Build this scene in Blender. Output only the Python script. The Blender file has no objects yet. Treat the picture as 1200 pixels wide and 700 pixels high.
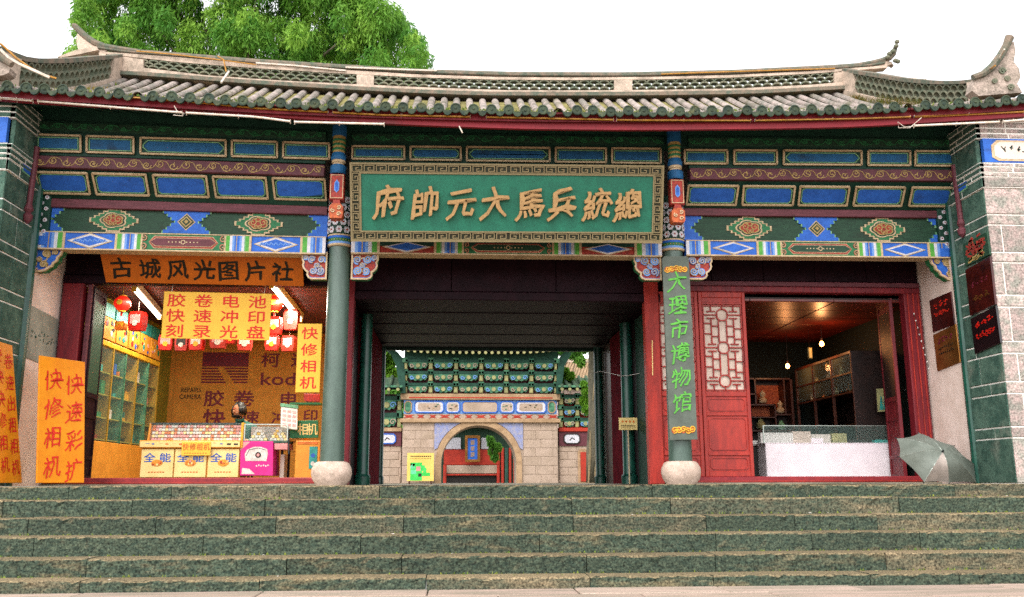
import bpy, math, random
import numpy as np
from mathutils import Vector as V, Matrix
random.seed(7); np.random.seed(7)
SC = bpy.context.scene
COL = SC.collection
R = math.radians

# ------------------------------------------------------------------ camera
FPX = 1050.0
YAW = R(3.6); PITCH = math.atan((565.5 - 350) / FPX); ROLL = R(-0.15); DIST = 11.5
CAM = V((-(DIST*math.sin(YAW) - .066*math.cos(YAW)), -(DIST*math.cos(YAW) + .066*math.sin(YAW)), .03))
_r0 = V((math.cos(YAW), -math.sin(YAW), 0))
FW = V((math.sin(YAW)*math.cos(PITCH), math.cos(YAW)*math.cos(PITCH), math.sin(PITCH)))
_u0 = V((-math.sin(YAW)*math.sin(PITCH), -math.cos(YAW)*math.sin(PITCH), math.cos(PITCH)))
RT = _r0*math.cos(ROLL) + _u0*math.sin(ROLL)
UP = _u0*math.cos(ROLL) - _r0*math.sin(ROLL)
cd = bpy.data.cameras.new('camera'); cam = bpy.data.objects.new('camera', cd); COL.objects.link(cam)
cd.sensor_width = 36; cd.lens = 36*FPX/1200; cd.clip_end = 2000; cd.clip_start = .05
m3 = Matrix((RT, UP, -FW)).transposed().to_4x4(); m3.translation = CAM; cam.matrix_world = m3
SC.camera = cam

# ------------------------------------------------------------------ sky, sun, exposure
w = bpy.data.worlds.new('World'); SC.world = w; w.use_nodes = True
nt = w.node_tree; bg = nt.nodes['Background']
sky = nt.nodes.new('ShaderNodeTexSky'); sky.sky_type = 'NISHITA'; sky.sun_disc = False
SUN_EL, SUN_AZ = R(52), R(205)
sky.sun_elevation = SUN_EL; sky.sun_rotation = SUN_AZ
sky.air_density = 1.0; sky.dust_density = 6.0; sky.ozone_density = 1.0; sky.altitude = 1900
hs = nt.nodes.new('ShaderNodeHueSaturation'); hs.inputs['Saturation'].default_value = .08; hs.inputs['Value'].default_value = 1.7
nt.links.new(sky.outputs[0], hs.inputs['Color']); nt.links.new(hs.outputs[0], bg.inputs[0])
bg.inputs[1].default_value = .15
sd = bpy.data.lights.new('sun', 'SUN'); sd.energy = .9; sd.angle = R(20); sd.color = (1, .94, .86)
so = bpy.data.objects.new('sun', sd); COL.objects.link(so)
dirv = V((math.sin(SUN_AZ)*math.cos(SUN_EL), math.cos(SUN_AZ)*math.cos(SUN_EL), math.sin(SUN_EL)))
so.rotation_euler = dirv.to_track_quat('Z', 'Y').to_euler(); so.location = (0, -20, 30)
SC.view_settings.view_transform = 'Standard'; SC.view_settings.look = 'None'
SC.view_settings.exposure = 1.15; SC.view_settings.gamma = 1
SC.cycles.use_denoising = False; SC.cycles.max_bounces = 8; SC.cycles.diffuse_bounces = 4
SC.cycles.sample_clamp_indirect = 1.2; SC.cycles.caustics_reflective = False; SC.cycles.caustics_refractive = False

# ------------------------------------------------------------------ pixel -> point on a real plane
def ray(px, py): return FW + RT*((px-600)/FPX) + UP*(-(py-350)/FPX)
def at(px, py, Y):
    d = ray(px, py); return CAM + d*((Y-CAM.y)/d.y)
def atX(px, py, X):
    d = ray(px, py); return CAM + d*((X-CAM.x)/d.x)

# ------------------------------------------------------------------ materials
def lin(h):
    if not isinstance(h, str): return tuple(h)
    h = h.lstrip('#'); o = []
    for i in (0, 2, 4):
        c = int(h[i:i+2], 16)/255
        o.append(c/12.92 if c <= .04045 else ((c+.055)/1.055)**2.4)
    return tuple(o)
MATS = {}
def mat(name, c1, c2=None, ns=6, rough=.7, bump=.15, bs=60, grain=.25, gs=90, jit=.0, spec=.3, metal=0, top=None, lo=.4, hi=.6, streak=None, emit=0, patch=None, leaf=False):
    if name in MATS: return MATS[name]
    m = bpy.data.materials.new(name); m.use_nodes = True; t = m.node_tree; n = t.nodes; L = t.links
    b = n['Principled BSDF']; b.inputs['Roughness'].default_value = rough
    b.inputs['Specular IOR Level'].default_value = spec; b.inputs['Metallic'].default_value = metal
    tc = n.new('ShaderNodeTexCoord'); oi = n.new('ShaderNodeObjectInfo')
    mp = n.new('ShaderNodeVectorMath'); mp.operation = 'MULTIPLY_ADD'
    L.new(oi.outputs['Random'], mp.inputs[0]); mp.inputs[1].default_value = (37, 19, 53)
    L.new(tc.outputs['Object'], mp.inputs[2])
    vec = mp.outputs[0]
    c1 = lin(c1); c2 = lin(c2) if c2 else tuple(x*.7 for x in c1)
    no = n.new('ShaderNodeTexNoise'); no.inputs['Scale'].default_value = ns; no.inputs['Detail'].default_value = 7; no.inputs['Roughness'].default_value = .65
    if streak:
        sm = n.new('ShaderNodeVectorMath'); sm.operation = 'MULTIPLY'; sm.inputs[1].default_value = streak
        L.new(vec, sm.inputs[0]); L.new(sm.outputs[0], no.inputs['Vector'])
    else: L.new(vec, no.inputs['Vector'])
    mr = n.new('ShaderNodeMapRange'); mr.inputs[1].default_value = lo; mr.inputs[2].default_value = hi
    L.new(no.outputs[0], mr.inputs[0])
    mx = n.new('ShaderNodeMix'); mx.data_type = 'RGBA'; mx.inputs[6].default_value = (*c1, 1); mx.inputs[7].default_value = (*c2, 1)
    L.new(mr.outputs[0], mx.inputs[0]); col = mx.outputs[2]
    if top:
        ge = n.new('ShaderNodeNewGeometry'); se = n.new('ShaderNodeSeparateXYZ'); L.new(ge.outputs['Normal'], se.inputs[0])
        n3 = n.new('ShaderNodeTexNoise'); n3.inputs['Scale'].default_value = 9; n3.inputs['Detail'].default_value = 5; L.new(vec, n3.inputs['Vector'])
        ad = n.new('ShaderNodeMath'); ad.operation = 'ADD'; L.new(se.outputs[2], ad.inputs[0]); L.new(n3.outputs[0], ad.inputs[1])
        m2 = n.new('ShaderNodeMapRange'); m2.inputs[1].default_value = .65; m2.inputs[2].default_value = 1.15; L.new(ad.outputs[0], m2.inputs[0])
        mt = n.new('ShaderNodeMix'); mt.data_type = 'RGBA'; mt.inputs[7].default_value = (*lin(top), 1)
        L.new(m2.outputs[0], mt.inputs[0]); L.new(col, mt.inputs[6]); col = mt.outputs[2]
    if patch:
        gp = n.new('ShaderNodeNewGeometry'); pm = n.new('ShaderNodeVectorMath'); pm.operation = 'MULTIPLY'; pm.inputs[1].default_value = patch[4] if len(patch) > 4 else (1, 1, 1)
        L.new(gp.outputs['Position'], pm.inputs[0]); pn = n.new('ShaderNodeTexNoise'); pn.inputs['Scale'].default_value = patch[1]; pn.inputs['Detail'].default_value = 8; pn.inputs['Roughness'].default_value = .7
        L.new(pm.outputs[0], pn.inputs['Vector']); pr_ = n.new('ShaderNodeMapRange'); pr_.inputs[1].default_value = patch[2]; pr_.inputs[2].default_value = patch[3]; L.new(pn.outputs[0], pr_.inputs[0])
        px_ = n.new('ShaderNodeMix'); px_.data_type = 'RGBA'; px_.inputs[7].default_value = (*lin(patch[0]), 1); L.new(pr_.outputs[0], px_.inputs[0]); L.new(col, px_.inputs[6]); col = px_.outputs[2]
    if grain:
        g = n.new('ShaderNodeTexNoise'); g.inputs['Scale'].default_value = gs; g.inputs['Detail'].default_value = 3; L.new(vec, g.inputs['Vector'])
        gr = n.new('ShaderNodeMapRange'); gr.inputs[1].default_value = .3; gr.inputs[2].default_value = .7
        gr.inputs[3].default_value = 1-grain; gr.inputs[4].default_value = 1+grain; L.new(g.outputs[0], gr.inputs[0])
        hv = n.new('ShaderNodeVectorMath'); hv.operation = 'SCALE'; L.new(col, hv.inputs[0]); L.new(gr.outputs[0], hv.inputs['Scale']); col = hv.outputs[0]
    if jit:
        jr = n.new('ShaderNodeMapRange'); jr.inputs[3].default_value = 1-jit; jr.inputs[4].default_value = 1+jit; L.new(oi.outputs['Random'], jr.inputs[0])
        jv = n.new('ShaderNodeVectorMath'); jv.operation = 'SCALE'; L.new(col, jv.inputs[0]); L.new(jr.outputs[0], jv.inputs['Scale']); col = jv.outputs[0]
    L.new(col, b.inputs['Base Color'])
    if emit:
        b.inputs['Emission Strength'].default_value = emit; L.new(col, b.inputs['Emission Color'])
    if bump:
        bn = n.new('ShaderNodeTexNoise'); bn.inputs['Scale'].default_value = bs; bn.inputs['Detail'].default_value = 4; L.new(vec, bn.inputs['Vector'])
        bu = n.new('ShaderNodeBump'); bu.inputs['Strength'].default_value = bump; bu.inputs['Distance'].default_value = .008
        L.new(bn.outputs[0], bu.inputs['Height']); L.new(bu.outputs[0], b.inputs['Normal'])
    if leaf:
        tr = n.new('ShaderNodeBsdfTranslucent'); L.new(col, tr.inputs[0]); ms = n.new('ShaderNodeMixShader'); ms.inputs[0].default_value = .45
        L.new(b.outputs[0], ms.inputs[1]); L.new(tr.outputs[0], ms.inputs[2]); L.new(ms.outputs[0], n['Material Output'].inputs['Surface'])
    MATS[name] = m; return m
def glass(name, col='#cfe8dc', rough=.05, alpha=.18):
    m = bpy.data.materials.new(name); m.use_nodes = True; n = m.node_tree.nodes; L = m.node_tree.links
    b = n['Principled BSDF']; b.inputs['Base Color'].default_value = (*lin(col), 1); b.inputs['Roughness'].default_value = rough
    b.inputs['Alpha'].default_value = alpha; b.inputs['Specular IOR Level'].default_value = .5
    MATS[name] = m; return m
def glow(name, col, s):
    m = bpy.data.materials.new(name); m.use_nodes = True; b = m.node_tree.nodes['Principled BSDF']
    b.inputs['Base Color'].default_value = (*lin(col), 1); b.inputs['Emission Color'].default_value = (*lin(col), 1); b.inputs['Emission Strength'].default_value = s
    MATS[name] = m; return m

# ------------------------------------------------------------------ geometry kit
class Fr:
    """a local frame: p(a, b, c) = o + a*u + b*v + c*n"""
    def __init__(s, o, u=(1, 0, 0), v=(0, 0, 1), n=None):
        s.o = V(o); s.u = V(u); s.v = V(v); s.n = V(n) if n else s.u.cross(s.v).normalized()
    def p(s, a, b, c=0.): return s.o + s.u*a + s.v*b + s.n*c
    def sub(s, a, b, c=0., k=1.): return Fr(s.p(a, b, c), s.u*k, s.v*k, s.n)
def FY(Y, x=0, z=0): return Fr((x, Y, z))                       # faces the street
def quadframe(tl, tr, br, bl):
    """unit square frame over a four-cornered board given by its corner points (affine)"""
    u = ((tr-tl)+(br-bl))*.5; v = ((tl-bl)+(tr-br))*.5; c = (tl+tr+br+bl)*.25
    o = c-u*.5-v*.5
    f = Fr(o, u, v, tuple(u.cross(v).normalized())); return f, u.length, v.length
def unitframe(tl, tr, br, bl):
    f, W, H = quadframe(tl, tr, br, bl)
    return Fr(f.o, f.u/W, f.v/H, tuple(f.n)), W, H

class MB:
    def __init__(s): s.vs = []; s.fs = []; s.mi = []; s.ms = []
    def m(s, k):
        k = MATS[k] if isinstance(k, str) else k
        if k not in s.ms: s.ms.append(k)
        return s.ms.index(k)
    def add(s, pts, faces, k):
        b = len(s.vs); s.vs += [tuple(p) for p in pts]; i = s.m(k)
        for f in faces: s.fs.append(tuple(b+j for j in f)); s.mi.append(i)
        return s
    def box(s, f, a0, a1, b0, b1, c0, c1, k):
        P = [f.p(a, b, c) for c in (c0, c1) for b in (b0, b1) for a in (a0, a1)]
        return s.add(P, [(0, 2, 3, 1), (4, 5, 7, 6), (0, 1, 5, 4), (2, 6, 7, 3), (0, 4, 6, 2), (1, 3, 7, 5)], k)
    def bbox(s, f, a0, a1, b0, b1, c0, c1, k, ch=.006):
        """box with its front (c1) edges chamfered"""
        P = [f.p(a, b, c0) for a, b in ((a0, b0), (a1, b0), (a1, b1), (a0, b1))]
        P += [f.p(a, b, c1-ch) for a, b in ((a0, b0), (a1, b0), (a1, b1), (a0, b1))]
        P += [f.p(a, b, c1) for a, b in ((a0+ch, b0+ch), (a1-ch, b0+ch), (a1-ch, b1-ch), (a0+ch, b1-ch))]
        F = [(3, 2, 1, 0), (8, 9, 10, 11)]
        for i in range(4):
            j = (i+1) % 4; F += [(i, j, 4+j, 4+i), (4+i, 4+j, 8+j, 8+i)]
        return s.add(P, F, k)
    def prism(s, f, pts, c0, c1, k, ks=None):
        A = sum(pts[i][0]*pts[(i+1) % len(pts)][1]-pts[(i+1) % len(pts)][0]*pts[i][1] for i in range(len(pts)))
        if A < 0: pts = pts[::-1]
        n = len(pts); P = [f.p(a, b, c0) for a, b in pts]+[f.p(a, b, c1) for a, b in pts]
        s.add(P, [tuple(range(n, 2*n)), tuple(range(n-1, -1, -1))], k)
        s.add(P, [(i, (i+1) % n, n+(i+1) % n, n+i) for i in range(n)], ks or k); return s
    def ribbon(s, f, pts, w, c0, c1, k, closed=False, taper=False):
        n = len(pts); Lp = []; Rp = []
        for i in range(n):
            a = pts[i-1] if (i or closed) else pts[i]; b = pts[(i+1) % n] if (i < n-1 or closed) else pts[i]; p = pts[i]
            d1 = (p[0]-a[0], p[1]-a[1]); d2 = (b[0]-p[0], b[1]-p[1])
            l1 = math.hypot(*d1) or 1; l2 = math.hypot(*d2) or 1
            t = (d1[0]/l1+d2[0]/l2, d1[1]/l1+d2[1]/l2); l = math.hypot(*t) or 1
            nx, ny = -t[1]/l, t[0]/l; k2 = 1/max(.5, l/2 if (d1 != (0, 0) and d2 != (0, 0)) else 1)
            ww = w/2*k2*(1 if not taper else (1-.75*i/(n-1)))
            Lp.append((p[0]+nx*ww, p[1]+ny*ww)); Rp.append((p[0]-nx*ww, p[1]-ny*ww))
        P = [f.p(*q, c1) for q in Lp]+[f.p(*q, c1) for q in Rp]+[f.p(*q, c0) for q in Lp]+[f.p(*q, c0) for q in Rp]
        F = []
        for i in range(n if closed else n-1):
            j = (i+1) % n
            F += [(i, n+i, n+j, j), (2*n+i, i, j, 2*n+j), (n+i, 3*n+i, 3*n+j, n+j)]
        if not closed: F += [(0, 2*n, 3*n, n), (n-1, 2*n-1, 4*n-1, 3*n-1)]
        return s.add(P, F, k)
    def tube(s, pts, r, n=8, k='x', caps=True):
        pts = [V(p) for p in pts]; N = len(pts); rs = r if isinstance(r, (list, tuple)) else [r]*N
        P = []; pa = None
        for i, p in enumerate(pts):
            t = (pts[min(i+1, N-1)]-pts[max(i-1, 0)]).normalized()
            a = pa if pa is not None else (V((0, 0, 1)) if abs(t.z) < .9 else V((1, 0, 0)))
            a = (a-t*a.dot(t)).normalized(); pa = a; b = t.cross(a)
            P += [p+(a*math.cos(q)+b*math.sin(q))*rs[i] for q in (2*math.pi*j/n for j in range(n))]
        F = [(i*n+j, i*n+(j+1) % n, (i+1)*n+(j+1) % n, (i+1)*n+j) for i in range(N-1) for j in range(n)]
        if caps: F += [tuple(range(n-1, -1, -1)), tuple((N-1)*n+j for j in range(n))]
        return s.add(P, F, k)
    def lathe(s, o, prof, n=20, k='x', ax=None):
        o = V(o); ax = ax or (V((1, 0, 0)), V((0, 1, 0)), V((0, 0, 1)))
        P = [o+ax[0]*(r*math.cos(2*math.pi*j/n))+ax[1]*(r*math.sin(2*math.pi*j/n))+ax[2]*z for r, z in prof for j in range(n)]
        N = len(prof)
        F = [(i*n+j, i*n+(j+1) % n, (i+1)*n+(j+1) % n, (i+1)*n+j) for i in range(N-1) for j in range(n)]
        F += [tuple(range(n-1, -1, -1)), tuple((N-1)*n+j for j in range(n))]
        return s.add(P, F, k)
    def mesh(s, name, smooth=False):
        me = bpy.data.meshes.new(name); me.from_pydata(s.vs, [], s.fs); me.polygons.foreach_set('material_index', s.mi)
        for m in s.ms: me.materials.append(m)
        if smooth: me.polygons.foreach_set('use_smooth', [True]*len(me.polygons))
        me.update(); return me
    def build(s, name, parent=None, smooth=False, **kw): return link(name, s.mesh(name, smooth), parent, **kw)
def smooth_by_angle(me, ang=35):
    me.polygons.foreach_set('use_smooth', [True]*len(me.polygons)); me.set_sharp_from_angle(angle=R(ang))
def link(name, me, parent=None, loc=None, rot=None, **kw):
    o = bpy.data.objects.new(name, me); COL.objects.link(o)
    if loc is not None: o.location = loc
    if rot is not None: o.rotation_euler = rot
    if parent is not None:
        o.parent = parent; o.matrix_parent_inverse = parent_inv(parent)
    for k, v in kw.items(): o[k] = v
    return o
def world_of(o):
    M = Matrix.LocRotScale(o.location, o.rotation_euler, o.scale)
    if o.parent: M = world_of(o.parent) @ o.matrix_parent_inverse @ M
    return M
def parent_inv(p): return world_of(p).inverted()
def thing(name, label, cat, loc=(0, 0, 0), group=None, rot=None):
    o = bpy.data.objects.new(name, None); COL.objects.link(o); o.location = loc; o.empty_display_size = .1
    if rot: o.rotation_euler = rot
    o['label'] = label; o['category'] = cat
    if group: o['group'] = group
    return o
def tag(o, label, cat, group=None):
    o['label'] = label; o['category'] = cat
    if group: o['group'] = group
    return o
def dup(root, M, label=None):
    """copy a thing and its parts and sub-parts, moved by matrix M (world)"""
    c = root.copy(); COL.objects.link(c)
    def rec(a, b):
        for ch in a.children:
            d = ch.copy(); COL.objects.link(d); d.parent = b; d.matrix_parent_inverse = ch.matrix_parent_inverse.copy(); rec(ch, d)
    rec(root, c)
    W = M @ Matrix.LocRotScale(root.location, root.rotation_euler, root.scale)
    c.location, q, c.scale = W.decompose(); c.rotation_euler = q.to_euler()
    if label: c['label'] = label
    return c
def spiral(cx, cy, r, turns=1.4, a0=0., d=1, n=16, rin=.12):
    return [(cx+r*(1-(1-rin)*i/n)*math.cos(a0+d*2*math.pi*turns*i/n), cy+r*(1-(1-rin)*i/n)*math.sin(a0+d*2*math.pi*turns*i/n)) for i in range(n+1)]
def circ(cx, cy, r, n=16, ry=None): return [(cx+r*math.cos(2*math.pi*i/n), cy+(ry or r)*math.sin(2*math.pi*i/n)) for i in range(n)]

# ------------------------------------------------------------------ lettering
_tc = bpy.data.curves.new('lettering_source', 'FONT'); _to = bpy.data.objects.new('lettering_source', _tc)
_tc.resolution_u = 3
COL.objects.link(_to)
_gl = {}
def glyph(ch, off=0., ext=0.):
    key = (ch, off, ext)
    if key not in _gl:
        _tc.body = ch; _tc.offset = off; _tc.extrude = ext; _tc.size = 1
        dg = bpy.context.evaluated_depsgraph_get(); dg.update()
        me = bpy.data.meshes.new_from_object(_to.evaluated_get(dg))
        _gl[key] = ([tuple(v.co) for v in me.vertices], [tuple(p.vertices) for p in me.polygons]); bpy.data.meshes.remove(me)
    return _gl[key]
def char(mb, f, ch, cx, cy, w, h, k, off=.012, rise=0., c=.004, depth=0., brush=0.):
    """one CJK character centred on (cx, cy) of frame f, filling w x h"""
    vs, fs = glyph(ch, 0., depth)
    P = []; b = off*.62
    for x, y, z in vs:
        x -= .5; y -= .38
        if brush:
            x2 = x+brush*.05*math.sin(y*5+1)+brush*.03*math.sin(y*11+x*4); y2 = y+brush*.045*math.sin(x*6+.5)+brush*.02*math.sin(x*13+y*5); x, y = x2, y2
        y += rise*x
        P.append(f.p(cx+x*w, cy+y*h, c+z))
    mb.add(P, fs, k)
    if b > .002:
        for i in range(8):
            e = f.u*(b*w*math.cos(i*math.pi/4))+f.v*(b*h*math.sin(i*math.pi/4))+f.n*(-.00025*(i+1)); mb.add([p+e for p in P], fs, k)
def word(mb, f, s, x, y, size, k, off=.0, c=.004, sx=1., center=True):
    vs, fs = glyph(s, 0., 0.)
    if not vs: return
    xs = [p[0] for p in vs]; x0 = (min(xs)+max(xs))/2 if center else min(xs)
    P = [f.p(x+(p[0]-x0)*size*sx, y+(p[1]-.35)*size, c) for p in vs]; mb.add(P, fs, k)
    for i in range(8 if off else 0):
        e = f.u*(off*size*math.cos(i*math.pi/4))+f.v*(off*size*math.sin(i*math.pi/4))+f.n*(-.0002*(i+1)); mb.add([p+e for p in P], fs, k)
# ------------------------------------------------------------------ materials of the place
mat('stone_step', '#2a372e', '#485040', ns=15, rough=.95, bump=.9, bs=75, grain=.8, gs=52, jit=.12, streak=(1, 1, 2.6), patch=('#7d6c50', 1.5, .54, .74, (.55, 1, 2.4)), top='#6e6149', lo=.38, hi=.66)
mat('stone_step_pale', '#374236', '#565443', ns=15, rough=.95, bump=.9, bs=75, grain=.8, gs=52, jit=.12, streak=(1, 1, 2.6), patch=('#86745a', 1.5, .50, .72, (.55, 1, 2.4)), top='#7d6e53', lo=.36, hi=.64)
mat('moss', '#4d6b2c', '#7c8238', ns=14, rough=1, bump=.6)
mat('pavement', '#a89285', '#8b7f70', ns=3, rough=.9, bump=.4, grain=.25, gs=60, jit=.08, streak=(.35, 3, 1))
mat('courtyard', '#8d8675', '#6e6a5a', ns=2, rough=.9)
mat('pier_pale', '#a8948e', '#838178', ns=7, patch=('#6f6a60', 1.4, .58, .8, (1, 1, .5)), rough=.9, bump=.8, bs=60, grain=.5, gs=45, jit=.2)  # pier stone as lit on the front, brightness put into the colour
mat('pier_shade_green', '#2b463c', '#465f52', ns=6, rough=.9, bump=.6, bs=70, patch=('#6e7468', 2.2, .56, .74), grain=.45, gs=60, jit=.12)  # same pier stone, with the shade of its side faces painted in as green
mat('mortar', '#e6e2da', '#cfcdc4', ns=12, rough=.9, grain=.12)
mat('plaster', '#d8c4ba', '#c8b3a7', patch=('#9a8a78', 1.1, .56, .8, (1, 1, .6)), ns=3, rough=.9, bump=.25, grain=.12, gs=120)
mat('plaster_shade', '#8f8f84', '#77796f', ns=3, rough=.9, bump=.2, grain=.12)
mat('green_dark', '#0e2f24', '#143a2b', ns=8, rough=.6, grain=.35)
mat('green_board', '#173424', '#20402c', patch=('#1c1a16', 1.7, .56, .80, (1, 1, 2.2)), ns=9, rough=.6, grain=.35, streak=(1, 1, 6))
mat('green_col', '#3a4d44', '#485b51', patch=('#2b3430', 2.2, .55, .72, (1, 1, .4)), ns=5, rough=.42, grain=.25, bump=.12, spec=.5, streak=(1, 1, .25))
mat('green_post', '#0f3a30', '#16493a', ns=6, rough=.35, grain=.2, spec=.5)
mat('green_mid', '#1d5c38', '#2a6b42', ns=12, rough=.6, grain=.3)
mat('green_light', '#5d8f6a', '#7aa67c', ns=16, rough=.6, grain=.2)
mat('green_vivid', '#3f8a34', '#549a3c', ns=16, rough=.6, grain=.2)
mat('blue', '#2a60b8', '#2355a8', patch=('#1c1a16', 1.7, .56, .80, (1, 1, 2.2)), ns=10, rough=.6, grain=.25)
mat('blue_dim', '#195684', '#154b74', patch=('#1c1a16', 1.7, .56, .80, (1, 1, 2.2)), ns=10, rough=.6, grain=.22)
mat('blue_light', '#6d93c9', '#5a83bd', ns=16, rough=.6, grain=.2)
mat('cream', '#bda686', '#a8916e', patch=('#6b5c46', 3, .56, .78), ns=20, rough=.65, grain=.2)
mat('white_paint', '#c9c4c8', '#b2b3bc', patch=('#7d776e', 3, .56, .8), ns=20, rough=.6, grain=.15)
mat('gold', '#8d7440', '#a58a52', ns=26, rough=.5, grain=.25)
mat('gold_char', '#a88455', '#97774c', ns=14, rough=.45, grain=.2, spec=.5)
mat('fret_dark', '#2e2a1c', '#25301f', ns=14, rough=.6, grain=.2)
mat('fret_gold', '#817252', '#74684a', ns=20, rough=.55, grain=.2)
mat('plaque_green', '#1d6650', '#1a5c49', ns=6, rough=.55, grain=.25, bump=.1)
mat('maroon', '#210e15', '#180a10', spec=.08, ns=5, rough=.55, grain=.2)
mat('maroon_beam', '#64323a', '#52272d', patch=('#1c1a16', 1.7, .56, .80, (1, 1, 2.2)), ns=8, rough=.6, grain=.25, streak=(.6, 1, 5))
mat('scroll_beam', '#5b2f38', '#4c2a2f', ns=8, rough=.6, grain=.25)
mat('red_fascia', '#7c1c26', '#6a171f', patch=('#4a2a28', 1.3, .55, .75, (1, 1, 3)), ns=4, rough=.6, grain=.18, streak=(.3, 1, 2))
mat('red_door', '#a02a1e', '#86211a', patch=('#5a1c18', 2, .56, .78, (1, 1, .6)), ns=6, rough=.5, grain=.18, streak=(2, 2, .4), spec=.4)
mat('red_post', '#741c22', '#5b161e', ns=5, rough=.5, grain=.2, streak=(3, 3, .3))
mat('red_sill', '#8c2a2e', '#76242a', ns=6, rough=.6, grain=.25)
mat('orange_carve', '#b05a2c', '#8c3a22', ns=30, rough=.6, grain=.3)
mat('red_carve', '#9c3426', '#7a2a22', ns=22, rough=.6, grain=.3)
mat('pedestal', '#c4ad9e', '#ab9687', patch=('#6f6558', 3, .56, .76), ns=9, rough=.8, bump=.3, grain=.22, gs=80)
mat('tile_grey', '#988a84', '#706c64', patch=('#55523a', 1.6, .52, .70), ns=5, rough=.9, bump=.5, grain=.3, gs=60, jit=.15)
mat('tile_pan', '#847c4c', '#655f38', ns=7, rough=.95, bump=.6, grain=.3, jit=.1)
mat('tile_end', '#27352e', '#3a4432', patch=('#6b6a44', 2.5, .58, .74), ns=14, rough=.85, bump=.4, grain=.35, jit=.2)
mat('ridge_white', '#b9a594', '#8f8273', patch=('#4f4a40', 1.8, .54, .74), ns=5, rough=.95, bump=.4, grain=.25, gs=60, lo=.42, hi=.66)
mat('ridge_cap', '#51584c', '#77685a', ns=7, rough=.95, bump=.5, grain=.3)
mat('lattice_tile', '#57604f', '#6f6c5a', ns=9, rough=.9, grain=.25)
mat('horn_stone', '#a5958a', '#857a6e', ns=9, rough=.95, bump=.8, bs=30, patch=('#57524a', 3.2, .50, .66), grain=.35, gs=50)
mat('weed', '#7c7c2e', '#8f6a2c', ns=5, rough=1, bump=0, grain=.3)
mat('tube_white', '#d8cfc4', '#c4b5a2', ns=20, rough=.4, grain=.1)
mat('tube_amber', '#b8832e', '#9a6a24', ns=20, rough=.4, grain=.1)
mat('orange_sign', '#b85f12', '#a95610', ns=3, rough=.6, grain=.14, bump=.05)
mat('orange_bright', '#dd8a0c', '#d37e0a', ns=3, rough=.55, grain=.1, bump=.05)
mat('yellow_sign', '#e3b23a', '#dba834', ns=2, rough=.55, grain=.1, bump=.05)
mat('ink_black', '#15120c', '#1c1810', ns=20, rough=.6, grain=.1, bump=0)
mat('ink_red', '#cf2a18', '#bd2214', ns=20, rough=.6, grain=.1, bump=0)
mat('ink_green', '#55a03c', '#488c34', ns=20, rough=.6, grain=.1, bump=0)
mat('ink_maroon', '#6e1f30', '#601a2a', ns=20, rough=.6, grain=.2, bump=0)
mat('grey_board', '#535b52', '#495048', ns=6, rough=.6, grain=.22, bump=.1)
mat('olive_wall', '#8a8430', '#7a7628', ns=3, rough=.85, grain=.2)
mat('ochre_wall', '#c08438', '#b27832', ns=3, rough=.85, grain=.22)
mat('yellow_cab', '#9a7a22', '#8a6a1c', ns=4, rough=.7, grain=.2)
mat('cream_panel', '#e0c684', '#d5b976', ns=4, rough=.6, grain=.12)
mat('orange_trim', '#d18a2e', '#c27e28', ns=5, rough=.6, grain=.12)
mat('pink_poster', '#d0247e', '#b81c70', ns=5, rough=.55, grain=.12)
mat('white', '#d6d2cc', '#c8c4be', ns=4, rough=.6, grain=.08)
mat('counter_white', '#ebe0e4', '#dfd3d8', ns=3, rough=.6, grain=.08)
mat('dark_wood', '#1e1412', '#2a1a16', ns=6, rough=.5, grain=.2)
mat('shelf_wood', '#4a2416', '#3a1c12', ns=6, rough=.4, grain=.2, spec=.5)
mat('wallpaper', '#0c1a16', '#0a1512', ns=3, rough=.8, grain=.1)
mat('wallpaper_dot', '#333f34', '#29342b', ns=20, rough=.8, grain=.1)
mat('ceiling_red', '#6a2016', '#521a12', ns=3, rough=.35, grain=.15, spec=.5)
mat('paper', '#c9b8aa', '#b8a698', ns=6, rough=.8, grain=.15)
mat('lantern_red', '#c21c10', '#a8160c', ns=10, rough=.5, grain=.1)
mat('skin', '#b07a58', '#a06c4c', ns=8, rough=.55, grain=.08)
mat('hair', '#0c0a09', '#16120f', ns=30, rough=.45, grain=.2)
mat('teal_cloth', '#1f5a50', '#1a4c44', ns=8, rough=.85, grain=.15)
mat('umbrella_cloth', '#6a7068', '#5c625a', ns=5, rough=.55, grain=.15, bump=.1)
mat('umbrella_pale', '#a89c94', '#958b84', ns=5, rough=.55, grain=.12, bump=.1)
mat('metal_dark', '#20262a', '#2b3236', ns=8, rough=.35, metal=.6, grain=.1)
mat('metal_pale', '#a9b0a8', '#959c94', ns=8, rough=.35, metal=.6, grain=.1)
mat('brass', '#a0703a', '#8a5a2a', ns=5, rough=.3, metal=.8, grain=.15)
mat('bronze_dark', '#46140e', '#2c0e0c', ns=4, rough=.25, metal=.3, grain=.2, spec=.6)
mat('plaque_black', '#140c0e', '#1c1012', ns=4, rough=.25, grain=.1, spec=.6)
mat('gate_stone', '#ab9686', '#93806e', ns=2.5, rough=.9, bump=.3, grain=.18, gs=30, lo=.35, hi=.7)
mat('gate_trim', '#a88b6c', '#93775a', ns=4, rough=.9, grain=.15, gs=30)
mat('gate_green', '#2d5f48', '#517f60', ns=5, rough=.7, grain=.25, gs=30, jit=.12)
mat('gate_green_dark', '#16392d', '#204838', ns=5, rough=.7, grain=.2, gs=30)
mat('gate_tile', '#3b5544', '#56664e', ns=4, rough=.9, grain=.3, gs=20, jit=.1)
mat('gate_red', '#a8301f', '#952a1c', ns=4, rough=.7, grain=.15)
mat('gate_yellow', '#9f9a68', '#85825a', ns=5, rough=.7, grain=.15)
mat('far_roof', '#a68a6c', '#8a7458', ns=4, rough=.95, grain=.3, gs=14)
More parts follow.
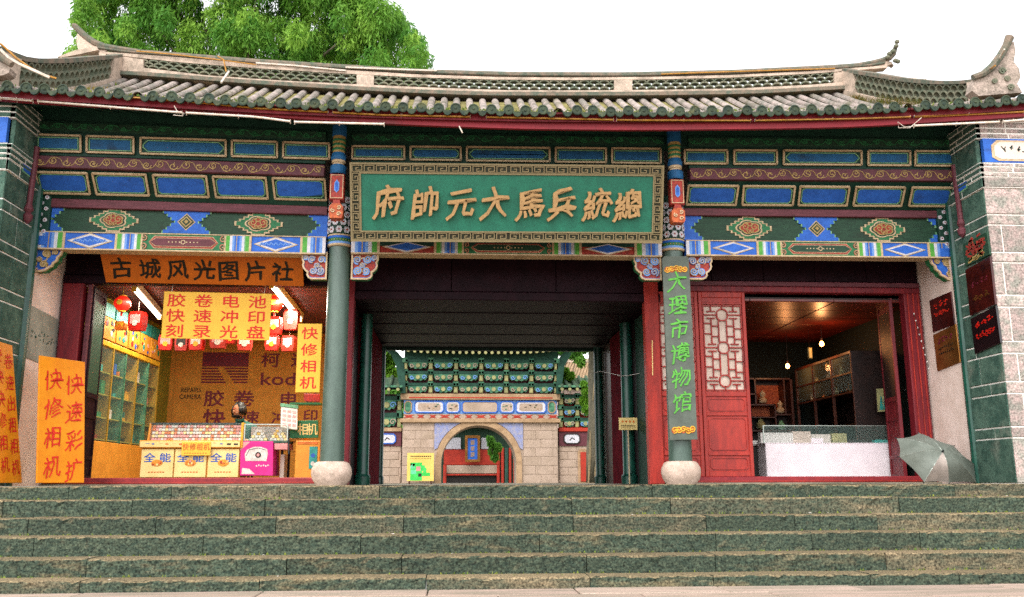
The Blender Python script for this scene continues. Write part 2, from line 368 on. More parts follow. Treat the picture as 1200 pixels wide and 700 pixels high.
mat('map_board', '#dcb963', '#d2ae58', ns=3, rough=.6, grain=.08)
mat('map_green', '#35b043', '#3fbd5c', ns=6, rough=.6, grain=.1)
mat('map_teal', '#6cc79a', '#5ab88a', ns=6, rough=.6, grain=.1)
mat('bark', '#4c4a3e', '#6b6352', ns=4, rough=.95, bump=.9, bs=25, grain=.3, gs=30, streak=(1, 1, .3))
mat('bark_pale', '#8f7c5e', '#75684f', ns=4, rough=.95, bump=.6, grain=.3, streak=(1, 1, .3))
mat('leaf_a', '#8db548', '#649636', ns=.7, rough=.6, leaf=True, grain=0, bump=0, spec=.2, lo=.42, hi=.58)
mat('leaf_b', '#4d8431', '#6d9a38', ns=.8, rough=.6, leaf=True, grain=0, bump=0, spec=.2)
mat('leaf_bright', '#6f9c2c', '#5a8a24', ns=2, rough=.6, leaf=True, grain=0, bump=0, spec=.2)
glass('glass', '#cfe8dc', .05, .06); glass('cabinet_glass', '#bfe0d4', .08, .04)
glow('tube_glow', '#fff3d6', 5); mat('red_panel', '#6e1a24', '#57141e', ns=4, rough=.95, spec=.03, grain=.2); glow('bulb_glow', '#ffa04a', 14); glow('lit_red', '#d82012', .45)
for k, c in (('goods_red', '#a82c20'), ('goods_white', '#cfc6bb'), ('goods_yellow', '#d9a52a'), ('goods_green', '#2f7a4c'), ('goods_blue', '#2b55a8'),
             ('goods_orange', '#cf6a22'), ('goods_pink', '#d98f8a'), ('goods_dark', '#2a2420'), ('goods_teal', '#2f8f86')):
    mat(k, c, ns=12, rough=.5, grain=.2, bump=.05)
# ------------------------------------------------------------------ ground, street, steps
XA, XB = -9.0, 9.0
def sheet(name, x0, x1, y0, y1, z, k, **kw):
    mb = MB(); mb.add([(x0, y0, z), (x1, y0, z), (x1, y1, z), (x0, y1, z)], [(0, 1, 2, 3)], k)
    return mb.build(name, kind='structure', **kw)
EDGE_Y = -1.15; TREAD = .34
STEP_Z = [0, -.14, -.312, -.484, -.664, -.83, -.93]
ZST = STEP_Z[6]
sheet('ground', -150, 150, -150, EDGE_Y-TREAD*5-.02, ZST-.03, 'pavement')
sheet('courtyard', -150, 150, 6.0, 200, -.02, 'courtyard')
mbp = MB()
mbp.box(Fr((0, 0, 0), (1, 0, 0), (0, 1, 0)), XA, XB, EDGE_Y+.45, 8, -1.0, -.012, 'courtyard')
mbp.build('platform', kind='structure')
# pavement slabs of the street (joints recessed)
pv = thing('pavement', 'x', 'x'); del pv['label']; del pv['category']; pv['kind'] = 'structure'
rng = random.Random(3)
y = EDGE_Y-TREAD*5
FZ = Fr((0, 0, 0), (1, 0, 0), (0, 1, 0))
for r in range(5):
    d = rng.uniform(.42, .55); x = XA+rng.uniform(0, 1)
    while x < XB:
        L_ = rng.uniform(.9, 1.6)
        mb = MB(); mb.bbox(FZ, x, x+L_-.012, y-d+.012, y, ZST-.1, ZST+rng.uniform(-.006, .004), 'pavement', .008)
        mb.build('paving_slab', pv); x += L_
    y -= d
# the six steps: every slab is a part, its lip worn and chipped
st = thing('stone_steps', 'x', 'x'); del st['label']; del st['category']; st['kind'] = 'structure'
def slab_mesh(L_, h, depth, seed, k):
    rs = np.random.RandomState(seed); nx = max(6, int(L_/.055)); prof = []
    lip = rs.uniform(.009, .018)
    # profile in (y towards street, z): bottom front -> top back
    prof = [(0, -h), (0, -h*.66), (0, -h*.33), (0, -lip), (-lip*.35, -lip*.3), (-lip*1.3, 0), (-depth*.5, 0), (-depth, 0)]
    mb = MB(); P = []; F = []
    chips = rs.uniform(0, 1, nx+1); bow = rs.uniform(-.006, .006)
    for i in range(nx+1):
        x = L_*i/nx
        for j, (yy, zz) in enumerate(prof):
            e = 1 if 1 <= j <= 5 else 0
            dy = rs.normal(0, .003)*e; dz = rs.normal(0, .0022)*(j in (3, 4, 5))
            if j in (3, 4, 5) and chips[i] > .9: dy -= .012; dz -= .010
            P.append((x, -yy+dy, zz+dz+bow*math.sin(math.pi*i/nx)*(j >= 3)))
    n = len(prof)
    P = [(p[0], p[1], p[2]) for p in P]
    for i in range(nx):
        for j in range(n-1): F.append((i*n+j, (i+1)*n+j, (i+1)*n+j+1, i*n+j+1))
    F += [tuple(range(n)), tuple(nx*n+j for j in reversed(range(n)))]
    mb.add(P, F, k); return mb.mesh('stone_slab')
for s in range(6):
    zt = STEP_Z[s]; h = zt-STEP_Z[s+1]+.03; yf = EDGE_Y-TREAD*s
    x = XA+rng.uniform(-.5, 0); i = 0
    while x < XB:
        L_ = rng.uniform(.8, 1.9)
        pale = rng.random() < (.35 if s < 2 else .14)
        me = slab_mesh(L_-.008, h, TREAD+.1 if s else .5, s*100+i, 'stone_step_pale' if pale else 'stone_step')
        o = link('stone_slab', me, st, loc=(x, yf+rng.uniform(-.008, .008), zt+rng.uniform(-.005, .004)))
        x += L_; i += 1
# moss and litter in the joints
mb = MB()
for i in range(900):
    s = rng.randrange(1, 6); xx = rng.uniform(-6, 6); yy = EDGE_Y-TREAD*s+TREAD-.005-abs(rng.gauss(0, .02)); zz = STEP_Z[s]
    r = rng.uniform(.006, .02)
    a = rng.uniform(0, 6.28); q = V((math.cos(a)*r, math.sin(a)*r*.5, 0)); up = V((rng.gauss(0, .004), -rng.uniform(0, .01), rng.uniform(.01, .03)))
    p = V((xx, yy, zz)); mb.add([p-q, p+q, p+up], [(0, 1, 2)], 'moss')
tag(mb.build('moss_tufts', kind='stuff'), 'small tufts of moss growing in the corners of the stone steps', 'moss')
mb = MB()
for i in range(60):
    s = rng.randrange(1, 6); xx = rng.uniform(-6, 6); p = V((xx, EDGE_Y-TREAD*s+rng.uniform(.05, .3), STEP_Z[s]+.006)); a = rng.uniform(0, 6.28); r = rng.uniform(.01, .022)
    q = V((math.cos(a), math.sin(a), 0))*r; q2 = V((-math.sin(a), math.cos(a), .3))*r*.6
    mb.add([p-q, p+q2, p+q, p-q2], [(0, 1, 2, 3)], rng.choice(['goods_white', 'leaf_bright', 'gate_yellow']))
tag(mb.build('litter', kind='stuff'), 'scattered scraps and fallen leaves lying on the stone steps', 'litter')

# ------------------------------------------------------------------ piers of dressed stone on both sides
PX = 6.0; PYF = -1.03; PYB = -.12
ys = [193, 198, 204, 209, 221, 252, 264, 296, 308, 346, 360, 400, 414, 447, 461, 500, 513, 566]
ZC = [at(1190, q, PYF).z for q in ys]; ZC[-1] = 0
up_ys = [165-7.5*i for i in range(8)]
def pier(sgn, label):
    t = thing('stone_pier', label, 'pier', (sgn*6.9, -.5, 0))
    core = MB(); g = .019
    fs = Fr((sgn*PX, 0, 0), (0, -1, 0), (0, 0, 1), (-sgn, 0, 0))      # inner side: a = distance towards the street
    ff = Fr((sgn*PX, PYF, 0), (sgn, 0, 0), (0, 0, 1), (0, -1, 0))          # front: a = distance outwards
    W = 2.6; zt = 4.62
    core.box(Fr((0, 0, 0)), min(sgn*(PX+.004), sgn*(PX+W)), max(sgn*(PX+.004), sgn*(PX+W)), 0, zt, .12, -PYF-.004, 'mortar')
    core.build('pier_core', t)
    rr = random.Random(11 if sgn > 0 else 12)
    kf = 'pier_pale' if sgn > 0 else 'pier_shade_green'  # left pier wears the shaded green on its front too
    def course(z1, z0, thin, corb=0.):
        tall = z1-z0
        if corb:
            mb = MB(); mb.box(ff, 0, W, z0, z1, -.1, corb+.001, 'mortar'); mb.box(fs, -PYB, -PYF+corb-.012, z0+.001, z1-.001, -.1, corb+.002, 'mortar'); mb.build('mortar_bed', t)
        # front blocks
        x = rr.choice([0, -.3]) ; first = True; x = 0
        while x < W-.02:
            L_ = rr.uniform(.28, .4) if thin and tall < .09 else (rr.uniform(.45, .8) if thin else (rr.uniform(.13, .2) if first and tall > .2 and rr.random() < .75 else rr.uniform(.42, .62)))
            x1 = min(W, x+L_)
            mb = MB(); mb.bbox(ff, x+(g/2 if not first else -.0), x1-g/2, z0+g/2, z1-g/2, -.1, .006+rr.uniform(0, .006)+corb, kf, .006)
            if corb: mb.box(ff, x+(g/2 if not first else -corb), x1-g/2, z0+g/2+.001, z1-g/2-.001, -.1, corb-.004, kf)
            mb.build('stone_block', t); x = x1; first = False
        # side blocks, same stone with its shade painted green
        ya, yb = -PYB*1., -PYF
        y_ = ya; n = rr.choice([1, 2]) if tall > .2 or not thin else 2
        cuts = [ya]+sorted([ya+(yb-ya)*rr.uniform(.35, .8)] if n == 2 else [])+[yb]
        for a, b in zip(cuts[:-1], cuts[1:]):
            mb = MB(); mb.bbox(fs, a+g/2 if a > ya else a, b-g/2 if b < yb else b-.004+corb, z0+g/2, z1-g/2, -.1, .006+rr.uniform(0, .005)+corb, 'pier_shade_green', .006)
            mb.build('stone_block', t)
    for i in range(4, len(ZC)-1): course(ZC[i], ZC[i+1], i % 2 == 1 and i > 4)
    for i in range(0, 4): course(ZC[i], ZC[i+1], True, .02+.03*(3-i)/3)
    z = ZC[0]
    # blue painted board with a cream cartouche
    zb = at(1190, 165, PYF).z
    mb = MB(); mb.box(ff, .02, W, z+.005, zb, -.1, .055, 'blue')
    if sgn > 0:
        pts = [(.12, .06), (.2, .02), (1.1, .02), (1.18, .06), (1.18, .2), (1.1, .26), (.2, .26), (.12, .2)]
        hh = (zb-z)/.28; pts = [(a, z+b*hh) for a, b in pts]
        mb.prism(ff, pts, .05, .062, 'cream'); pi = [(.65+(a-.65)*.93, (z+zb)/2+(b-(z+zb)/2)*.82) for a, b in pts]
        mb.prism(ff, pi, .05, .066, 'plaster')
        for q in range(5):
            cx = .28+q*.09; cy = (z+zb)/2+rr.uniform(-.04, .04)
            for _ in range(5): mb.ribbon(ff, [(cx, cy), (cx+rr.uniform(-.04, .04), cy+rr.uniform(-.04, .05))], .012, .06, .07, 'green_dark')
    mb.build('painted_board', t)
    for a, b in ((-PYB, .55), (.55, -PYF)): mb = MB(); mb.bbox(fs, a+.004, b-.004, z+.006, zb-.006, -.1, .045, 'pier_shade_green', .006); mb.build('stone_block', t)
    z = zb
    for i in range(9):
        z1 = z+.07+(.02 if i % 3 == 2 else 0)
        if z1 > zt: break
        course(z1, z, True, .05 if i < 4 else .03); z = z1
        if z > zt: break
    # small blue painted lozenge in a light outline on the inner face
    c = at(1143, 207, -.6) if sgn > 0 else V((0, 0, at(1143, 207, -.6).z))
    mb = MB(); cz = 3.86; ca = .58
    mb.prism(fs, [(ca-.2, cz), (ca-.14, cz+.07), (ca+.14, cz+.1), (ca+.2, cz+.03), (ca+.14, cz-.09), (ca-.14, cz-.1)], .0, .03, 'green_light')
    mb.prism(fs, [(ca-.16, cz), (ca-.11, cz+.05), (ca+.11, cz+.07), (ca+.16, cz+.02), (ca+.11, cz-.07), (ca-.11, cz-.08)], .0, .036, 'blue')
    mb.build('painted_lozenge', t)
    # thin ochre edging strip up the side face
    return t
pier(1, 'tall pale stone pier with white joints at the right end')
pier(-1, 'tall dark green stone pier with white joints at the left end')
# ------------------------------------------------------------------ the gate hall
hall = thing('gate_hall', 'long painted timber gate hall with curved grey tiled roof above the steps', 'gate hall', (0, 0, 0))
CX = [-2.19, 2.22]                       # the two front columns
CZ = 3.04
def column(X, base=True, Y=0., r=.146, k='green_col', top=CZ):
    mb = MB(); mb.lathe((X, Y, .26), [(r*1.03, 0), (r, .5), (r*.98, 1.5), (r*.95, top-.26)], 28, k)
    me = mb.mesh('column'); smooth_by_angle(me); c = link('column', me, hall)
    return c
for X in CX:
    c = column(X)
    mb = MB(); mb.lathe((X, 0, 0), [(.19, 0), (.2, .02), (.235, .07), (.252, .14), (.247, .2), (.215, .265), (.185, .285), (.16, .29)], 30, 'pedestal')
    me = mb.mesh('column_base'); smooth_by_angle(me, 50); link('column_base', me, c)
    mb = MB()
    mb.lathe((X, 0, CZ), [(.155, 0), (.165, .01), (.165, .03)], 28, 'cream')
    mb.lathe((X, 0, CZ+.03), [(.163, 0), (.163, .03)], 28, 'blue_light')
    mb.lathe((X, 0, CZ+.06), [(.160, 0), (.160, .045)], 28, 'green_mid')
    mb.lathe((X, 0, CZ+.105), [(.163, 0), (.166, .03)], 28, 'blue')
    mb.lathe((X, 0, CZ+.135), [(.168, 0), (.168, .02)], 28, 'cream')
    mb.lathe((X, 0, CZ+.155), [(.160, 0), (.160, .60)], 28, 'green_dark')
    for j in range(14):
        a = -math.pi*j/13; n_ = V((math.cos(a), math.sin(a), 0))
        f = Fr(V((X, 0, CZ+.082))+n_*.161, (-math.sin(a), math.cos(a), 0), (0, 0, 1), n_); mb.prism(f, circ(0, 0, .008, 8), 0, .003, 'gold')
    me = mb.mesh('column_ring'); smooth_by_angle(me); link('column_ring', me, c)
    for row, (zz, off) in enumerate(((.215, 0), (.315, .5), (.415, 0), (.515, .5), (.615, 0))):
        for j in range(-4, 5):
            a = -math.pi/2+(j+off)*.62
            if a < -math.pi+.05 or a > -.05: continue
            n_ = V((math.cos(a), math.sin(a), 0)); f = Fr(V((X, 0, CZ+zz))+n_*.160, (-math.sin(a), math.cos(a), 0), (0, 0, 1), n_)
            mb = MB(); pts = []
            for q in range(18):
                rr = .042*(1+.12*math.cos(6*2*math.pi*q/18)); pts.append((rr*math.cos(2*math.pi*q/18), rr*1.05*math.sin(2*math.pi*q/18)))
            mb.prism(f, pts, 0, .012, 'white_paint'); mb.prism(f, circ(0, 0, .012, 8), .01, .017, 'red_carve')
            mb.build('painted_flower', c)
# ---- boards, beams and painted panels
BAYS = [(-5.97, -2.36), (-2.03, 2.05), (2.38, 6.02)]
BPX = [(36, 388), (412, 776), (800, 1124)]
def lerp(a, b, t): return a+(b-a)*t
def yline(pts, x):
    for (x0, y0), (x1, y1) in zip(pts[:-1], pts[1:]):
        if x <= x1: return lerp(y0, y1, (x-x0)/(x1-x0))
    return y1
def strip(name, bay, ytop, ybot, Yt, Yb, k, th=.05, parent=hall, ext=0):
    """board across one bay whose upper and lower edges follow the heights read at both ends"""
    x0, x1 = BPX[bay]
    def end(x, yy, Y): 
        p = at(x, yy, Y); return p
    tl, tr, bl, br = at(x0, ytop[0], Yt), at(x1, ytop[1], Yt), at(x0, ybot[0], Yb), at(x1, ybot[1], Yb)
    Xa, Xb = BAYS[bay][0]-ext, BAYS[bay][1]+ext
    for p, X in ((tl, Xa), (tr, Xb), (bl, Xa), (br, Xb)): p.x = X
    f, W, H = unitframe(tl, tr, br, bl)
    mb = MB(); mb.bbox(f, 0, W, 0, H, -th, 0, k, .006); o = mb.build(name, parent)
    return o, f, W, H
Y1 = -.45
def panel(tl, tr, br, bl, kind, parent=hall):
    f, W, H = unitframe(tl, tr, br, bl); mb = MB(); b = .024
    def ring(i, ch, wd, c0, c1, k):
        pts = [(i+ch, i), (W-i-ch, i), (W-i, i+ch), (W-i, H-i-ch), (W-i-ch, H-i), (i+ch, H-i), (i, H-i-ch), (i, i+ch)]
        mb.ribbon(f, pts, wd, c0, c1, k, closed=True)
    mb.box(f, 0, W, 0, H, -.01, .004, 'green_dark')
    kf, kb = ('cream', 'blue') if kind >= 10 else ('cream', 'blue_dim')
    kind %= 10
    ring(b/2, 0, b, 0, .022, kf)
    ch = .055 if kind == 2 else (.032 if kind == 1 else .002)
    ring(b+.02, ch, .011, 0, .014, 'green_light')
    i = b+.03
    mb.prism(f, [(i+ch, i), (W-i-ch, i), (W-i, i+ch), (W-i, H-i-ch), (W-i-ch, H-i), (i+ch, H-i), (i, H-i-ch), (i, i+ch)], 0, .009, kb)
    return mb.build('painted_panel', parent)
def pxpanel(x0, x1, y0, y1, Y, kind, dx=0):
    return panel(at(x0, y0[0], Y), at(x1, y0[1], Y), at(x1, y1[1], Y), at(x0, y1[0], Y), kind)
# row 1 (upper), on the forward plane
top1 = {0: (157, 168), 1: (171, 174), 2: (175.5, 177)}; bot1 = {0: (178, 188), 1: (187.5, 193), 2: (193, 196)}
row1 = {0: [(41, 96, 0), (101, 158, 0), (164, 266, 2), (271, 326, 0), (331, 387, 0)],
        1: [(412, 475, 0), (480, 541, 1), (546, 645, 2), (650, 711, 0), (716, 775, 0)],
        2: [(801, 853, 0), (859, 911, 0), (917, 1010, 2), (1016, 1067, 0), (1071, 1124, 0)]}
FR = []
for b in range(3):
    x0, x1 = BPX[b]; tp, bt = top1[b], bot1[b]
    strip('eave_beam', b, (tp[0]-17, tp[1]-14), (tp[0]-3, tp[1]-3), Y1, Y1, 'green_dark', .12)
    o, f, W, H = strip('back_board', b, (tp[0]-4, tp[1]-4), (bt[0]+4, bt[1]+4), Y1+.02, Y1+.02, 'green_dark', .05)
    for xa, xb, kd in row1[b]:
        ya = lambda q, t: lerp(t[0], t[1], (q-x0)/(x1-x0))
        pxpanel(xa, xb, (ya(xa, tp), ya(xb, tp)), (ya(xa, bt), ya(xb, bt)), Y1, kd)
    # carved foliage of the eave beam
    o, f, W, H = strip('carved_frieze', b, (tp[0]-15, tp[1]-13), (tp[0]-5, tp[1]-5), Y1-.012, Y1-.012, 'green_board', .02)
    FR.append((f, W, H, o))
def vines(f, W, H, parent, k='gold', n=None, wd=.009):
    mb = MB(); n = n or int(W/.16); rs = random.Random(int(W*1000))
    for i in range(n):
        cx = (i+.5)*W/n; d = 1 if i % 2 else -1; r = H*rs.uniform(.3, .4)
        mb.ribbon(f, spiral(cx, H*(.5+.08*d), r, rs.uniform(1.1, 1.5), math.pi if d > 0 else 0, d, 14), wd, 0, .008, k)
        mb.ribbon(f, [(cx-W/n*.5, H*(.5-.25*d)), (cx-W/n*.2, H*(.5+.3*d)), (cx+W/n*.1, H*(.5+.36*d)), (cx+W/n*.5, H*(.5+.25*d))], wd*.8, 0, .007, k)
        a = rs.uniform(0, 6); mb.ribbon(f, [(cx, H*.5), (cx+.05*math.cos(a), H*.5+.3*H*math.sin(a))], wd*1.6, 0, .007, k, taper=True)
    return mb.build('painted_vine', parent, kind='stuff')
for q_ in FR: vines(*q_, k='green_mid', wd=.013)
# scroll beam, slanting row 2, plain beam of the side bays
sb = {0: ((182, 193), (195, 207)), 2: ((196.5, 199), (210, 212))}
r2 = {0: ((200, 209), (226, 235)), 2: ((216, 219), (240, 242))}
pb = {0: ((231, 243), (243, 251)), 2: ((244, 247), (252, 256))}
row2 = {0: [(39, 104, 47, 106), (107, 172, 113, 176), (178, 243, 183, 246), (248, 313, 253, 315), (318, 382, 322, 383)],
        2: [(806, 866, 803, 863), (871, 932, 868, 930), (937, 996, 934, 993), (1003, 1061, 998, 1057), (1069, 1118, 1063, 1114)]}
for b in (0, 2):
    x0, x1 = BPX[b]; ya = lambda q, t: lerp(t[0], t[1], (q-x0)/(x1-x0))
    o, f, W, H = strip('scroll_beam', b, sb[b][0], sb[b][1], Y1-.03, Y1-.03, 'scroll_beam', .14)
    vines(f, W, H, o)
    strip('slanted_board', b, (sb[b][1][0], sb[b][1][1]), (pb[b][0][0]+1, pb[b][0][1]+1), Y1+.02, -.08, 'green_dark', .04)
    for a0, a1, c0, c1 in row2[b]:
        t_, u_ = r2[b]
        panel(at(a0, ya(a0, t_), -.42), at(a1, ya(a1, t_), -.42), at(c1, ya(c1, u_), -.15), at(c0, ya(c0, u_), -.15), 11)
    strip('plain_beam', b, pb[b][0], pb[b][1], -.10, -.10, 'maroon_beam', .12)
# centre bay: dark board behind the name board
strip('back_board', 1, (190, 194), (288, 290), -.16, -.12, 'green_dark', .05)
# ---- green painted board of the side bays
gb = {0: ((241, 252), (272, 278)), 2: ((252, 256), (282.5, 285))}
def stepped(w, h, n, st):
    """outline of a cartouche whose ends run in steps"""
    pts = []
    for i in range(n+1):
        x = w/2-i*st; y = (h/2)*(i+1)/(n+1); yp = (h/2)*i/(n+1)
        if i == 0: pts += [(w/2, 0), (w/2, y)]
        else: pts += [(x, yp), (x, y)]
    full = pts+[(-x, y) for x, y in reversed(pts)]
    return full+[(-x, -y) for x, y in full[1:-1]]
def cart(parent, f, W, H, cx, w):
    cy = H/2; g = f.sub(cx, cy); mb = MB(); h = H*.96
    o1 = stepped(w, h, 4, .055); mb.prism(g, o1, 0, .014, 'cream')
    mb.prism(g, stepped(w-.055, h-.05, 4, .052), 0, .019, 'green_mid')
    def flower(r, rx): return [((r*(1+.2*abs(math.sin(2.5*a))))*math.cos(a)*rx, (r*(1+.2*abs(math.sin(2.5*a))))*math.sin(a)) for a in (2*math.pi*i/40 for i in range(40))]
    mb.prism(g, flower(h*.285, 1.65), 0, .024, 'cream'); mb.prism(g, flower(h*.245, 1.68), 0, .028, 'green_dark')
    mb.prism(g, flower(h*.21, 1.72), 0, .032, 'gold'); mb.prism(g, flower(h*.175, 1.72), 0, .036, 'red_carve')
    for s in (-1, 1):
        mb.ribbon(g, spiral(s*.065, .01, .05, 1.2, math.pi/2, s, 12), .012, .03, .044, 'gold')
        mb.ribbon(g, spiral(s*.03, -.045, .03, 1.2, -math.pi/2, -s, 10), .010, .03, .044, 'gold')
    mb.ribbon(g, circ(0, .05, .028, 10), .011, .03, .044, 'gold', closed=True)
    mb.build('painted_cartouche', parent)
def waist(parent, f, W, H, cx, w, half=0):
    """blue plate with stepped notches in its sides; half: -1 left end, 1 right end"""
    h = H; mb = MB()
    def side(s, ins):
        q = []
        for i in range(4):
            x = w/2-i*.05-ins; q += [(s*x, h/2*(1-i/3.6)-ins*.6), (s*x, h/2*(1-(i+1)/3.6)-ins*.6 if i < 3 else 0)]
        return q
    def outl(ins):
        r = side(1, ins); l = side(-1, ins)
        up = list(reversed(l))+[] ; pts = [(-w/2+ins, h/2-ins*.6)] if 0 else []
        top = r; topl = l
        right = top+[(x, -y) for x, y in reversed(top[:-1])]
        left = topl+[(x, -y) for x, y in reversed(topl[:-1])]
        if half == -1: left = [(-w/2+.0, h/2), (-w/2, -h/2)]
        if half == 1: right = [(w/2, h/2), (w/2, -h/2)]
        return right+list(reversed(left))
    g = f.sub(cx, H/2)
    mb.prism(g, outl(0), 0, .013, 'green_light'); mb.prism(g, outl(.018), 0, .018, 'blue')
    if not half:
        d = [(0, .115), (.115, 0), (0, -.115), (-.115, 0)]
        for k_, c_, s_ in (('cream', .022, 1), ('green_dark', .026, .86), ('gold', .03, .68), ('green_dark', .034, .46), ('gold', .038, .26)):
            mb.prism(g, [(a*s_, b*s_) for a, b in d], .01, c_, k_)
    mb.build('painted_plate', parent)
for b in (0, 2):
    o, f, W, H = strip('green_board', b, gb[b][0], gb[b][1], -.04, -.04, 'green_board', .1)
    cart(o, f, W, H, W*.245, .62); cart(o, f, W, H, W*.755, .62)
    waist(o, f, W, H, W*.5, .62); waist(o, f, W, H, W*.035, .26, -1); waist(o, f, W, H, W*.965, .26, 1)
# ---- striped tie beams
tb = {0: ((271, 279), (291.5, 297)), 1: ((281, 286), (297, 300)), 2: ((282, 285.5), (299, 302))}
def stripes(parent, f, H, a0, a1, cols):
    n = sum(w_ for _, w_ in cols); x = a0
    for k, w_ in cols:
        d = (a1-a0)*w_/n; mb = MB(); mb.box(f, x, x+d, -.006, H+.004, 0, .014, k); mb.build('painted_stripe', parent); x += d
S1 = [('white_paint', 1.6), ('blue_light', 1.4), ('blue', 1.6), ('gold', .5), ('blue', 1), ('blue_light', 1.4), ('white_paint', 1.6)]
G1 = [('green_vivid', 2), ('cream', 1)]
def tiebeam(b):
    ph, pbm = tb[b]; o, f, W, H = strip('tie_beam', b, ph, pbm, -.11, -.11, 'blue' if b != 1 else 'red_carve', .24)
    o2 = MB(); o2.box(f, 0, W, -.012, .006, -.2, .017, 'cream'); o2.box(f, 0, W, H-.006, H+.006, -.2, .017, 'cream'); o2.build('edge_bead', o)
    segs = [(0, .065, S1), (.065, .09, G1), (.262, .287, [('cream', 1), ('green_vivid', 1.6), ('green_light', .5)]), (.287, .338, S1), (.338, .358, G1)]
    for a0, a1, c in segs:
        stripes(o, f, H, a0*W, a1*W, c); stripes(o, f, H, (1-a1)*W, (1-a0)*W, list(reversed(c)))
    for s0 in (.09, .738):
        a0, a1 = s0*W, (s0+.172)*W; cx = (a0+a1)/2; g = f.sub(cx, H/2); mb = MB(); w = (a1-a0)*.46; h = H*.47
        mb.prism(g, [(w, 0), (0, h), (-w, 0), (0, -h)], 0, .008, 'cream')
        mb.prism(g, [(w*.9, 0), (0, h*.86), (-w*.9, 0), (0, -h*.86)], 0, .012, 'white_paint')
        mb.prism(g, [(w*.74, 0), (0, h*.66), (-w*.74, 0), (0, -h*.66)], 0, .016, 'blue')
        if b == 0:
            for i in range(7): mb.ribbon(g, [(-.2+i*.06, -.02), (-.18+i*.06, .02), (-.15+i*.06, -.01)], .01, .01, .02, 'blue_light')
        mb.build('painted_diamond', o)
    a0, a1 = .358*W, .642*W; mb = MB(); mb.box(f, a0, a1, 0, H, 0, .006, 'green_mid')
    cx = (a0+a1)/2; w = (a1-a0)*.36; h = H*.34; g = f.sub(cx, H/2)
    def hexa(s, e=0): return [(w+.07-e, 0), (w-e, h*s), (-w+e, h*s), (-w-.07+e, 0), (-w+e, -h*s), (w-e, -h*s)]
    mb.prism(g, hexa(1.12), 0, .010, 'cream'); mb.prism(g, hexa(1.0, .006), 0, .014, 'red_carve'); mb.prism(g, hexa(.76, .02), 0, .018, 'cream')
    mb.prism(g, hexa(.66, .026), 0, .022, 'maroon_beam' if b == 0 else 'green_board')
    for i in range(-4, 5):
        if i: mb.prism(g, circ(i*.045, 0, .010, 6), .01, .026, 'cream')
    mb.ribbon(g, circ(0, 0, .026, 10), .01, .01, .028, 'cream', closed=True)
    for s in (-1, 1):
        for v_ in (-1, 1):
            mb.ribbon(g, spiral(s*(w+.13), v_*H*.22, H*.2, 1.2, math.pi/2*v_, s*v_, 12), .016, 0, .014, 'red_carve')
            mb.ribbon(g, spiral(s*(w+.13), v_*H*.22, H*.2, 1.2, math.pi/2*v_, s*v_, 12), .006, .01, .018, 'cream')
    mb.build('painted_cartouche', o)
for b in range(3): tiebeam(b)
# ---- carved cloud brackets under the beam ends
def bracket(x, y_top, y_bot, w_px, d, k, Y=-.02, scr='blue_light', scr2='cream'):
    """x: pixel column where the bracket meets its post, d: +1 grows to the right"""
    p0 = at(x, y_top, Y); p1 = at(x, y_bot, Y); p2 = at(x+d*w_px, y_top, Y); H = p0.z-p1.z; Wd = abs(p2.x-p0.x)
    f = Fr((p0.x, Y, p1.z), (d, 0, 0), (0, 0, 1), (0, -1, 0)); rs = random.Random(int(x))
    out = [(0, 0), (.62, 0), (.74, .05), (.80, .14), (.78, .26), (.86, .30), (.96, .40), (1.0, .52), (.97, .62), (1.02, .72), (1.03, .86), (1.0, 1), (0, 1)]
    if k == 'blue': out = [(0, 0), (.5, 0), (.62, .04), (.72, .16), (.82, .22), (.86, .36), (.96, .46), (.98, .62), (1.06, .72), (1.1, .9), (1.05, 1), (0, 1)]
    pts = [(a*Wd, b*H) for a, b in out]
    mb = MB(); mb.prism(f, pts, -.09, .03, k, 'green_mid')
    o = mb.build('cloud_bracket', hall)
    mb = MB(); mb.ribbon(f, [(a*.97+.005, b*.97+.005) for a, b in pts], .022, .02, .05, 'cream', closed=True)
    mb.ribbon(f, [(a*.92+.012, b*.9+.018) for a, b in pts], .01, .02, .044, 'goods_pink' if k == 'blue' else 'blue', closed=True)
    cs = [(.22, .72, .17), (.62, .74, .16), (.25, .30, .17), (.56, .30, .15), (.88, .80, .11), (.42, .52, .1)]
    for i, (a, b, r) in enumerate(cs):
        dd = 1 if i % 2 else -1
        mb.ribbon(f, spiral(a*Wd, b*H, r*min(Wd, H)*1.0, 1.7, rs.uniform(0, 6), dd, 20), .020, .02, .050, scr)
        mb.ribbon(f, spiral(a*Wd, b*H, r*min(Wd, H)*1.0, 1.7, rs.uniform(0, 6), dd, 20), .007, .03, .056, scr2)
    for i in range(5):
        a, b = rs.uniform(.1, .7), rs.uniform(.1, .9); an = rs.uniform(0, 6)
        mb.ribbon(f, [(a*Wd, b*H), (a*Wd+.05*math.cos(an), b*H+.05*math.sin(an)), (a*Wd+.07*math.cos(an+.7), b*H+.07*math.sin(an+.7))], .014, .02, .046, scr2)
    mb.build('bracket_carving', o, kind='stuff')
bracket(33, 291, 319, 39, 1, 'blue', scr='gold', scr2='cream')
bracket(384, 297, 328, 28, -1, 'red_carve'); bracket(413, 297, 328, 30, 1, 'red_carve')
bracket(773, 299, 329, 30, -1, 'red_carve'); bracket(804, 299, 328, 28, 1, 'red_carve')
bracket(1131, 302, 330, 40, -1, 'blue', scr='gold', scr2='cream')
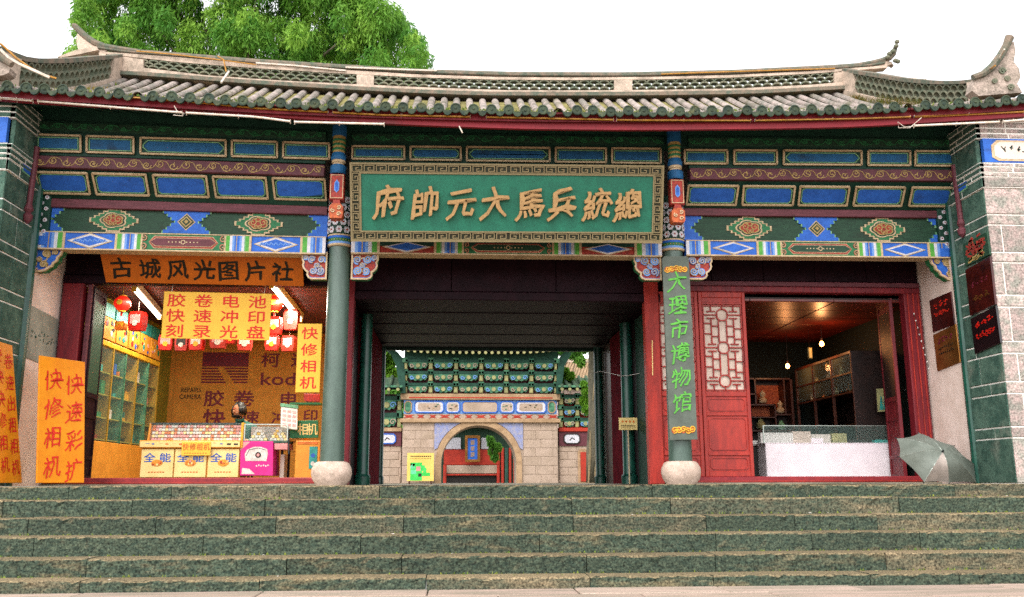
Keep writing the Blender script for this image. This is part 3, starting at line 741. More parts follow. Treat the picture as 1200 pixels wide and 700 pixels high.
# ---- hanging posts in front of the columns
def hanging_post(px, ytop, ybot, full=True):
    pt = at(px, ytop, -.6); pbm = at(px, ybot, -.6); X = (pt.x+pbm.x)/2; H = pt.z-pbm.z; z0 = pbm.z; Yc = -.58
    f = Fr((X, Yc, z0), (1, 0, 0), (0, 0, 1)); mb = MB()
    mb.prism(f, [(-.07, .0), (.07, .0), (.085, .03), (.085, .15), (.05, .19), (-.05, .19), (-.085, .15), (-.085, .03)], -.07, .075, 'orange_carve')
    mb.prism(f, [(-.05, .19), (.05, .19), (.04, .24), (-.04, .24)], -.05, .06, 'red_carve')
    mb.bbox(f, -.09, .09, .24, .58, -.07, .07, 'red_carve', .01)
    mb.ribbon(f, [(-.075, .26), (.075, .26), (.075, .56), (-.075, .56)], .008, .07, .078, 'cream', closed=True)
    mb.prism(f, [(0, .33), (.03, .36), (.03, .46), (0, .5), (-.03, .46), (-.03, .36)], .06, .08, 'blue_light')
    mb.prism(f, [(0, .345), (.02, .37), (.02, .45), (0, .48), (-.02, .45), (-.02, .37)], .06, .084, 'blue')
    mb.lathe((X, Yc, z0+.59), [(.09, 0), (.1, .02), (.1, .10), (.08, .12)], 16, 'blue_dim')
    mb.lathe((X, Yc, z0+.71), [(.07, 0), (.07, .02), (.085, .03), (.085, .06)], 16, 'cream')
    mb.lathe((X, Yc, z0+.77), [(.09, 0), (.095, .05), (.08, .1)], 16, 'blue_dim')
    mb.lathe((X, Yc, z0+.87), [(.075, 0), (.08, .22)], 16, 'gold'); mb.lathe((X, Yc, z0+1.09), [(.09, 0), (.09, max(.06, H-1.09))], 16, 'blue_dim')
    for i in range(3): mb.ribbon(f, spiral((-1)**i*.035, .05+i*.045, .03, 1.2, i*2, 1, 10), .01, .07, .088, 'cream')
    o = mb.build('hanging_post', hall)
    mb = MB()
    for zz in (.9, .96, 1.02): mb.lathe((X, Yc, z0+zz), [(.082, 0), (.086, .015), (.082, .03)], 12, 'green_mid')
    mb.build('post_band', o)
hanging_post(396, 148, 257); hanging_post(792, 154, 262)
# slim brown posts at the two ends
for X, d in ((-5.93, 1), (5.95, -1)):
    mb = MB(); z1 = at(1130, 205, -.55).z; mb.tube([(X, -.5, z1+.15), (X-d*.02, -.5, z1-.62)], .035, 8, 'maroon_beam')
    mb.lathe((X-d*.02, -.5, z1-.85), [(.01, 0), (.045, .04), (.06, .1), (.03, .14), (.055, .18), (.04, .24)], 12, 'maroon_beam'); mb.build('corner_pendant', hall)
    # green edge post and painted capital between the pier and the plastered wall
    mb = MB(); mb.tube([(X+d*-.08, -.2, 0), (X+d*-.08, -.2, 4.6)], .07, 12, 'green_post')
    o = mb.build('edge_post', hall); mb = MB()
    f = Fr((X+d*.0, -.12, 3.0), (1, 0, 0), (0, 0, 1)); mb.bbox(f, -.07, .06, 0, .72, -.1, 0, 'green_dark', .01); mb.bbox(f, -.09, .06, .0, .12, 0, .012, 'blue', .004)
    for i in range(7):
        mb.prism(f, circ(-.015+((-1)**i)*.03, .18+i*.075, .027, 8), 0, .012, 'white_paint'); mb.prism(f, circ(-.015+((-1)**i)*.03, .18+i*.075, .009, 6), .01, .018, 'red_carve')
    mb.build('painted_capital', o)
# ---- plastered inner walls of the end bays
for sgn in (-1, 1):
    mb = MB(); X = sgn*PX
    mb.box(Fr((0, 0, 0)), min(X, X+sgn*.4), max(X, X+sgn*.4), 0, 3.4, -.8, .2, 'plaster')
    mb.build('plastered_wall', hall)
# ------------------------------------------------------------------ the roof
YE, YR = -1.3, 2.6
_eave = [(-60, 108), (0, 112), (150, 121), (300, 130), (450, 136), (600, 140), (760, 141), (900, 140), (1000, 138), (1100, 133), (1200, 127), (1290, 116)]   # lower edge of the eave tiles
_base = [(-60, 78), (0, 80), (60, 84), (160, 88), (290, 98), (440, 107), (560, 112), (750, 112), (880, 110), (1015, 103), (1100, 100), (1200, 92), (1290, 84)]
_rtop = [(112, 60), (160, 64), (300, 74), (420, 81.5), (480, 84), (600, 89), (730, 89), (860, 86), (980, 80), (1045, 74)]
def curve(pts, Y): 
    q = [at(x, y, Y) for x, y in pts]; xs = [p.x for p in q]; zs = [p.z for p in q]
    return lambda X: float(np.interp(X, xs, zs))
def smooth(fn, d=.55): return lambda X: (fn(X-d)+2*fn(X-d/2)+3*fn(X)+2*fn(X+d/2)+fn(X+d))/9
zE = smooth(curve(_eave, YE)); zB = smooth(curve(_base, YR)); zT = smooth(curve(_rtop, YR), .3)
def roofz(X, Y):
    t = (Y-YE)/(YR-YE); a = zE(X)+.10; b = zB(X)-.085
    return a+(b-a)*(t-.10*math.sin(math.pi*t))
XL, XR = -7.3, 7.6
# deck with the pan tiles
N = 60; M_ = 12; P = []; F = []
for i in range(N+1):
    X = XL+(XR-XL)*i/N
    for j in range(M_+1):
        Y = YE-.02+(YR-YE)*j/M_; P.append((X, Y, roofz(X, Y)-.03))
for i in range(N):
    for j in range(M_): F.append((i*(M_+1)+j, (i+1)*(M_+1)+j, (i+1)*(M_+1)+j+1, i*(M_+1)+j+1))
mb = MB(); mb.add(P, F, 'tile_pan'); mb.build('roof_deck', hall)
mb = MB(); P2 = [(p[0], p[1]+.02, p[2]-.09) for p in P]; mb.add(P2, F, 'green_dark'); mb.build('soffit_board', hall)
# back slope
P = []; F = []
for i in range(N+1):
    X = XL+(XR-XL)*i/N
    for j, (Y, dz) in enumerate(((YR, 0), (YR+1.4, -.9), (YR+4.2, -2.1))): P.append((X, Y, zB(X)+dz))
for i in range(N):
    for j in range(2): F.append((i*3+j, (i+1)*3+j, (i+1)*3+j+1, i*3+j+1))
mb = MB(); mb.add(P, F, 'tile_grey'); mb.build('rear_roof_slope', hall)
# rows of round tiles with a cap at the eave, a drip tile between
nrow = 71; PITCH_X = (XR-XL)/nrow
capm = MB(); capm.lathe((0, 0, 0), [(.063, .0), (.066, -.03), (.052, -.034), (.05, -.026), (.02, -.024), (.012, -.034)], 14, 'tile_end', ax=(V((1, 0, 0)), V((0, 0, 1)), V((0, 1, 0))))
capme = capm.mesh('eave_cap')
dripm = MB(); fdr = Fr((0, 0, 0)); dripm.prism(fdr, [(-.06, .02), (-.055, -.015), (-.03, -.05), (0, -.062), (.03, -.05), (.055, -.015), (.06, .02), (.03, .0), (-.03, .0)], -.015, .015, 'tile_end'); dripme = dripm.mesh('drip_tile')
rr = random.Random(5)
for i in range(nrow):
    X = XL+(i+.5)*PITCH_X+rr.uniform(-.014, .014); r = .058; mb = MB(); P = []; F = []; k = 0
    ts = []; n = 13
    for j in range(n):
        for e, rad in ((0, r*1.0), (1, r*.90)):
            t = (j+e*.985)/n; ts.append((YE+(YR-YE)*t, rad, rr.uniform(-.004, .004) if e == 0 else 0))
    for Y, rad, dz in ts:
        z = roofz(X, Y)-.012
        for q in range(7):
            a = math.pi*q/6; P.append((X+rad*1.05*math.cos(a), Y, z+rad*1.1*math.sin(a)+dz))
    for j in range(len(ts)-1):
        for q in range(6): F.append((j*7+q, (j+1)*7+q, (j+1)*7+q+1, j*7+q+1))
    mb.add(P, F, 'tile_grey'); o = mb.build('tile_row', hall)
    z = roofz(X, YE)-.012
    if i not in (13, 37, 58): link('eave_cap', capme, o, loc=(X, YE-.005+rr.uniform(-.015, .01), z+.02+rr.uniform(-.008, .006)), rot=(rr.uniform(-.14, .10), 0, rr.uniform(-.10, .10)))
    Xd = X+PITCH_X/2; link('drip_tile', dripme, o, loc=(Xd, YE-.03, roofz(Xd, YE)-.02), rot=(rr.uniform(-.1, .1), rr.uniform(-.06, .06), 0))
# moss on the tiles near the eave
mb = MB()
for i in range(5200):
    X = rr.uniform(XL, XR); Y = YE+abs(rr.gauss(0, .5)); z = roofz(X, Y)+rr.uniform(-.02, .03); a = rr.uniform(0, 6.3); r = rr.uniform(.008, .022)
    p = V((X, Y, z)); q = V((math.cos(a)*r, math.sin(a)*r, 0)); mb.add([p-q, p+q, p+V((0, -.01, rr.uniform(.01, .035)))], [(0, 1, 2)], 'moss')
mb.build('moss', hall, kind='stuff')
# eave board (red fascia) following the curve
def sweep(name, k, fn, Y0, Y1, h0, h1, xa, xb, n=40, parent=hall, **kw):
    P = []; F = []
    for i in range(n+1):
        X = xa+(xb-xa)*i/n; z = fn(X)
        P += [(X, Y0, z+h0), (X, Y1, z+h0), (X, Y1, z+h1), (X, Y0, z+h1)]
    for i in range(n):
        for j in range(4): F.append((i*4+j, i*4+(j+1) % 4, (i+1)*4+(j+1) % 4, (i+1)*4+j))
    F += [(0, 3, 2, 1), (n*4, n*4+1, n*4+2, n*4+3)]
    mb = MB(); mb.add(P, F, k); return mb.build(name, parent, **kw)
_fb = [(-60, 112), (0, 118), (150, 127), (240, 132), (300, 136), (450, 145), (600, 151), (740, 152.5), (900, 151), (1000, 149), (1100, 143), (1200, 137), (1290, 127)]
zF = smooth(curve(_fb, YE+.05))
def fascia():
    P = []; F = []; n = 60
    for i in range(n+1):
        X = XL+(XR-XL)*i/n; zt = zE(X)+.015; zb = zF(X)
        P += [(X, YE+.05, zb), (X, YE+.10, zb), (X, YE+.10, zt+.1), (X, YE+.05, zt+.1)]
    for i in range(n):
        for j in range(4): F.append((i*4+j, i*4+(j+1) % 4, (i+1)*4+(j+1) % 4, (i+1)*4+j))
    mb = MB(); mb.add(P, F, 'red_fascia'); mb.build('eave_board', hall)
fascia()
# rafters under the eave
rfm = MB(); rfm.box(Fr((0, 0, 0)), -.03, .03, -.04, .03, -1.0, 0, 'green_dark'); rf = rfm.mesh('rafter')
for i in range(60):
    X = -6.6+i*.225; o = link('rafter', rf, hall, loc=(X, YE+.12, zE(X)-.0), rot=(math.atan2(roofz(X, -.3)-roofz(X, YE), 1.0), 0, 0))
# closing board from the rafters to the eave beam
sweep('upper_board', 'green_dark', lambda X: zE(X), -.42, -.36, -.05, .34, -6.3, 6.3)
# light tubes strapped along the eave board: amber above, white below
def tube_run(xs, ys_fn, k, label, grp, r=.012, Y=YE+.03):
    for n_, (xa, xb) in enumerate(xs):
        pts = []
        for i in range(9):
            x = lerp(xa, xb, i/8); p = at(x, yline(ys_fn, x), Y-.0); pts.append(p)
        t = thing('light_tube', label[n_], 'light tube', tuple(pts[0]), grp)
        mb = MB(); mb.tube(pts, r, 6, k); mb.build('tube', t)
        mb = MB()
        for i in (0, 4, 8): p = pts[i]; mb.tube([p+V((0, -.0, .022)), p+V((0, .03, -.02))], .006, 4, 'tube_white')
        mb.build('clip', t)
amb = [(0, 104.5), (150, 114), (240, 121), (300, 127), (450, 135), (600, 138), (740, 141), (880, 141.5), (1000, 139.5), (1100, 136), (1200, 131)]
tube_run([(0, 41), (44, 214), (220, 384), (390, 551), (570, 719), (723, 880), (885, 1067), (1072, 1200)], amb, 'tube_amber',
         ['amber light tube on the red eave board at its far left end', 'amber light tube on the eave board above the first two blue panels', 'amber light tube on the eave board above the orange shop sign',
          'amber light tube on the eave board over the left half of the name board', 'amber light tube on the eave board over the middle of the name board', 'amber light tube on the eave board over the right column',
          'amber light tube on the eave board above the right shop', 'amber light tube on the eave board beside the right pier'], 'amber light tubes along the eave')
wht = [(0, 115), (38, 118), (150, 127), (214, 132), (300, 137), (345, 143), (450, 145.5), (600, 151), (1070, 147.5), (1170, 143), (1200, 140.5)]
tube_run([(0, 38), (44, 213), (218, 340), (345, 450), (1072, 1171), (1176, 1200)], wht, 'tube_white',
         ['white light tube under the red eave board at its far left end', 'white light tube under the eave board above the first two blue panels', 'white light tube under the eave board above the shop sign',
          'white light tube under the eave board ending beside the name board', 'white light tube under the eave board near the right pier', 'short white light tube over the right pier'], 'white light tubes along the eave', .014)
def wire(pts, label, r=.004, k='tube_white'):
    mb = MB(); mb.tube(pts, r, 5, k); o = mb.build('loose_wire'); tag(o, label, 'wire', None)
wire([at(x, y, YE-.02) for x, y in ((204, 124), (208, 131), (216, 133), (214, 136), (203, 135))], 'loose wire end dangling under the eave left of the orange sign')
wire([at(x, y, YE-.02) for x, y in ((1080, 138), (1066, 150), (1053, 150), (1052, 143), (1060, 149), (1070, 148))], 'looped wire hanging from the eave above the right shop')
wire([at(x, y, YE-.02) for x, y in ((538, 148), (542, 156))], 'short stub of white wire under the eave above the name board', .008)
# ---- main ridge: openwork between white blocks, a cap above
sweep('ridge_foot', 'ridge_cap', zB, YR-.16, YR+.1, -.07, -.005, -6.3, 6.0)
def mortar_between(x0, x1, y0f, y1f, name, k, Y, d=.16):
    P = []; F = []; n = 10
    for i in range(n+1):
        x = lerp(x0, x1, i/n); a = at(x, yline(y0f, x), Y); b = at(x, yline(y1f, x), Y)
        P += [(b.x, Y, b.z), (b.x, Y+d, b.z), (a.x, Y+d, a.z), (a.x, Y, a.z)]
    for i in range(n):
        for j in range(4): F.append((i*4+j, i*4+(j+1) % 4, (i+1)*4+(j+1) % 4, (i+1)*4+j))
    F += [(0, 3, 2, 1), (n*4, n*4+1, n*4+2, n*4+3)]
    mb = MB(); mb.add(P, F, k); return mb.build(name, hall)
L0 = [(112, 60), (150, 62), (170, 64), (300, 75), (420, 83), (480, 87), (600, 91), (730, 91), (860, 88), (980, 82), (1020, 79), (1048, 76)]       # cap underside
L1 = [(112, 62), (170, 70), (300, 80), (420, 87.5), (480, 90.5), (600, 94), (730, 94), (860, 91), (980, 85), (1020, 83), (1048, 78)]            # top of openwork
L2 = [(112, 74), (170, 79), (225, 87), (300, 93), (420, 99), (480, 102), (600, 106), (730, 106), (860, 104), (980, 98), (1020, 96), (1048, 90)]    # bottom of openwork
L3 = [(112, 86), (170, 89), (225, 95), (300, 100), (420, 106), (480, 109), (600, 112), (730, 112), (860, 110), (980, 105), (1020, 102), (1048, 98)]
Lc = [(112, 55), (150, 60.5), (170, 62), (300, 72.5), (420, 80), (480, 84), (600, 87.5), (730, 88), (860, 85), (980, 79), (1020, 76), (1048, 71)]
mortar_between(116, 1040, L0, L1, 'ridge_band', 'ridge_white', YR-.06)
mortar_between(150, 1040, L2, L3, 'ridge_band', 'ridge_white', YR-.10)
for a, b in ((116, 124), (126, 168), (418, 438), (720, 741), (978, 1015)): mortar_between(a, b, L1, L2 if a > 130 else [(100, 84), (170, 84)], 'ridge_block', 'ridge_white', YR-.09)
# cap roll
pts = []
for i in range(60):
    x = lerp(116, 1035, i/59); p = at(x, yline(Lc, x), YR+.02); pts.append(p)
mb = MB(); mb.tube([p+V((0, 0, 0)) for p in pts], .05, 8, 'ridge_cap'); mb.tube([p+V((0, -.05, -.03)) for p in pts], .025, 6, 'ridge_cap'); me = mb.mesh('ridge_cap'); link('ridge_cap', me, hall)
# openwork of overlapping curved tiles (each about 7 px: joined)
def openwork(f, W, Hf, parent, k='lattice_tile', s=.085, tf=None):
    """scales: rows of arcs; tf maps (a, t in 0..1) to a point"""
    mb = MB(); n = max(1, round(W/(2*s)));
    rows = 3
    for r in range(rows):
        for i in range(n+1):
            cx = (i+(.5 if r % 2 else 0))*W/n
            pts = []
            for q in range(7):
                a = math.pi*q/6; xx = cx+W/n*.5*math.cos(a); tt = (r+.02+.95*math.sin(a))/rows
                if xx < 0 or xx > W: continue
                pts.append((xx, min(1, tt)))
            for p, q in zip(pts[:-1], pts[1:]):
                A, B = tf(*p), tf(*q); dz = V((0, 0, .014)); dy = V((0, .12, 0))
                mb.add([A-dz, B-dz, B+dz, A+dz, A-dz+dy, B-dz+dy, B+dz+dy, A+dz+dy], [(0, 1, 2, 3), (3, 2, 6, 7), (1, 0, 4, 5), (0, 3, 7, 4)], k)
    return mb.build('openwork', parent, kind='stuff')
for a, b in ((168, 418), (438, 720), (741, 978)):
    X0 = at(a, 90, YR).x; X1 = at(b, 95, YR).x
    def tf(u, t, a=a, b=b, X0=X0, X1=X1):
        x = lerp(a, b, u/(X1-X0)); return at(x, lerp(yline(L2, x), yline(L1, x), t), YR-.05)
    openwork(None, X1-X0, 0, hall, tf=tf)
# horns at both ends of the main ridge
def horn(pts, Y, rs, k='ridge_cap'):
    P = [at(x, y, Y) for x, y in pts]; mb = MB(); mb.tube(P, rs, 8, k); return mb
mb = horn([(165, 61.5), (140, 58), (122, 55), (110, 50), (100, 43), (92, 35), (87, 30), (85, 29)], YR, [.05, .055, .06, .06, .055, .05, .045, .025]); mb.build('ridge_horn', hall)
mb = MB(); f = Fr((0, YR, 0)); q = [at(x, y, YR) for x, y in ((91, 40), (100, 47), (112, 54), (126, 60), (118, 64), (93, 62), (90, 50))]
mb.prism(f, [(p.x, p.z) for p in q], -.08, .02, 'ridge_white'); mb.build('horn_web', hall)
q = [at(x, y, YR) for x, y in ((70, 70), (92, 62), (116, 58), (118, 62), (95, 67), (74, 71))]
mb = MB(); mb.prism(f, [(p.x, p.z) for p in q], .02, .10, 'ridge_white'); mb.build('horn_ledge', hall)
mb = horn([(985, 79), (1005, 77), (1022, 74), (1034, 71), (1042, 68), (1047, 63), (1050, 54)], YR, [.05, .05, .05, .05, .055, .05, .035]); mb.build('ridge_horn', hall)
q = [at(x, y, YR) for x, y in ((1015, 77), (1038, 72), (1044, 73), (1047, 78), (1044, 76), (1030, 80), (1015, 81))]
mb = MB(); mb.prism(f, [(p.x, p.z) for p in q], -.08, .02, 'ridge_white')
for x, y in ((1038, 70), (1040, 66), (1044, 63), (1048, 57), (1049, 52), (1047, 74), (1050, 75)): c_ = at(x, y, YR); mb.lathe(c_+V((0, -.07, -.03)), [(.01, 0), (.04, .02), (.045, .05), (.01, .08)], 8, 'lattice_tile')
mb.build('horn_web', hall)
# ---- gable ridges running down to the eave at both ends, with their own horns
def gable_ridge(sgn):
    A = (at(1030, 82, YR) if sgn > 0 else at(110, 66, YR)); 
    Xa = 6.02 if sgn > 0 else -6.25; Xb = 6.42 if sgn > 0 else -6.35
    Ya, Yb = YR-.1, YE+.25
    n = 24; rows = []
    if sgn > 0: topc = [(1017, 81.5), (1030, 83), (1045, 86), (1060, 88.5), (1080, 91), (1110, 92), (1140, 91.5), (1156, 87)]
    else: topc = [(112, 62), (95, 64), (80, 65), (60, 65.5), (40, 65), (22, 64), (8, 58), (-6, 47)]
    def base(t): X = lerp(Xa, Xb, t); Y = lerp(Ya, Yb, t); return V((X, Y, roofz(X, Y)))
    def top(t):
        X = lerp(Xa, Xb, t); Y = lerp(Ya, Yb, t); b = base(t)
        # find the height at which the top curve passes for this place
        best = None
        for h in np.linspace(.2, .9, 36):
            p = V((X, Y, b.z+h)); v = p-CAM; d = v.dot(FW); px = 600+FPX*v.dot(RT)/d; py = 350-FPX*v.dot(UP)/d
            yl = yline(topc, px) if sgn > 0 else yline(list(reversed(topc)), px)
            if best is None or abs(py-yl) < best[0]: best = (abs(py-yl), h)
        return best[1]
    hs_ = [top(i/n) for i in range(n+1)]
    hs_ = [np.mean(hs_[max(0, i-2):i+3]) for i in range(n+1)]
    def wallstrip(t0, t1, f0, f1, name, k, wd):
        P = []; F = []; m = 12
        for i in range(m+1):
            t = lerp(t0, t1, i/m); b = base(t); h = float(np.interp(t*n, range(n+1), hs_))
            for dx, ff in ((-wd, f0), (wd, f0), (wd, f1), (-wd, f1)): P.append((b.x+dx, b.y, b.z-.03+h*ff))
        for i in range(m):
            for j in range(4): F.append((i*4+j, i*4+(j+1) % 4, (i+1)*4+(j+1) % 4, (i+1)*4+j))
        F += [(0, 3, 2, 1), (m*4, m*4+1, m*4+2, m*4+3)]
        mb = MB(); mb.add(P, F, k); return mb.build(name, hall)
    wallstrip(0, .97, 0, .22, 'gable_ridge_base', 'ridge_white', .09)
    wallstrip(0, .97, .86, .98, 'gable_ridge_cap', 'ridge_cap', .08)
    wallstrip(0, .09, .2, .88, 'ridge_block', 'ridge_white', .085); wallstrip(.84, .97, .2, .88, 'ridge_block', 'ridge_white', .085)
    Ltot = abs(Yb-Ya)*.77
    def tf(u, t):
        tt = .09+u/Ltot*.75; b = base(tt); h = float(np.interp(tt*n, range(n+1), hs_)); return V((b.x-sgn*.06, b.y, b.z-.03+h*(.22+.64*t)))
    mb = MB(); s = .075; nn = int(Ltot/(2*s))
    for r in range(3):
        for i in range(nn+1):
            cx = (i+(.5 if r % 2 else 0))*Ltot/nn; pts = [(cx+Ltot/nn*.5*math.cos(math.pi*q/6), (r+.02+.95*math.sin(math.pi*q/6))/3) for q in range(7)]
            pts = [p for p in pts if 0 <= p[0] <= Ltot]
            for p, q in zip(pts[:-1], pts[1:]):
                A_, B_ = tf(*p), tf(*q); dz = V((0, 0, .014)); dx = V((sgn*.11, 0, 0))
                mb.add([A_-dz, B_-dz, B_+dz, A_+dz, A_-dz+dx, B_-dz+dx, B_+dz+dx, A_+dz+dx], [(0, 1, 2, 3), (3, 2, 6, 7), (1, 0, 4, 5), (0, 3, 7, 4)], 'lattice_tile')
    mb.build('openwork', hall, kind='stuff')
    # end horn in front, over the eave
    Yh = YE+.2
    if sgn > 0:
        cap = [(1140, 91), (1152, 87), (1163, 78), (1172, 66), (1179, 54), (1183, 44)]; body = [(1140, 94), (1153, 91), (1165, 81), (1174, 68), (1181, 54), (1186, 50), (1188, 62), (1186, 74), (1192, 82), (1194, 92), (1190, 100), (1196, 110), (1145, 114), (1137, 108)]
    else:
        cap = [(14, 76), (6, 71), (-4, 61), (-16, 42), (-24, 24), (-28, 8)]; body = [(14, 82), (4, 76), (-8, 62), (-20, 42), (-30, 20), (-34, 40), (-36, 80), (-30, 92), (6, 90), (12, 87)]
    mb = MB(); mb.tube([at(x, y, Yh-.05) for x, y in cap], [.04, .045, .05, .05, .05, .06], 8, 'ridge_cap'); mb.build('ridge_horn', hall)
    f = Fr((0, Yh, 0)); mb = MB(); mb.prism(f, [(at(x, y, Yh).x, at(x, y, Yh).z) for x, y in body], -.12, .04, 'horn_stone')
    o = mb.build('horn_body', hall)
    if sgn > 0:
        mb = MB()
        for x, y, r in ((1174, 84, .05), (1180, 93, .04), (1165, 96, .035), (1184, 103, .045)):
            p = at(x, y, Yh-.04); mb.ribbon(f, spiral(p.x, p.z, r, 1.5, 0, 1, 14), .02, .03, .06, 'lattice_tile')
        mb.build('horn_carving', o, kind='stuff')
    # weeds between the tiles
    mb = MB()
    for i in range(1500 if sgn > 0 else 300):
        t = rr.uniform(.1, .8); b = base(t); p = b+V((-sgn*rr.uniform(.06, .2), 0, -.02)); h = rr.uniform(.04, .16 if sgn > 0 else .10)*(1.4 if .3 < t < .6 else .8); a = rr.uniform(-.5, .5)
        q = V((.009, .009, 0)); tip = p+V((a*h, rr.uniform(-.4, .4)*h, h)); mb.add([p-q, p+q, tip], [(0, 1, 2)], rr.choice(['weed', 'weed', 'moss']))
    tag(mb.build('weeds', kind='stuff'), 'dry yellow green weeds growing from the roof at the %s gable ridge' % ('right' if sgn > 0 else 'left'), 'weeds')
gable_ridge(1); gable_ridge(-1)
# cords with bulbs tied over the ridges
def cord(px, Ys, k, label, r=.011):
    n = len(px); pts = [at(x, y, lerp(Ys[0], Ys[1], i/(n-1))) for i, (x, y) in enumerate(px)]
    mb = MB(); mb.tube(pts, r, 5, k); tag(mb.build('string_light'), label, 'light cord', 'light cords on the roof')
cord([(0, 51), (8, 58), (20, 69), (36, 80), (52, 88), (66, 92)], (YE+.15, YE+.4), 'tube_amber', 'amber light cord sloping down at the top left corner of the roof', .014)
cord([(0, 58), (10, 68), (22, 75), (40, 83), (58, 91)], (YE+.1, YE+.3), 'tube_white', 'white light cord sloping down at the top left corner of the roof', .02)
cord([(26, 71), (50, 72), (88, 74)], (-.15, 1.2), 'tube_white', 'white light cord lying along the left gable ridge', .02)
cord([(160, 60), (200, 63.5), (255, 70), (300, 76)], (YR-.1, YR-.1), 'tube_amber', 'amber light cord on the ridge cap below the tree')
cord([(255, 66), (262, 70), (265, 84)], (YR-.12, YR-.14), 'tube_amber', 'short amber cord hanging down the ridge below the tree')
cord([(268, 84), (259, 97)], (YR-.2, YR-.4), 'tube_white', 'white rod leaning on the ridge foot below the tree', .02)
cord([(300, 74), (345, 77), (405, 83)], (YR-.08, YR-.08), 'tube_white', 'white light cord on the ridge cap left of its first white block', .016)
cord([(405, 79), (450, 81), (512, 83)], (YR-.08, YR-.08), 'tube_white', 'white light cord on the ridge cap where the tree ends', .016)
cord([(775, 87), (860, 84), (925, 82), (978, 80.5)], (YR-.08, YR-.08), 'tube_amber', 'amber light cord on the right half of the ridge cap', .012)
cord([(1028, 87), (1040, 97), (1057, 108)], (1.9, 1.5), 'tube_amber', 'amber light cord crossing the start of the right gable ridge', .014)
cord([(1032, 90.5), (1060, 92), (1085, 93)], (2.0, 1.0), 'tube_white', 'white light cord along the right gable ridge', .014)
cord([(1121, 113), (1137, 101), (1153, 87), (1166, 77)], (.45, YE-.1), 'tube_amber', 'amber light cord rising to the right roof horn', .012)
cord([(1142, 111), (1152, 98), (1165, 80), (1177, 58)], (-.1, YE-.1), 'tube_white', 'white light cord rising to the right roof horn', .012)
# ------------------------------------------------------------------ walls, ceilings and fronts behind the columns
YS = .75
YBL, YBR, YP = 5.6, 4.6, 5.2
def room_wall(name, x0, x1, y0, y1, z0, z1, k, parent=hall):
    mb = MB(); mb.box(Fr((0, 0, 0)), x0, x1, z0, z1, -y1, -y0, k); return mb.build(name, parent)
F0 = Fr((0, 0, 0))
zl = at(200, 334, YS).z; zr = at(960, 344, YS).z; zc = at(600, 353, YS).z
# upper boards at the shop fronts, plank by plank
def planks(name, x0, x1, z0, z1, Y, n, k, vert=True, th=.04):
    for i in range(n):
        mb = MB()
        if vert: mb.bbox(Fr((0, Y, 0)), lerp(x0, x1, i/n)+.004, lerp(x0, x1, (i+1)/n)-.004, z0, z1, -th, rr.uniform(0, .006), k, .005)
        else: mb.bbox(Fr((0, Y, 0)), x0, x1, lerp(z0, z1, i/n)+.003, lerp(z0, z1, (i+1)/n)-.003, -th, rr.uniform(0, .006), k, .005)
        mb.build(name, hall)
mb = MB(); mb.box(Fr((0, YS, 0)), -5.98, 5.98, 2.72, 3.9, -.08, -.045, 'maroon'); mb.build('light_stop_backing', hall)  # added behind the planks so no light shows through their gaps
planks('upper_board', -5.98, -2.2, zl+.13, 3.9, YS, 5, 'maroon')
planks('upper_board', -2.2, 2.2, zc+.13, 3.9, YS, 3, 'maroon')
planks('upper_board', 2.2, 5.98, zr+.17, 3.9, YS, 5, 'maroon')
for nm, xa, xb, z, h, k in (('lintel', -5.98, -2.25, zl, .12, 'maroon'), ('lintel', -2.2, 2.2, zc, .12, 'maroon'), ('lintel', 2.25, 5.98, zr, .085, 'red_post'), ('lintel', 2.25, 5.98, zr+.09, .07, 'maroon_beam')):
    mb = MB(); mb.bbox(Fr((0, YS, 0)), xa, xb, z, z+h, -.1, .04, k, .01); mb.build(nm, hall)
# ceiling under the eave between the front beam and the shop fronts
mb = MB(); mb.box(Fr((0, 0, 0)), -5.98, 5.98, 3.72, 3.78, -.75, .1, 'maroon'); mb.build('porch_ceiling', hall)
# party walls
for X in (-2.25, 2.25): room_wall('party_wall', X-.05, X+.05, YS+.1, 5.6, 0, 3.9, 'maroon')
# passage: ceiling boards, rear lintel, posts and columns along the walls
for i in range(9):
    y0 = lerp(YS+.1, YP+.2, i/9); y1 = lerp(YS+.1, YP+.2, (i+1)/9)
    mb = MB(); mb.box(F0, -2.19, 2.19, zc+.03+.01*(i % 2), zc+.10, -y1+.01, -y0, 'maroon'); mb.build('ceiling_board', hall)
mb = MB(); mb.bbox(Fr((0, YP+.2, 0)), -2.19, 2.19, zc-.02, 3.9, -.1, .0, 'green_dark', .01); mb.build('rear_lintel', hall)
def post(x0, x1, y0, y1, z1, k, name='post'):
    mb = MB(); mb.bbox(Fr((0, y0, 0)), x0, x1, 0, z1, -(y1-y0), 0, k, .01); return mb.build(name, hall)
post(1.97, 2.17, YS-.06, YS+.1, 3.2, 'red_door'); post(-2.17, -2.06, YS-.06, YS+.1, 3.2, 'red_post')
for X, Y, r, k in ((2.03, 2.45, .10, 'green_post'), (2.0, 5.1, .085, 'green_post'), (-2.0, 1.9, .09, 'green_post'), (-2.02, 5.15, .06, 'green_post')):
    mb = MB(); mb.lathe((X, Y, 0), [(r*1.25, 0), (r*1.3, .12), (r*1.05, .15), (r, .16), (r*.95, zc)], 20, k); me = mb.mesh('inner_column'); smooth_by_angle(me); link('inner_column', me, hall)
post(2.06, 2.19, 2.95, 4.1, zc, 'red_panel', 'wall_panel'); post(2.10, 2.19, 4.12, 4.95, zc, 'shelf_wood', 'wall_panel')
post(-2.19, -2.02, 2.1, 5.0, zc, 'red_panel', 'wall_panel'); post(-2.19, -2.10, .9, 1.75, zc, 'maroon', 'wall_panel')
post(2.13, 2.19, 1.4, 2.2, zc, 'green_dark', 'wall_panel')
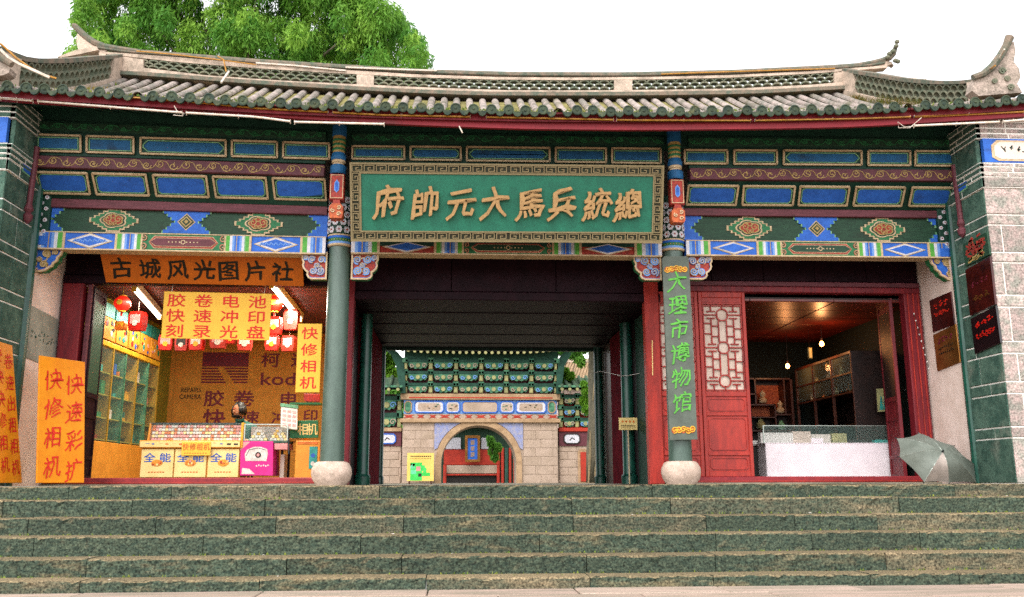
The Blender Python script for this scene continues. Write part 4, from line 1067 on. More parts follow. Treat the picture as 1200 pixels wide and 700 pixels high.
mb = MB(); mb.bbox(Fr((0, 1.15, 0)), 2.10, 2.16, 0, 1.3, -.08, 0, 'goods_teal', .004); mb.build('teal_board', hall)
# shop rooms
def room(xa, xb, yb, zt, kw, kb, kc, ks):
    room_wall('shop_wall', xa-.08 if abs(xa) > 4 else xa, xa if abs(xa) > 4 else xa+.06, YS+.1, yb, 0, 3.9, kw)
    room_wall('shop_wall', xb-.06 if abs(xb) < 4 else xb, xb if abs(xb) < 4 else xb+.08, YS+.1, yb, 0, 3.9, ks)
    room_wall('shop_wall', xa-.08, xb+.08, yb, yb+.12, 0, 3.9, kb)
    n = 6
    for i in range(n):
        for j in range(3):
            mb = MB(); mb.bbox(Fr((0, 0, zt), (1, 0, 0), (0, 1, 0), (0, 0, -1)), lerp(xa, xb, j/3)+.006, lerp(xa, xb, (j+1)/3)-.006, lerp(YS+.1, yb, i/n)+.006, lerp(YS+.1, yb, (i+1)/n)-.006, -.04, 0, kc, .01); mb.build('ceiling_panel', hall)
    mb = MB(); mb.box(F0, xa, xb, zt+.04, zt+.06, -yb, -YS-.1, 'dark_wood'); mb.build('ceiling_backing', hall)
    mb = MB(); mb.box(F0, xa, xb, .0, .02, -yb, -YS+.1, 'courtyard'); mb.build('shop_floor', hall)
room(-6.0, -2.3, YBL, 2.82, 'olive_wall', 'ochre_wall', 'maroon_beam', 'ochre_wall')
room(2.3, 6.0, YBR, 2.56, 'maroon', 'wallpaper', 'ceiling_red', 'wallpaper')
# rear and outer walls close the hall
room_wall('outer_wall', -6.5, -6.1, .2, 6.2, 0, 4.4, 'plaster'); room_wall('outer_wall', 6.1, 6.5, .2, 6.2, 0, 4.4, 'plaster')
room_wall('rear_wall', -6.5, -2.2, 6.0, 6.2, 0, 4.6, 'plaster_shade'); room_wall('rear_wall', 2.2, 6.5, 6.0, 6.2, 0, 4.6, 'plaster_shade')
# sills
for xa, xb in ((-5.98, -2.3), (2.28, 5.98)):
    mb = MB(); mb.bbox(Fr((0, YS, 0)), xa, xb, 0, .10, -.1, .05, 'red_sill', .01); o = mb.build('sill', hall)
    mb = MB(); mb.bbox(Fr((0, YS, 0)), xa+.02, xb-.02, .03, .045, 0, .056, 'red_door', .002); mb.build('sill_moulding', o)
# jamb posts
post(-5.97, -5.70, YS-.05, YS+.1, zl, 'red_post', 'jamb'); post(-2.42, -2.31, YS-.05, YS+.1, zl, 'red_post', 'jamb')
post(5.73, 5.97, YS-.05, YS+.1, zr, 'red_post', 'jamb')
for xx in (5.77, 5.85, 5.92):
    mb = MB(); mb.box(Fr((0, YS-.05, 0)), xx, xx+.015, .1, zr, 0, .012, 'red_door'); mb.build('jamb_moulding', hall)
# ---- panelled door leaves
def door_leaf(f, W, H, k='red_door', paper='paper', glaze=True, lower=.44, bars='red_door'):
    """f at the lower hinge corner, u along the leaf"""
    mb = MB(); s = .05
    for a0, a1, b0, b1 in ((0, s, 0, H), (W-s, W, 0, H), (s, W-s, 0, .07), (s, W-s, H-.08, H), (s, W-s, H*lower-.04, H*lower+.03), (s, W-s, H*.11, H*.11+.05), (s, W-s, H*(lower-.12), H*(lower-.12)+.045)):
        mb.bbox(f, a0, a1, b0, b1, -.025, .025, k, .006)
    o = mb.build('door_leaf', hall)
    for b0, b1 in ((.07, H*.11), (H*.11+.05, H*(lower-.12)), (H*(lower-.12)+.045, H*lower-.04)):
        mb = MB(); mb.box(f, s, W-s, b0, b1, -.01, .005, k); i = .03
        if b1-b0 > .08:
            ch = .03 if b1-b0 > .2 else .015
            a0, a1, c0, c1 = s+i, W-s-i, b0+i, b1-i
            if b1-b0 < .2: c0, c1 = b0+.02, b1-.02
            pts = [(a0+ch, c0), (a1-ch, c0), (a1, c0+ch), (a1, c1-ch), (a1-ch, c1), (a0+ch, c1), (a0, c1-ch), (a0, c0+ch)]
            mb.ribbon(f, pts, .012, 0, .018, k, closed=True)
        mb.build('door_panel', o)
    b0, b1 = H*lower+.03, H-.08 if H < 2 else H*.93; hB = b1-b0; wB = W-2*s
    if H >= 2:
        mb = MB(); mb.box(f, s, W-s, b1+.03, H-.08, -.01, .005, k); mb.bbox(f, s, W-s, b1, b1+.03, -.02, .02, k, .004); mb.build('door_panel', o)
    mb = MB(); mb.box(f, s, W-s, b0, b1, -.02, -.012, paper); mb.build('paper_pane', o)
    mb = MB(); t = .016; X = lambda u: s+wB*u; Z = lambda v: b0+hB*v
    def L(pts, closed=False): mb.ribbon(f, [(X(a), Z(b)) for a, b in pts], t, -.012, .016, bars, closed)
    L([(.03, .015), (.97, .015), (.97, .985), (.03, .985)], True)
    L([(.5, 0), (.5, .06)]); L([(.5, .94), (.5, 1)])
    for cy in (.12, .5, .88):
        L([(.5-.13, cy-.035), (.5-.06, cy-.065), (.5+.06, cy-.065), (.5+.13, cy-.035), (.5+.13, cy+.035), (.5+.06, cy+.065), (.5-.06, cy+.065), (.5-.13, cy+.035)], True)
        L([(0, cy), (.37, cy)]); L([(.63, cy), (1, cy)])
    for x in (.22, .78):
        L([(x, 0), (x, .08)]); L([(x, .16), (x, .46)]); L([(x, .54), (x, .84)]); L([(x, .92), (x, 1)])
        for v in (.08, .16, .46, .54, .84, .92): L([(x-.1, v), (x+.1, v)])
    for x in (.40, .60): L([(x, .185), (x, .435)]); L([(x, .565), (x, .815)])
    for v in (.25, .37, .63, .75): L([(.22, v), (.40, v)]); L([(.60, v), (.78, v)]); L([(0, v+.03), (.22, v+.03)]); L([(.78, v-.03), (1, v-.03)])
    mb.build('lattice', o)
    return o
ua = at(827, 560, YS).x; ub = at(884, 560, YS).x
door_leaf(Fr((ua, YS+.0, .10)), ub-ua, zr-.10)
door_leaf(Fr((ua-.62, YS+.0, .10)), .61, zr-.10)
# folded-back leaf at the right end, and one at the left shop
door_leaf(Fr((5.60, YS+.10, .06), V((.09, .62, 0)).normalized()), .56, zr-.1, k='red_post', paper='dark_wood', bars='shelf_wood')
fl = Fr((-5.66, YS+.62, .06), V((.06, -.6, 0)).normalized()); door_leaf(fl, .58, zl-.08, k='maroon', paper='green_board', bars='shelf_wood')
post(-5.66, -5.60, YS+.0, YS+.1, zl, 'maroon_beam', 'door_stile')
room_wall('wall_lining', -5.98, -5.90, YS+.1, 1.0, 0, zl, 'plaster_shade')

# ------------------------------------------------------------------ signs and lettering
def sign(name, label, cat, quad, k, th=.03, group=None, frame=None):
    tl, tr, br, bl = quad; f, W, H = unitframe(tl, tr, br, bl)
    t = thing(name, label, cat, tuple((bl+br)*.5), group)
    mb = MB(); mb.bbox(f, 0, W, 0, H, -th, 0, k, .004); mb.build('board', t)
    return t, f, W, H
def lettering(t, f, items, k, name='lettering', **kw):
    mb = MB()
    for ch, cx, cy, w, h in items: char(mb, f, ch, cx, cy, w, h, k, **kw)
    return mb.build(name, t)
# name board
tl, tr, br, bl = at(410, 190.5, -.82), at(778, 194, -.82), at(776, 285, -.50), at(411, 283, -.50)
f, W, H = unitframe(tl, tr, br, bl)
nb = thing('name_board', 'green name board with eight raised gold characters and a fretwork border, over the centre bay', 'name board', tuple((bl+br)*.5))
mb = MB(); mb.bbox(f, 0, W, 0, H, -.05, -.012, 'fret_dark', .004); mb.build('backing', nb)
bw = .128
mb = MB(); mb.box(f, bw, W-bw, bw, H-bw, -.02, -.004, 'plaque_green'); mb.build('field', nb)
mb = MB()
for i, w_ in ((.012, .024), (bw, .018)): mb.ribbon(f, [(i, i), (W-i, i), (W-i, H-i), (i, H-i)], w_, -.02, .012, 'fret_gold', closed=True)
mb.build('frame', nb)
mb = MB(); u = .098
def fret(p0, d, n_, L_):
    step = L_/n_; q = (d[1], -d[0]); 
    for i in range(n_):
        s_ = 1 if i < n_/2 else -1
        def T(a, b): a = a if s_ > 0 else 1-a; return (p0[0]+d[0]*(i+a)*step-q[0]*b*u*.92, p0[1]+d[1]*(i+a)*step-q[1]*b*u*.92)
        pts = [T(.02, .1), (T(.02, .95)), T(.82, .95), T(.82, .28), T(.34, .28), T(.34, .62), T(.56, .62)]
        mb.ribbon(f, pts, .0115, -.014, .006, 'fret_gold'); mb.ribbon(f, [T(0, .1), T(.98, .1)], .010, -.014, .0055, 'fret_gold')
fret((.026, .022), (1, 0), 26, W-.052); fret((.026, H-.022-u), (1, 0), 26, W-.052)
fret((.022+u, .13), (0, 1), 6, H-.26); fret((W-.022, .13), (0, 1), 6, H-.26)
mb.build('fretwork', nb, kind='stuff')
names = '府帥元大馬兵統總'
cxs = [454, 497, 538, 577, 619, 656, 698, 734.5]; cyt = [235, 237, 237, 237, 238, 237, 238, 240]
for ch, px_, py_ in zip(names, cxs, cyt):
    a = (px_-410.5)/(777-410.5)*W; b = H*(1-(py_-191)/(284.5-191-0)); b = H/2+(237.5-py_)*.005
    mb = MB(); char(mb, f, ch, a, b, .375, .40, 'gold_char', off=.030, rise=.08, c=.012, depth=.04, brush=1.0)
    mb.build('character', nb)
# orange shop sign
t, f, W, H = sign('shop_sign', 'long orange sign with seven black characters hanging at the top of the left shop', 'sign', (at(115, 291, .12), at(355, 297, .12), at(355, 335.5, .5), at(125, 331.5, .5)), 'orange_sign')
X_ = lambda px_: (px_-120)/(355-120)*W
lettering(t, f, [(c_, X_(px_), H*.44, .30, .325) for c_, px_ in zip('古城风光图片社', (141, 174.5, 207, 238, 267, 298.5, 330.5))], 'ink_black', off=.028, c=.005, brush=.7, rise=.02)
# yellow banner
t, f, W, H = sign('yellow_banner', 'large yellow banner with three rows of red characters in the left shop doorway', 'sign', (at(193, 341, .62), at(318, 345, .62), at(316, 398.5, .66), at(188, 397, .66)), 'yellow_sign', .006)
it = []
for r_, row in enumerate(('胶卷电池', '快速冲印', '刻录光盘')):
    for c_, ch in enumerate(row): it.append((ch, W*(.12+c_*.25), H*(.815-r_*.325), .255, .185))
lettering(t, f, it, 'ink_red', off=.018, c=.004)
mb = MB(); mb.tube([f.p(.1, H, .0), f.p(.1, H+.35, -.1)], .004, 4, 'tube_white'); mb.tube([f.p(W-.1, H, .0), f.p(W-.1, H+.35, -.1)], .004, 4, 'tube_white'); mb.build('cord', t, kind='stuff')
t, f, W, H = sign('yellow_banner', 'narrow vertical yellow banner with four red characters beside the left column', 'sign', (at(350, 379.5, .60), at(377, 379.5, .60), at(375, 460, .62), at(345.5, 460, .62)), 'yellow_sign', .006)
lettering(t, f, [(ch, W*.5, H*(.86-i*.24), .225, .175) for i, ch in enumerate('快修相机')], 'ink_red', off=.016, c=.004)
# standing orange boards
t, f, W, H = sign('standing_sign', 'tall orange board with two columns of four red characters leaning at the left shop', 'sign', (at(47, 416, -.42), at(99.5, 425, .22), at(99, 565.5, .02), at(43, 566.5, -.55)), 'orange_bright', .02)
it = []
for i in range(4): it += [('快修相机'[i], W*.30, H*(.82-i*.232), .27, .27), ('快速彩扩'[i], W*.76, H*(.80-i*.232), .27, .27)]
lettering(t, f, it, 'ink_red', off=.006, rise=.12, c=.004, brush=1.0)
t, f, W, H = sign('standing_sign', 'orange board with red characters leaning on the left pier, cut by the photo edge', 'sign', (atX(14.5, 405, -5.93)+V((0, -.62, 0)), atX(14.5, 405, -5.93), atX(26, 566, -5.76), atX(26, 566, -5.76)+V((0, -.62, 0))), 'orange_bright', .02)
it = []
for i in range(6): it += [('胶快快修相机'[i], W*.38, H*(.90-i*.155), .22, .19), ('卷速出租相机'[i], W*.78, H*(.87-i*.152), .22, .19)]
lettering(t, f, it, 'ink_red', off=.004, rise=.08, c=.004, brush=1.0)
# grey plaque on the plastered wall at the left
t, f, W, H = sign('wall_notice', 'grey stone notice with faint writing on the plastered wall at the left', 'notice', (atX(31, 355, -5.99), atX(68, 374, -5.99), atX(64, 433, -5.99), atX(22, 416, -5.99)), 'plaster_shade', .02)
mb = MB(); rs = random.Random(4)
for i in range(7):
    cx = W*(.12+i*.125)
    for _ in range(5):
        a, b = rs.uniform(-.03, .03), rs.uniform(-.05, .05); mb.ribbon(f, [(cx+a, H*.5+b), (cx+a+rs.uniform(-.03, .03), H*.5+b+rs.uniform(-.03, .03))], .012, 0, .004, 'green_post')
mb.build('faint_writing', t, kind='stuff')
# long board on the right column
tl, tr, br, bl = at(775, 300.5, -.20), at(808, 300.5, -.20), at(816.5, 515, -.20), at(786, 516, -.20)
f, W, H = unitframe(tl, tr, br, bl)
t = thing('column_sign', 'tall grey board with six green characters hanging on the right column', 'sign', tuple((bl+br)*.5))
mb = MB(); c_ = .03; mb.prism(f, [(0, 0), (W, 0), (W, H-c_), (W-c_, H), (c_, H), (0, H-c_)], -.03, 0, 'grey_board'); mb.build('board', t)
lettering(t, f, [(ch, W*.5, H*(.858-i*.132), .27, .27) for i, ch in enumerate('大理市博物馆')], 'ink_green', off=.012, rise=.1, c=.006, brush=1.0, depth=.003)
for nm, v_ in (('carved_cloud', .925), ('carved_cloud', .05)):
    mb = MB(); rs = random.Random(int(v_*100))
    for i in range(5):
        mb.ribbon(f, spiral(W*(.18+i*.16), H*v_+rs.uniform(-.015, .02), .045, 1.5, rs.uniform(0, 6), (-1)**i, 14), .011, 0, .012, 'goods_yellow'); mb.prism(f, circ(W*(.18+i*.16), H*v_, .04, 10), 0, .004, 'orange_carve')
    mb.build(nm, t, kind='stuff')
# small notice on a stick in the passage, and one on the red post
p = at(735.5, 503, 2.15)
t = thing('small_notice', 'small cream notice board on a thin stick before the green pole', 'notice', (p.x, 2.15, 0))
f = Fr((at(725.5, 504, 2.1).x, 2.1, at(725, 504, 2.1).z), (1, 0, 0), (0, 0, 1)); W = at(747, 500, 2.1).x-f.o.x; H = .185
mb = MB(); mb.bbox(f, 0, W, 0, H, -.012, 0, 'cream_panel', .003); mb.build('board', t)
mb = MB(); mb.box(Fr((0, 0, 0)), p.x-.008, p.x+.008, 0, p.z+.05, -2.13, -2.115, 'cream'); mb.build('stick', t)
mb = MB()
for i in range(4):
    mb.prism(f.sub(W*(.2+.2*i), H*.68), circ(0, 0, .018, 6), 0, .002, 'goods_orange'); 
for i in range(8): mb.box(f, W*(.12+i*.1), W*(.12+i*.1)+.018, H*.28, H*.28+.02, 0, .002, 'ink_black')
for i in range(10): mb.box(f, W*(.1+i*.085), W*(.1+i*.085)+.012, H*.14, H*.14+.012, 0, .002, 'ink_black')
mb.build('print', t, kind='stuff')
t, f, W, H = sign('post_notice', 'narrow yellow notice fixed on the side of the red post left of the right column', 'notice', (at(758.5, 396, .9), at(764, 399, .68), at(764.5, 440, .68), at(759, 436, .9)), 'cream_panel', .01)
# thin white wire across the passage
mb = MB(); mb.tube([at(692, 438, 3.5), at(703, 435.5, 3.2), at(714, 437, 2.8), at(728, 441, 2.4), at(738, 440, 2.2), at(752, 437, 1.9)], .005, 5, 'white'); tag(mb.build('white_wire'), 'thin white wire strung across the passage in front of the tree', 'wire')
# plaques of the right end
def plaque(label, q, k, inks, X=5.985):
    quad = [atX(x, y, X) for x, y in q]
    t, f, W, H = sign('wall_plaque', label, 'plaque', quad, k, .025, None)
    rs = random.Random(len(label)); mb = MB()
    for v_, n_, s_, kk in inks:
        for i in range(n_):
            cx = W*(.16+.68*(i+.5)/n_)
            for _ in range(4):
                a, b = rs.uniform(-s_, s_)*.4, rs.uniform(-s_, s_)*.5; mb.ribbon(f, [(cx+a-s_*.3, H*v_+b), (cx+a+s_*.3, H*v_+b+rs.uniform(-.3, .3)*s_)], s_*.18, 0, .004, kk)
    mb.build('engraved_writing', t, kind='stuff')
    return t
plaque('dark red glossy plaque above the brass plaque on the right plastered wall', [(1089, 351), (1114, 343), (1119, 379), (1093, 391)], 'bronze_dark', [(.75, 3, .08, 'ink_red'), (.5, 7, .05, 'ink_red')])
plaque('brass plaque below the dark red one on the right plastered wall', [(1093.5, 392), (1119.5, 380.5), (1125.5, 424), (1098, 436)], 'brass', [(.75, 4, .07, 'ink_maroon'), (.55, 8, .035, 'ink_black'), (.42, 8, .035, 'ink_black')])
plaque('black plaque with red writing on the inner face of the right pier', [(1137, 373), (1167, 359), (1172.5, 401), (1142.5, 416)], 'plaque_black', [(.72, 3, .10, 'lantern_red'), (.42, 8, .06, 'lantern_red')], 5.965)
plaque('dark brown glossy plaque above the black one on the right pier', [(1131, 316), (1160, 301), (1166.5, 356), (1136.5, 371)], 'bronze_dark', [(.3, 3, .08, 'brass'), (.6, 4, .05, 'ink_maroon')], 5.965)
t = plaque('weathered reddish painted board at the top of the right pier inner face', [(1128, 287), (1156, 272), (1160, 298), (1131, 313)], 'green_board', [(.8, 4, .14, 'red_carve'), (.5, 4, .16, 'red_carve'), (.25, 4, .12, 'gold')], 5.965)
# ------------------------------------------------------------------ umbrella lying open on the platform
C0 = at(1099, 540, -.15); Rr = .53
t = thing('umbrella', 'open grey green umbrella lying on its side before the right plastered wall', 'umbrella', (C0.x, -.2, 0))
apex = at(1104.5, 529.5, -.62)
axis = (apex-at(1098, 541, -.3)).normalized()
def tocam(x, y, Y): return at(x, y, Y)
rimpx = [(1051, 514, -.28), (1077, 508, -.05), (1118, 523, .05), (1147, 548.5, -.1), (1144, 566, -.30), (1112, 566, -.55), (1083, 565, -.72), (1054, 535.5, -.62)]
rim = [at(*q) for q in rimpx]
for q in rim: q.z = max(q.z, .012)
cen = sum(rim, V((0, 0, 0)))/8
for i in range(8):
    a, b = rim[i], rim[(i+1) % 8]; P = []; n = 5; m = 4; F = []
    for j in range(n+1):
        tt = j/n
        for k_ in range(m+1):
            s_ = k_/m; e = a.lerp(b, s_); bulge = 1-.5*math.sin(math.pi*s_)*.10*tt
            p = apex.lerp(e, tt); dome = (apex-cen)*(.34*math.sin(math.pi*tt))
            p = p+dome; p = p.lerp(cen, .05*math.sin(math.pi*s_)*tt); P.append(p)
    for j in range(n):
        for k_ in range(m): F.append((j*(m+1)+k_, j*(m+1)+k_+1, (j+1)*(m+1)+k_+1, (j+1)*(m+1)+k_))
    mb = MB(); mb.add(P, F, 'umbrella_pale' if i in (5,) else 'umbrella_cloth'); o = mb.build('canopy_panel', t, smooth=True)
    mb = MB(); pts = []
    for j in range(7):
        tt = j/6; pts.append(apex.lerp(a, tt)+(apex-cen)*(.34*math.sin(math.pi*tt)-.012))
    mb.tube(pts, .004, 5, 'metal_pale'); mb.tube([pts[-1], pts[-1]+(a-cen)*.04], .007, 6, 'metal_dark'); mb.build('rib', t)
mb = MB(); mb.tube([apex+(apex-cen)*.06, apex+(apex-cen)*.2], [.014, .004], 8, 'metal_dark'); mb.lathe(apex+(apex-cen)*.0, [(.02, 0), (.02, .01)], 8, 'metal_dark'); mb.build('tip', t)
mb = MB(); ax = (cen-apex).normalized(); end = apex+ax*.62; end.z = max(end.z, .02); mb.tube([apex, end], .006, 6, 'metal_dark'); mb.tube([end, end+V((.02, .03, .03)), end+V((.05, .02, .05))], .012, 8, 'dark_wood'); mb.build('shaft', t)
# ------------------------------------------------------------------ left shop: things inside
def boxthing(name, label, cat, f, a0, a1, b0, b1, c0, c1, k, group=None):
    mb = MB(); mb.bbox(f, a0, a1, b0, b1, c0, c1, k, .003); return tag(mb.build(name), label, cat, group)
GC = ['goods_red', 'goods_white', 'goods_yellow', 'goods_green', 'goods_blue', 'goods_orange', 'goods_pink', 'goods_dark', 'goods_teal']
# painted advertising on the rear wall
wl = thing('wall_advertisement', 'ochre rear wall of the left shop printed with maroon film advertising', 'advertisement', (-4.0, YBL, .5))
fw_ = Fr((0, YBL-.012, 0), (1, 0, 0), (0, 0, 1))
P0 = lambda x, y: at(x, y, YBL-.012)
mb = MB(); a, b = P0(208, 398), P0(379, 520); mb.box(fw_, a.x, b.x, .6, 2.75, -.01, .0, 'ochre_wall'); mb.build('sheet', wl)
mb = MB(); a, b = P0(238, 413), P0(291, 430); mb.box(fw_, a.x, b.x, b.z, a.z, 0, .003, 'ink_maroon')
for i in range(6):
    z = b.z-.02-i*.052; mb.box(fw_, a.x, a.x+(.30+.03*i if i else .3), z-.03, z, 0, .003, 'ink_maroon'); mb.box(fw_, a.x+.42+.06*i*.6, b.x, z-.03, z, 0, .003, 'ink_maroon')
mb.build('printed_logo', wl)
it = []
for ch, x, y, w_ in (('柯', 317, 422, 22), ('达', 352, 422, 22), ('胶', 251, 467, 24), ('卷', 286, 467, 24), ('电', 338, 468, 22), ('池', 366, 468, 20), ('快', 251, 490, 26), ('速', 293, 490, 22), ('冲', 328, 490, 20), ('印', 364, 487, 18)):
    p = P0(x, y); it.append((ch, p.x, p.z, w_/1050*17.2, w_/1050*17.2*.8))
mb = MB()
for ch, cx, cz, w_, h_ in it: char(mb, fw_, ch, cx, cz, w_, h_, 'ink_maroon', off=.028, c=.004)
mb.build('printed_characters', wl, kind='stuff')
mb = MB(); p = P0(306, 444); word(mb, fw_, 'kodak', p.x, p.z, .33, 'ink_maroon', off=.015, sx=1.35, center=False); mb.build('printed_word', wl)
mb = MB(); p = P0(224, 457); word(mb, fw_, 'REPAIRS', p.x, p.z, .12, 'ink_black', off=.008, sx=.85); p = P0(223, 465); word(mb, fw_, 'CAMERA', p.x, p.z, .12, 'ink_black', off=.008, sx=.85); mb.build('printed_word', wl)
# cabinet along the left wall
XC = -5.72
cab = thing('display_cabinet', 'tall olive glass display cabinet with picture header along the left shop wall', 'cabinet', (XC-.15, 2.5, 0))
fc = Fr((XC, 0, 0), (0, 1, 0), (0, 0, 1), (1, 0, 0))
Y0c, Y1c = 1.0, 4.1
mb = MB(); mb.bbox(fc, Y0c, Y1c, 0, .62, -.3, 0, 'orange_trim', .01); mb.build('base_panel', cab)
mb = MB(); mb.box(fc, Y0c, Y1c, .62, 1.98, -.3, -.28, 'olive_wall'); mb.build('back_panel', cab)
mb = MB(); mb.bbox(fc, Y0c, Y1c, 1.98, 2.06, -.3, .01, 'goods_yellow', .01); mb.build('cornice', cab)
for z in (.64, .95, 1.28, 1.6): mb = MB(); mb.box(fc, Y0c+.02, Y1c-.02, z, z+.015, -.28, -.02, 'olive_wall'); mb.build('shelf', cab)
for i in range(7): y = lerp(Y0c, Y1c, i/6); mb = MB(); mb.bbox(fc, y-.02, y+.02, .62, 1.98, -.3, .005, 'yellow_cab' if i % 2 == 0 else 'gate_green', .003); mb.build('upright', cab)
for i in range(6): mb = MB(); mb.box(fc, lerp(Y0c, Y1c, i/6)+.02, lerp(Y0c, Y1c, (i+1)/6)-.02, .63, 1.97, -.012, -.006, 'cabinet_glass'); mb.build('glass_door', cab)
for i in range(6):
    y0, y1 = lerp(Y0c, Y1c, i/6)+.03, lerp(Y0c, Y1c, (i+1)/6)-.03
    mb = MB(); mb.bbox(fc, y0, y1, 2.08, 2.40, -.04, .01, 'orange_trim', .003); o = mb.build('header_picture', cab); rs = random.Random(i)
    mb = MB()
    for _ in range(9): mb.prism(fc.sub(rs.uniform(y0+.06, y1-.06), rs.uniform(2.13, 2.34), .01), circ(0, 0, rs.uniform(.02, .05), 8), 0, .004+.002*rs.random(), rs.choice(GC))
    mb.build('printed_flowers', o, kind='stuff')
    mb = MB(); mb.bbox(fc, y0, y1, 2.42, 2.62, -.08, -.02, 'goods_teal', .003); mb.build('upper_header', cab)
mb = MB(); rs = random.Random(9)
for z in (.655, .965, 1.295, 1.615):
    y = Y0c+.05
    while y < Y1c-.1:
        w_ = rs.uniform(.06, .16); h_ = rs.uniform(.06, .22)
        if rs.random() < .85: mb.bbox(fc, y, y+w_, z, z+h_, -.25, -.25+rs.uniform(.06, .18), rs.choice(GC+['goods_dark', 'goods_green', 'goods_teal']), .004)
        y += w_+rs.uniform(0, .05)
tag(mb.build('cabinet_goods', kind='stuff'), 'small boxes and cameras packed on the shelves of the left shop cabinet', 'goods')
# pendulum clock
pc = atX(171.5, 460, -5.99); t = thing('wall_clock', 'dark pendulum clock with a glass case on the olive wall of the left shop', 'clock', tuple(pc))
fk = Fr((-5.99, pc.y, pc.z), (0, 1, 0), (0, 0, 1), (1, 0, 0))
mb = MB(); mb.prism(fk, [(-.08, -.33), (0, -.40), (.08, -.33), (.16, -.24), (.16, .02), (.13, .08), (.2, .14), (.2, .26), (.13, .33), (-.13, .33), (-.2, .26), (-.2, .14), (-.13, .08), (-.16, .02), (-.16, -.24)], 0, .1, 'shelf_wood'); mb.build('case', t)
mb = MB(); mb.prism(fk.sub(0, .2), circ(0, 0, .105, 20), .1, .106, 'goods_teal'); mb.ribbon(fk.sub(0, .2), [(0, 0), (.03, .06)], .01, .106, .11, 'ink_black'); mb.ribbon(fk.sub(0, .2), [(0, 0), (-.05, .02)], .01, .106, .11, 'ink_black'); mb.build('dial', t)
mb = MB(); mb.box(fk, -.09, .09, -.22, .0, .1, .104, 'ink_maroon'); mb.build('case_window', t)
mb = MB(); mb.tube([fk.p(0, .0, .108), fk.p(0, -.15, .108)], .004, 5, 'brass'); mb.prism(fk.sub(0, -.17), circ(0, 0, .03, 10), .106, .112, 'brass'); mb.build('pendulum', t)
# fluorescent tubes
def atZ(px, py, Z): d = ray(px, py); return CAM+d*((Z-CAM.z)/d.z)
def fluor(pa, pb, label):
    A, B = atZ(*pa, 2.68), atZ(*pb, 2.68); t = thing('fluorescent_lamp', label, 'lamp', tuple((A+B)/2), 'fluorescent lamps of the left shop')
    d = (B-A).normalized(); f = Fr(A, tuple(d), tuple(V((-d.y, d.x, 0))), (0, 0, -1)); L_ = (B-A).length
    mb = MB(); mb.bbox(f, 0, L_, -.05, .05, -.12, -.03, 'white', .01); mb.build('housing', t)
    mb = MB(); mb.tube([A+d*.04, B-d*.04], .024, 10, 'tube_glow'); mb.build('glowing_tube', t)
    al = bpy.data.lights.new('lamp_light', 'AREA'); al.shape = 'RECTANGLE'; al.size = L_*.92; al.size_y = .05; al.energy = 26 if pa[0] < 250 else 95; al.color = (1, .93, .76)
    ao = bpy.data.objects.new('lamp_light', al); COL.objects.link(ao); zz_ = V((0, 0, 1)); M0 = Matrix((d, zz_.cross(d), zz_)).transposed().to_4x4(); M0.translation = (A+B)/2-V((0, 0, .035)); ao.matrix_world = M0
    ao.parent = t; ao.matrix_parent_inverse = parent_inv(t)
    mb = MB(); mb.box(f, 0, .04, -.03, .03, -.04, .03, 'goods_yellow'); mb.box(f, L_-.04, L_, -.03, .03, -.04, .03, 'goods_yellow'); mb.build('end_cap', t, kind='stuff')
fluor((157, 339), (187, 373), 'white glowing fluorescent lamp left of the large yellow banner')
fluor((318, 335), (352, 376), 'white glowing fluorescent lamp right of the large yellow banner')
mb = MB(); 
# lanterns
def lantern(px, py, Y, r, label, k='lantern_red'):
    p = at(px, py, Y); t = thing('red_lantern', label, 'lantern', tuple(p), 'red lanterns hanging in the left shop')
    mb = MB(); prof = [(r*(.25+.75*math.sin(math.pi*(i+.6)/9.2)), r*(-.9+1.8*i/8)) for i in range(9)]
    n = 16; o_ = V(p); mb.lathe(o_, prof, n, k); me = mb.mesh('lantern_shade'); o = link('lantern_shade', me, t)
    mb = MB(); mb.lathe(o_+V((0, 0, r*.88)), [(r*.45, 0), (r*.45, r*.12)], 12, 'goods_yellow'); mb.lathe(o_-V((0, 0, r*1.0)), [(r*.45, 0), (r*.45, r*.12)], 12, 'goods_yellow')
    mb.tube([o_+V((0, 0, r)), o_+V((0, 0, r+.12))], .004, 4, 'goods_yellow'); mb.build('lantern_cap', t)
    mb = MB(); mb.tube([o_-V((0, 0, r)), o_-V((0, 0, r*1.5))], [.012, .02], 6, 'lantern_red'); mb.build('tassel', t)
    mb = MB(); fl_ = Fr(o_, (1, 0, 0), (0, 0, 1)); mb.prism(fl_, circ(0, 0, r*.34, 8), r*.98, r*1.02, 'goods_yellow'); mb.build('gold_mark', t)
lantern(143.5, 356, 1.5, .12, 'round red lantern highest at the left of the shop ceiling', 'lit_red')
lantern(322, 356, 1.6, .13, 'round red lantern at the right edge of the large yellow banner', 'lit_red')
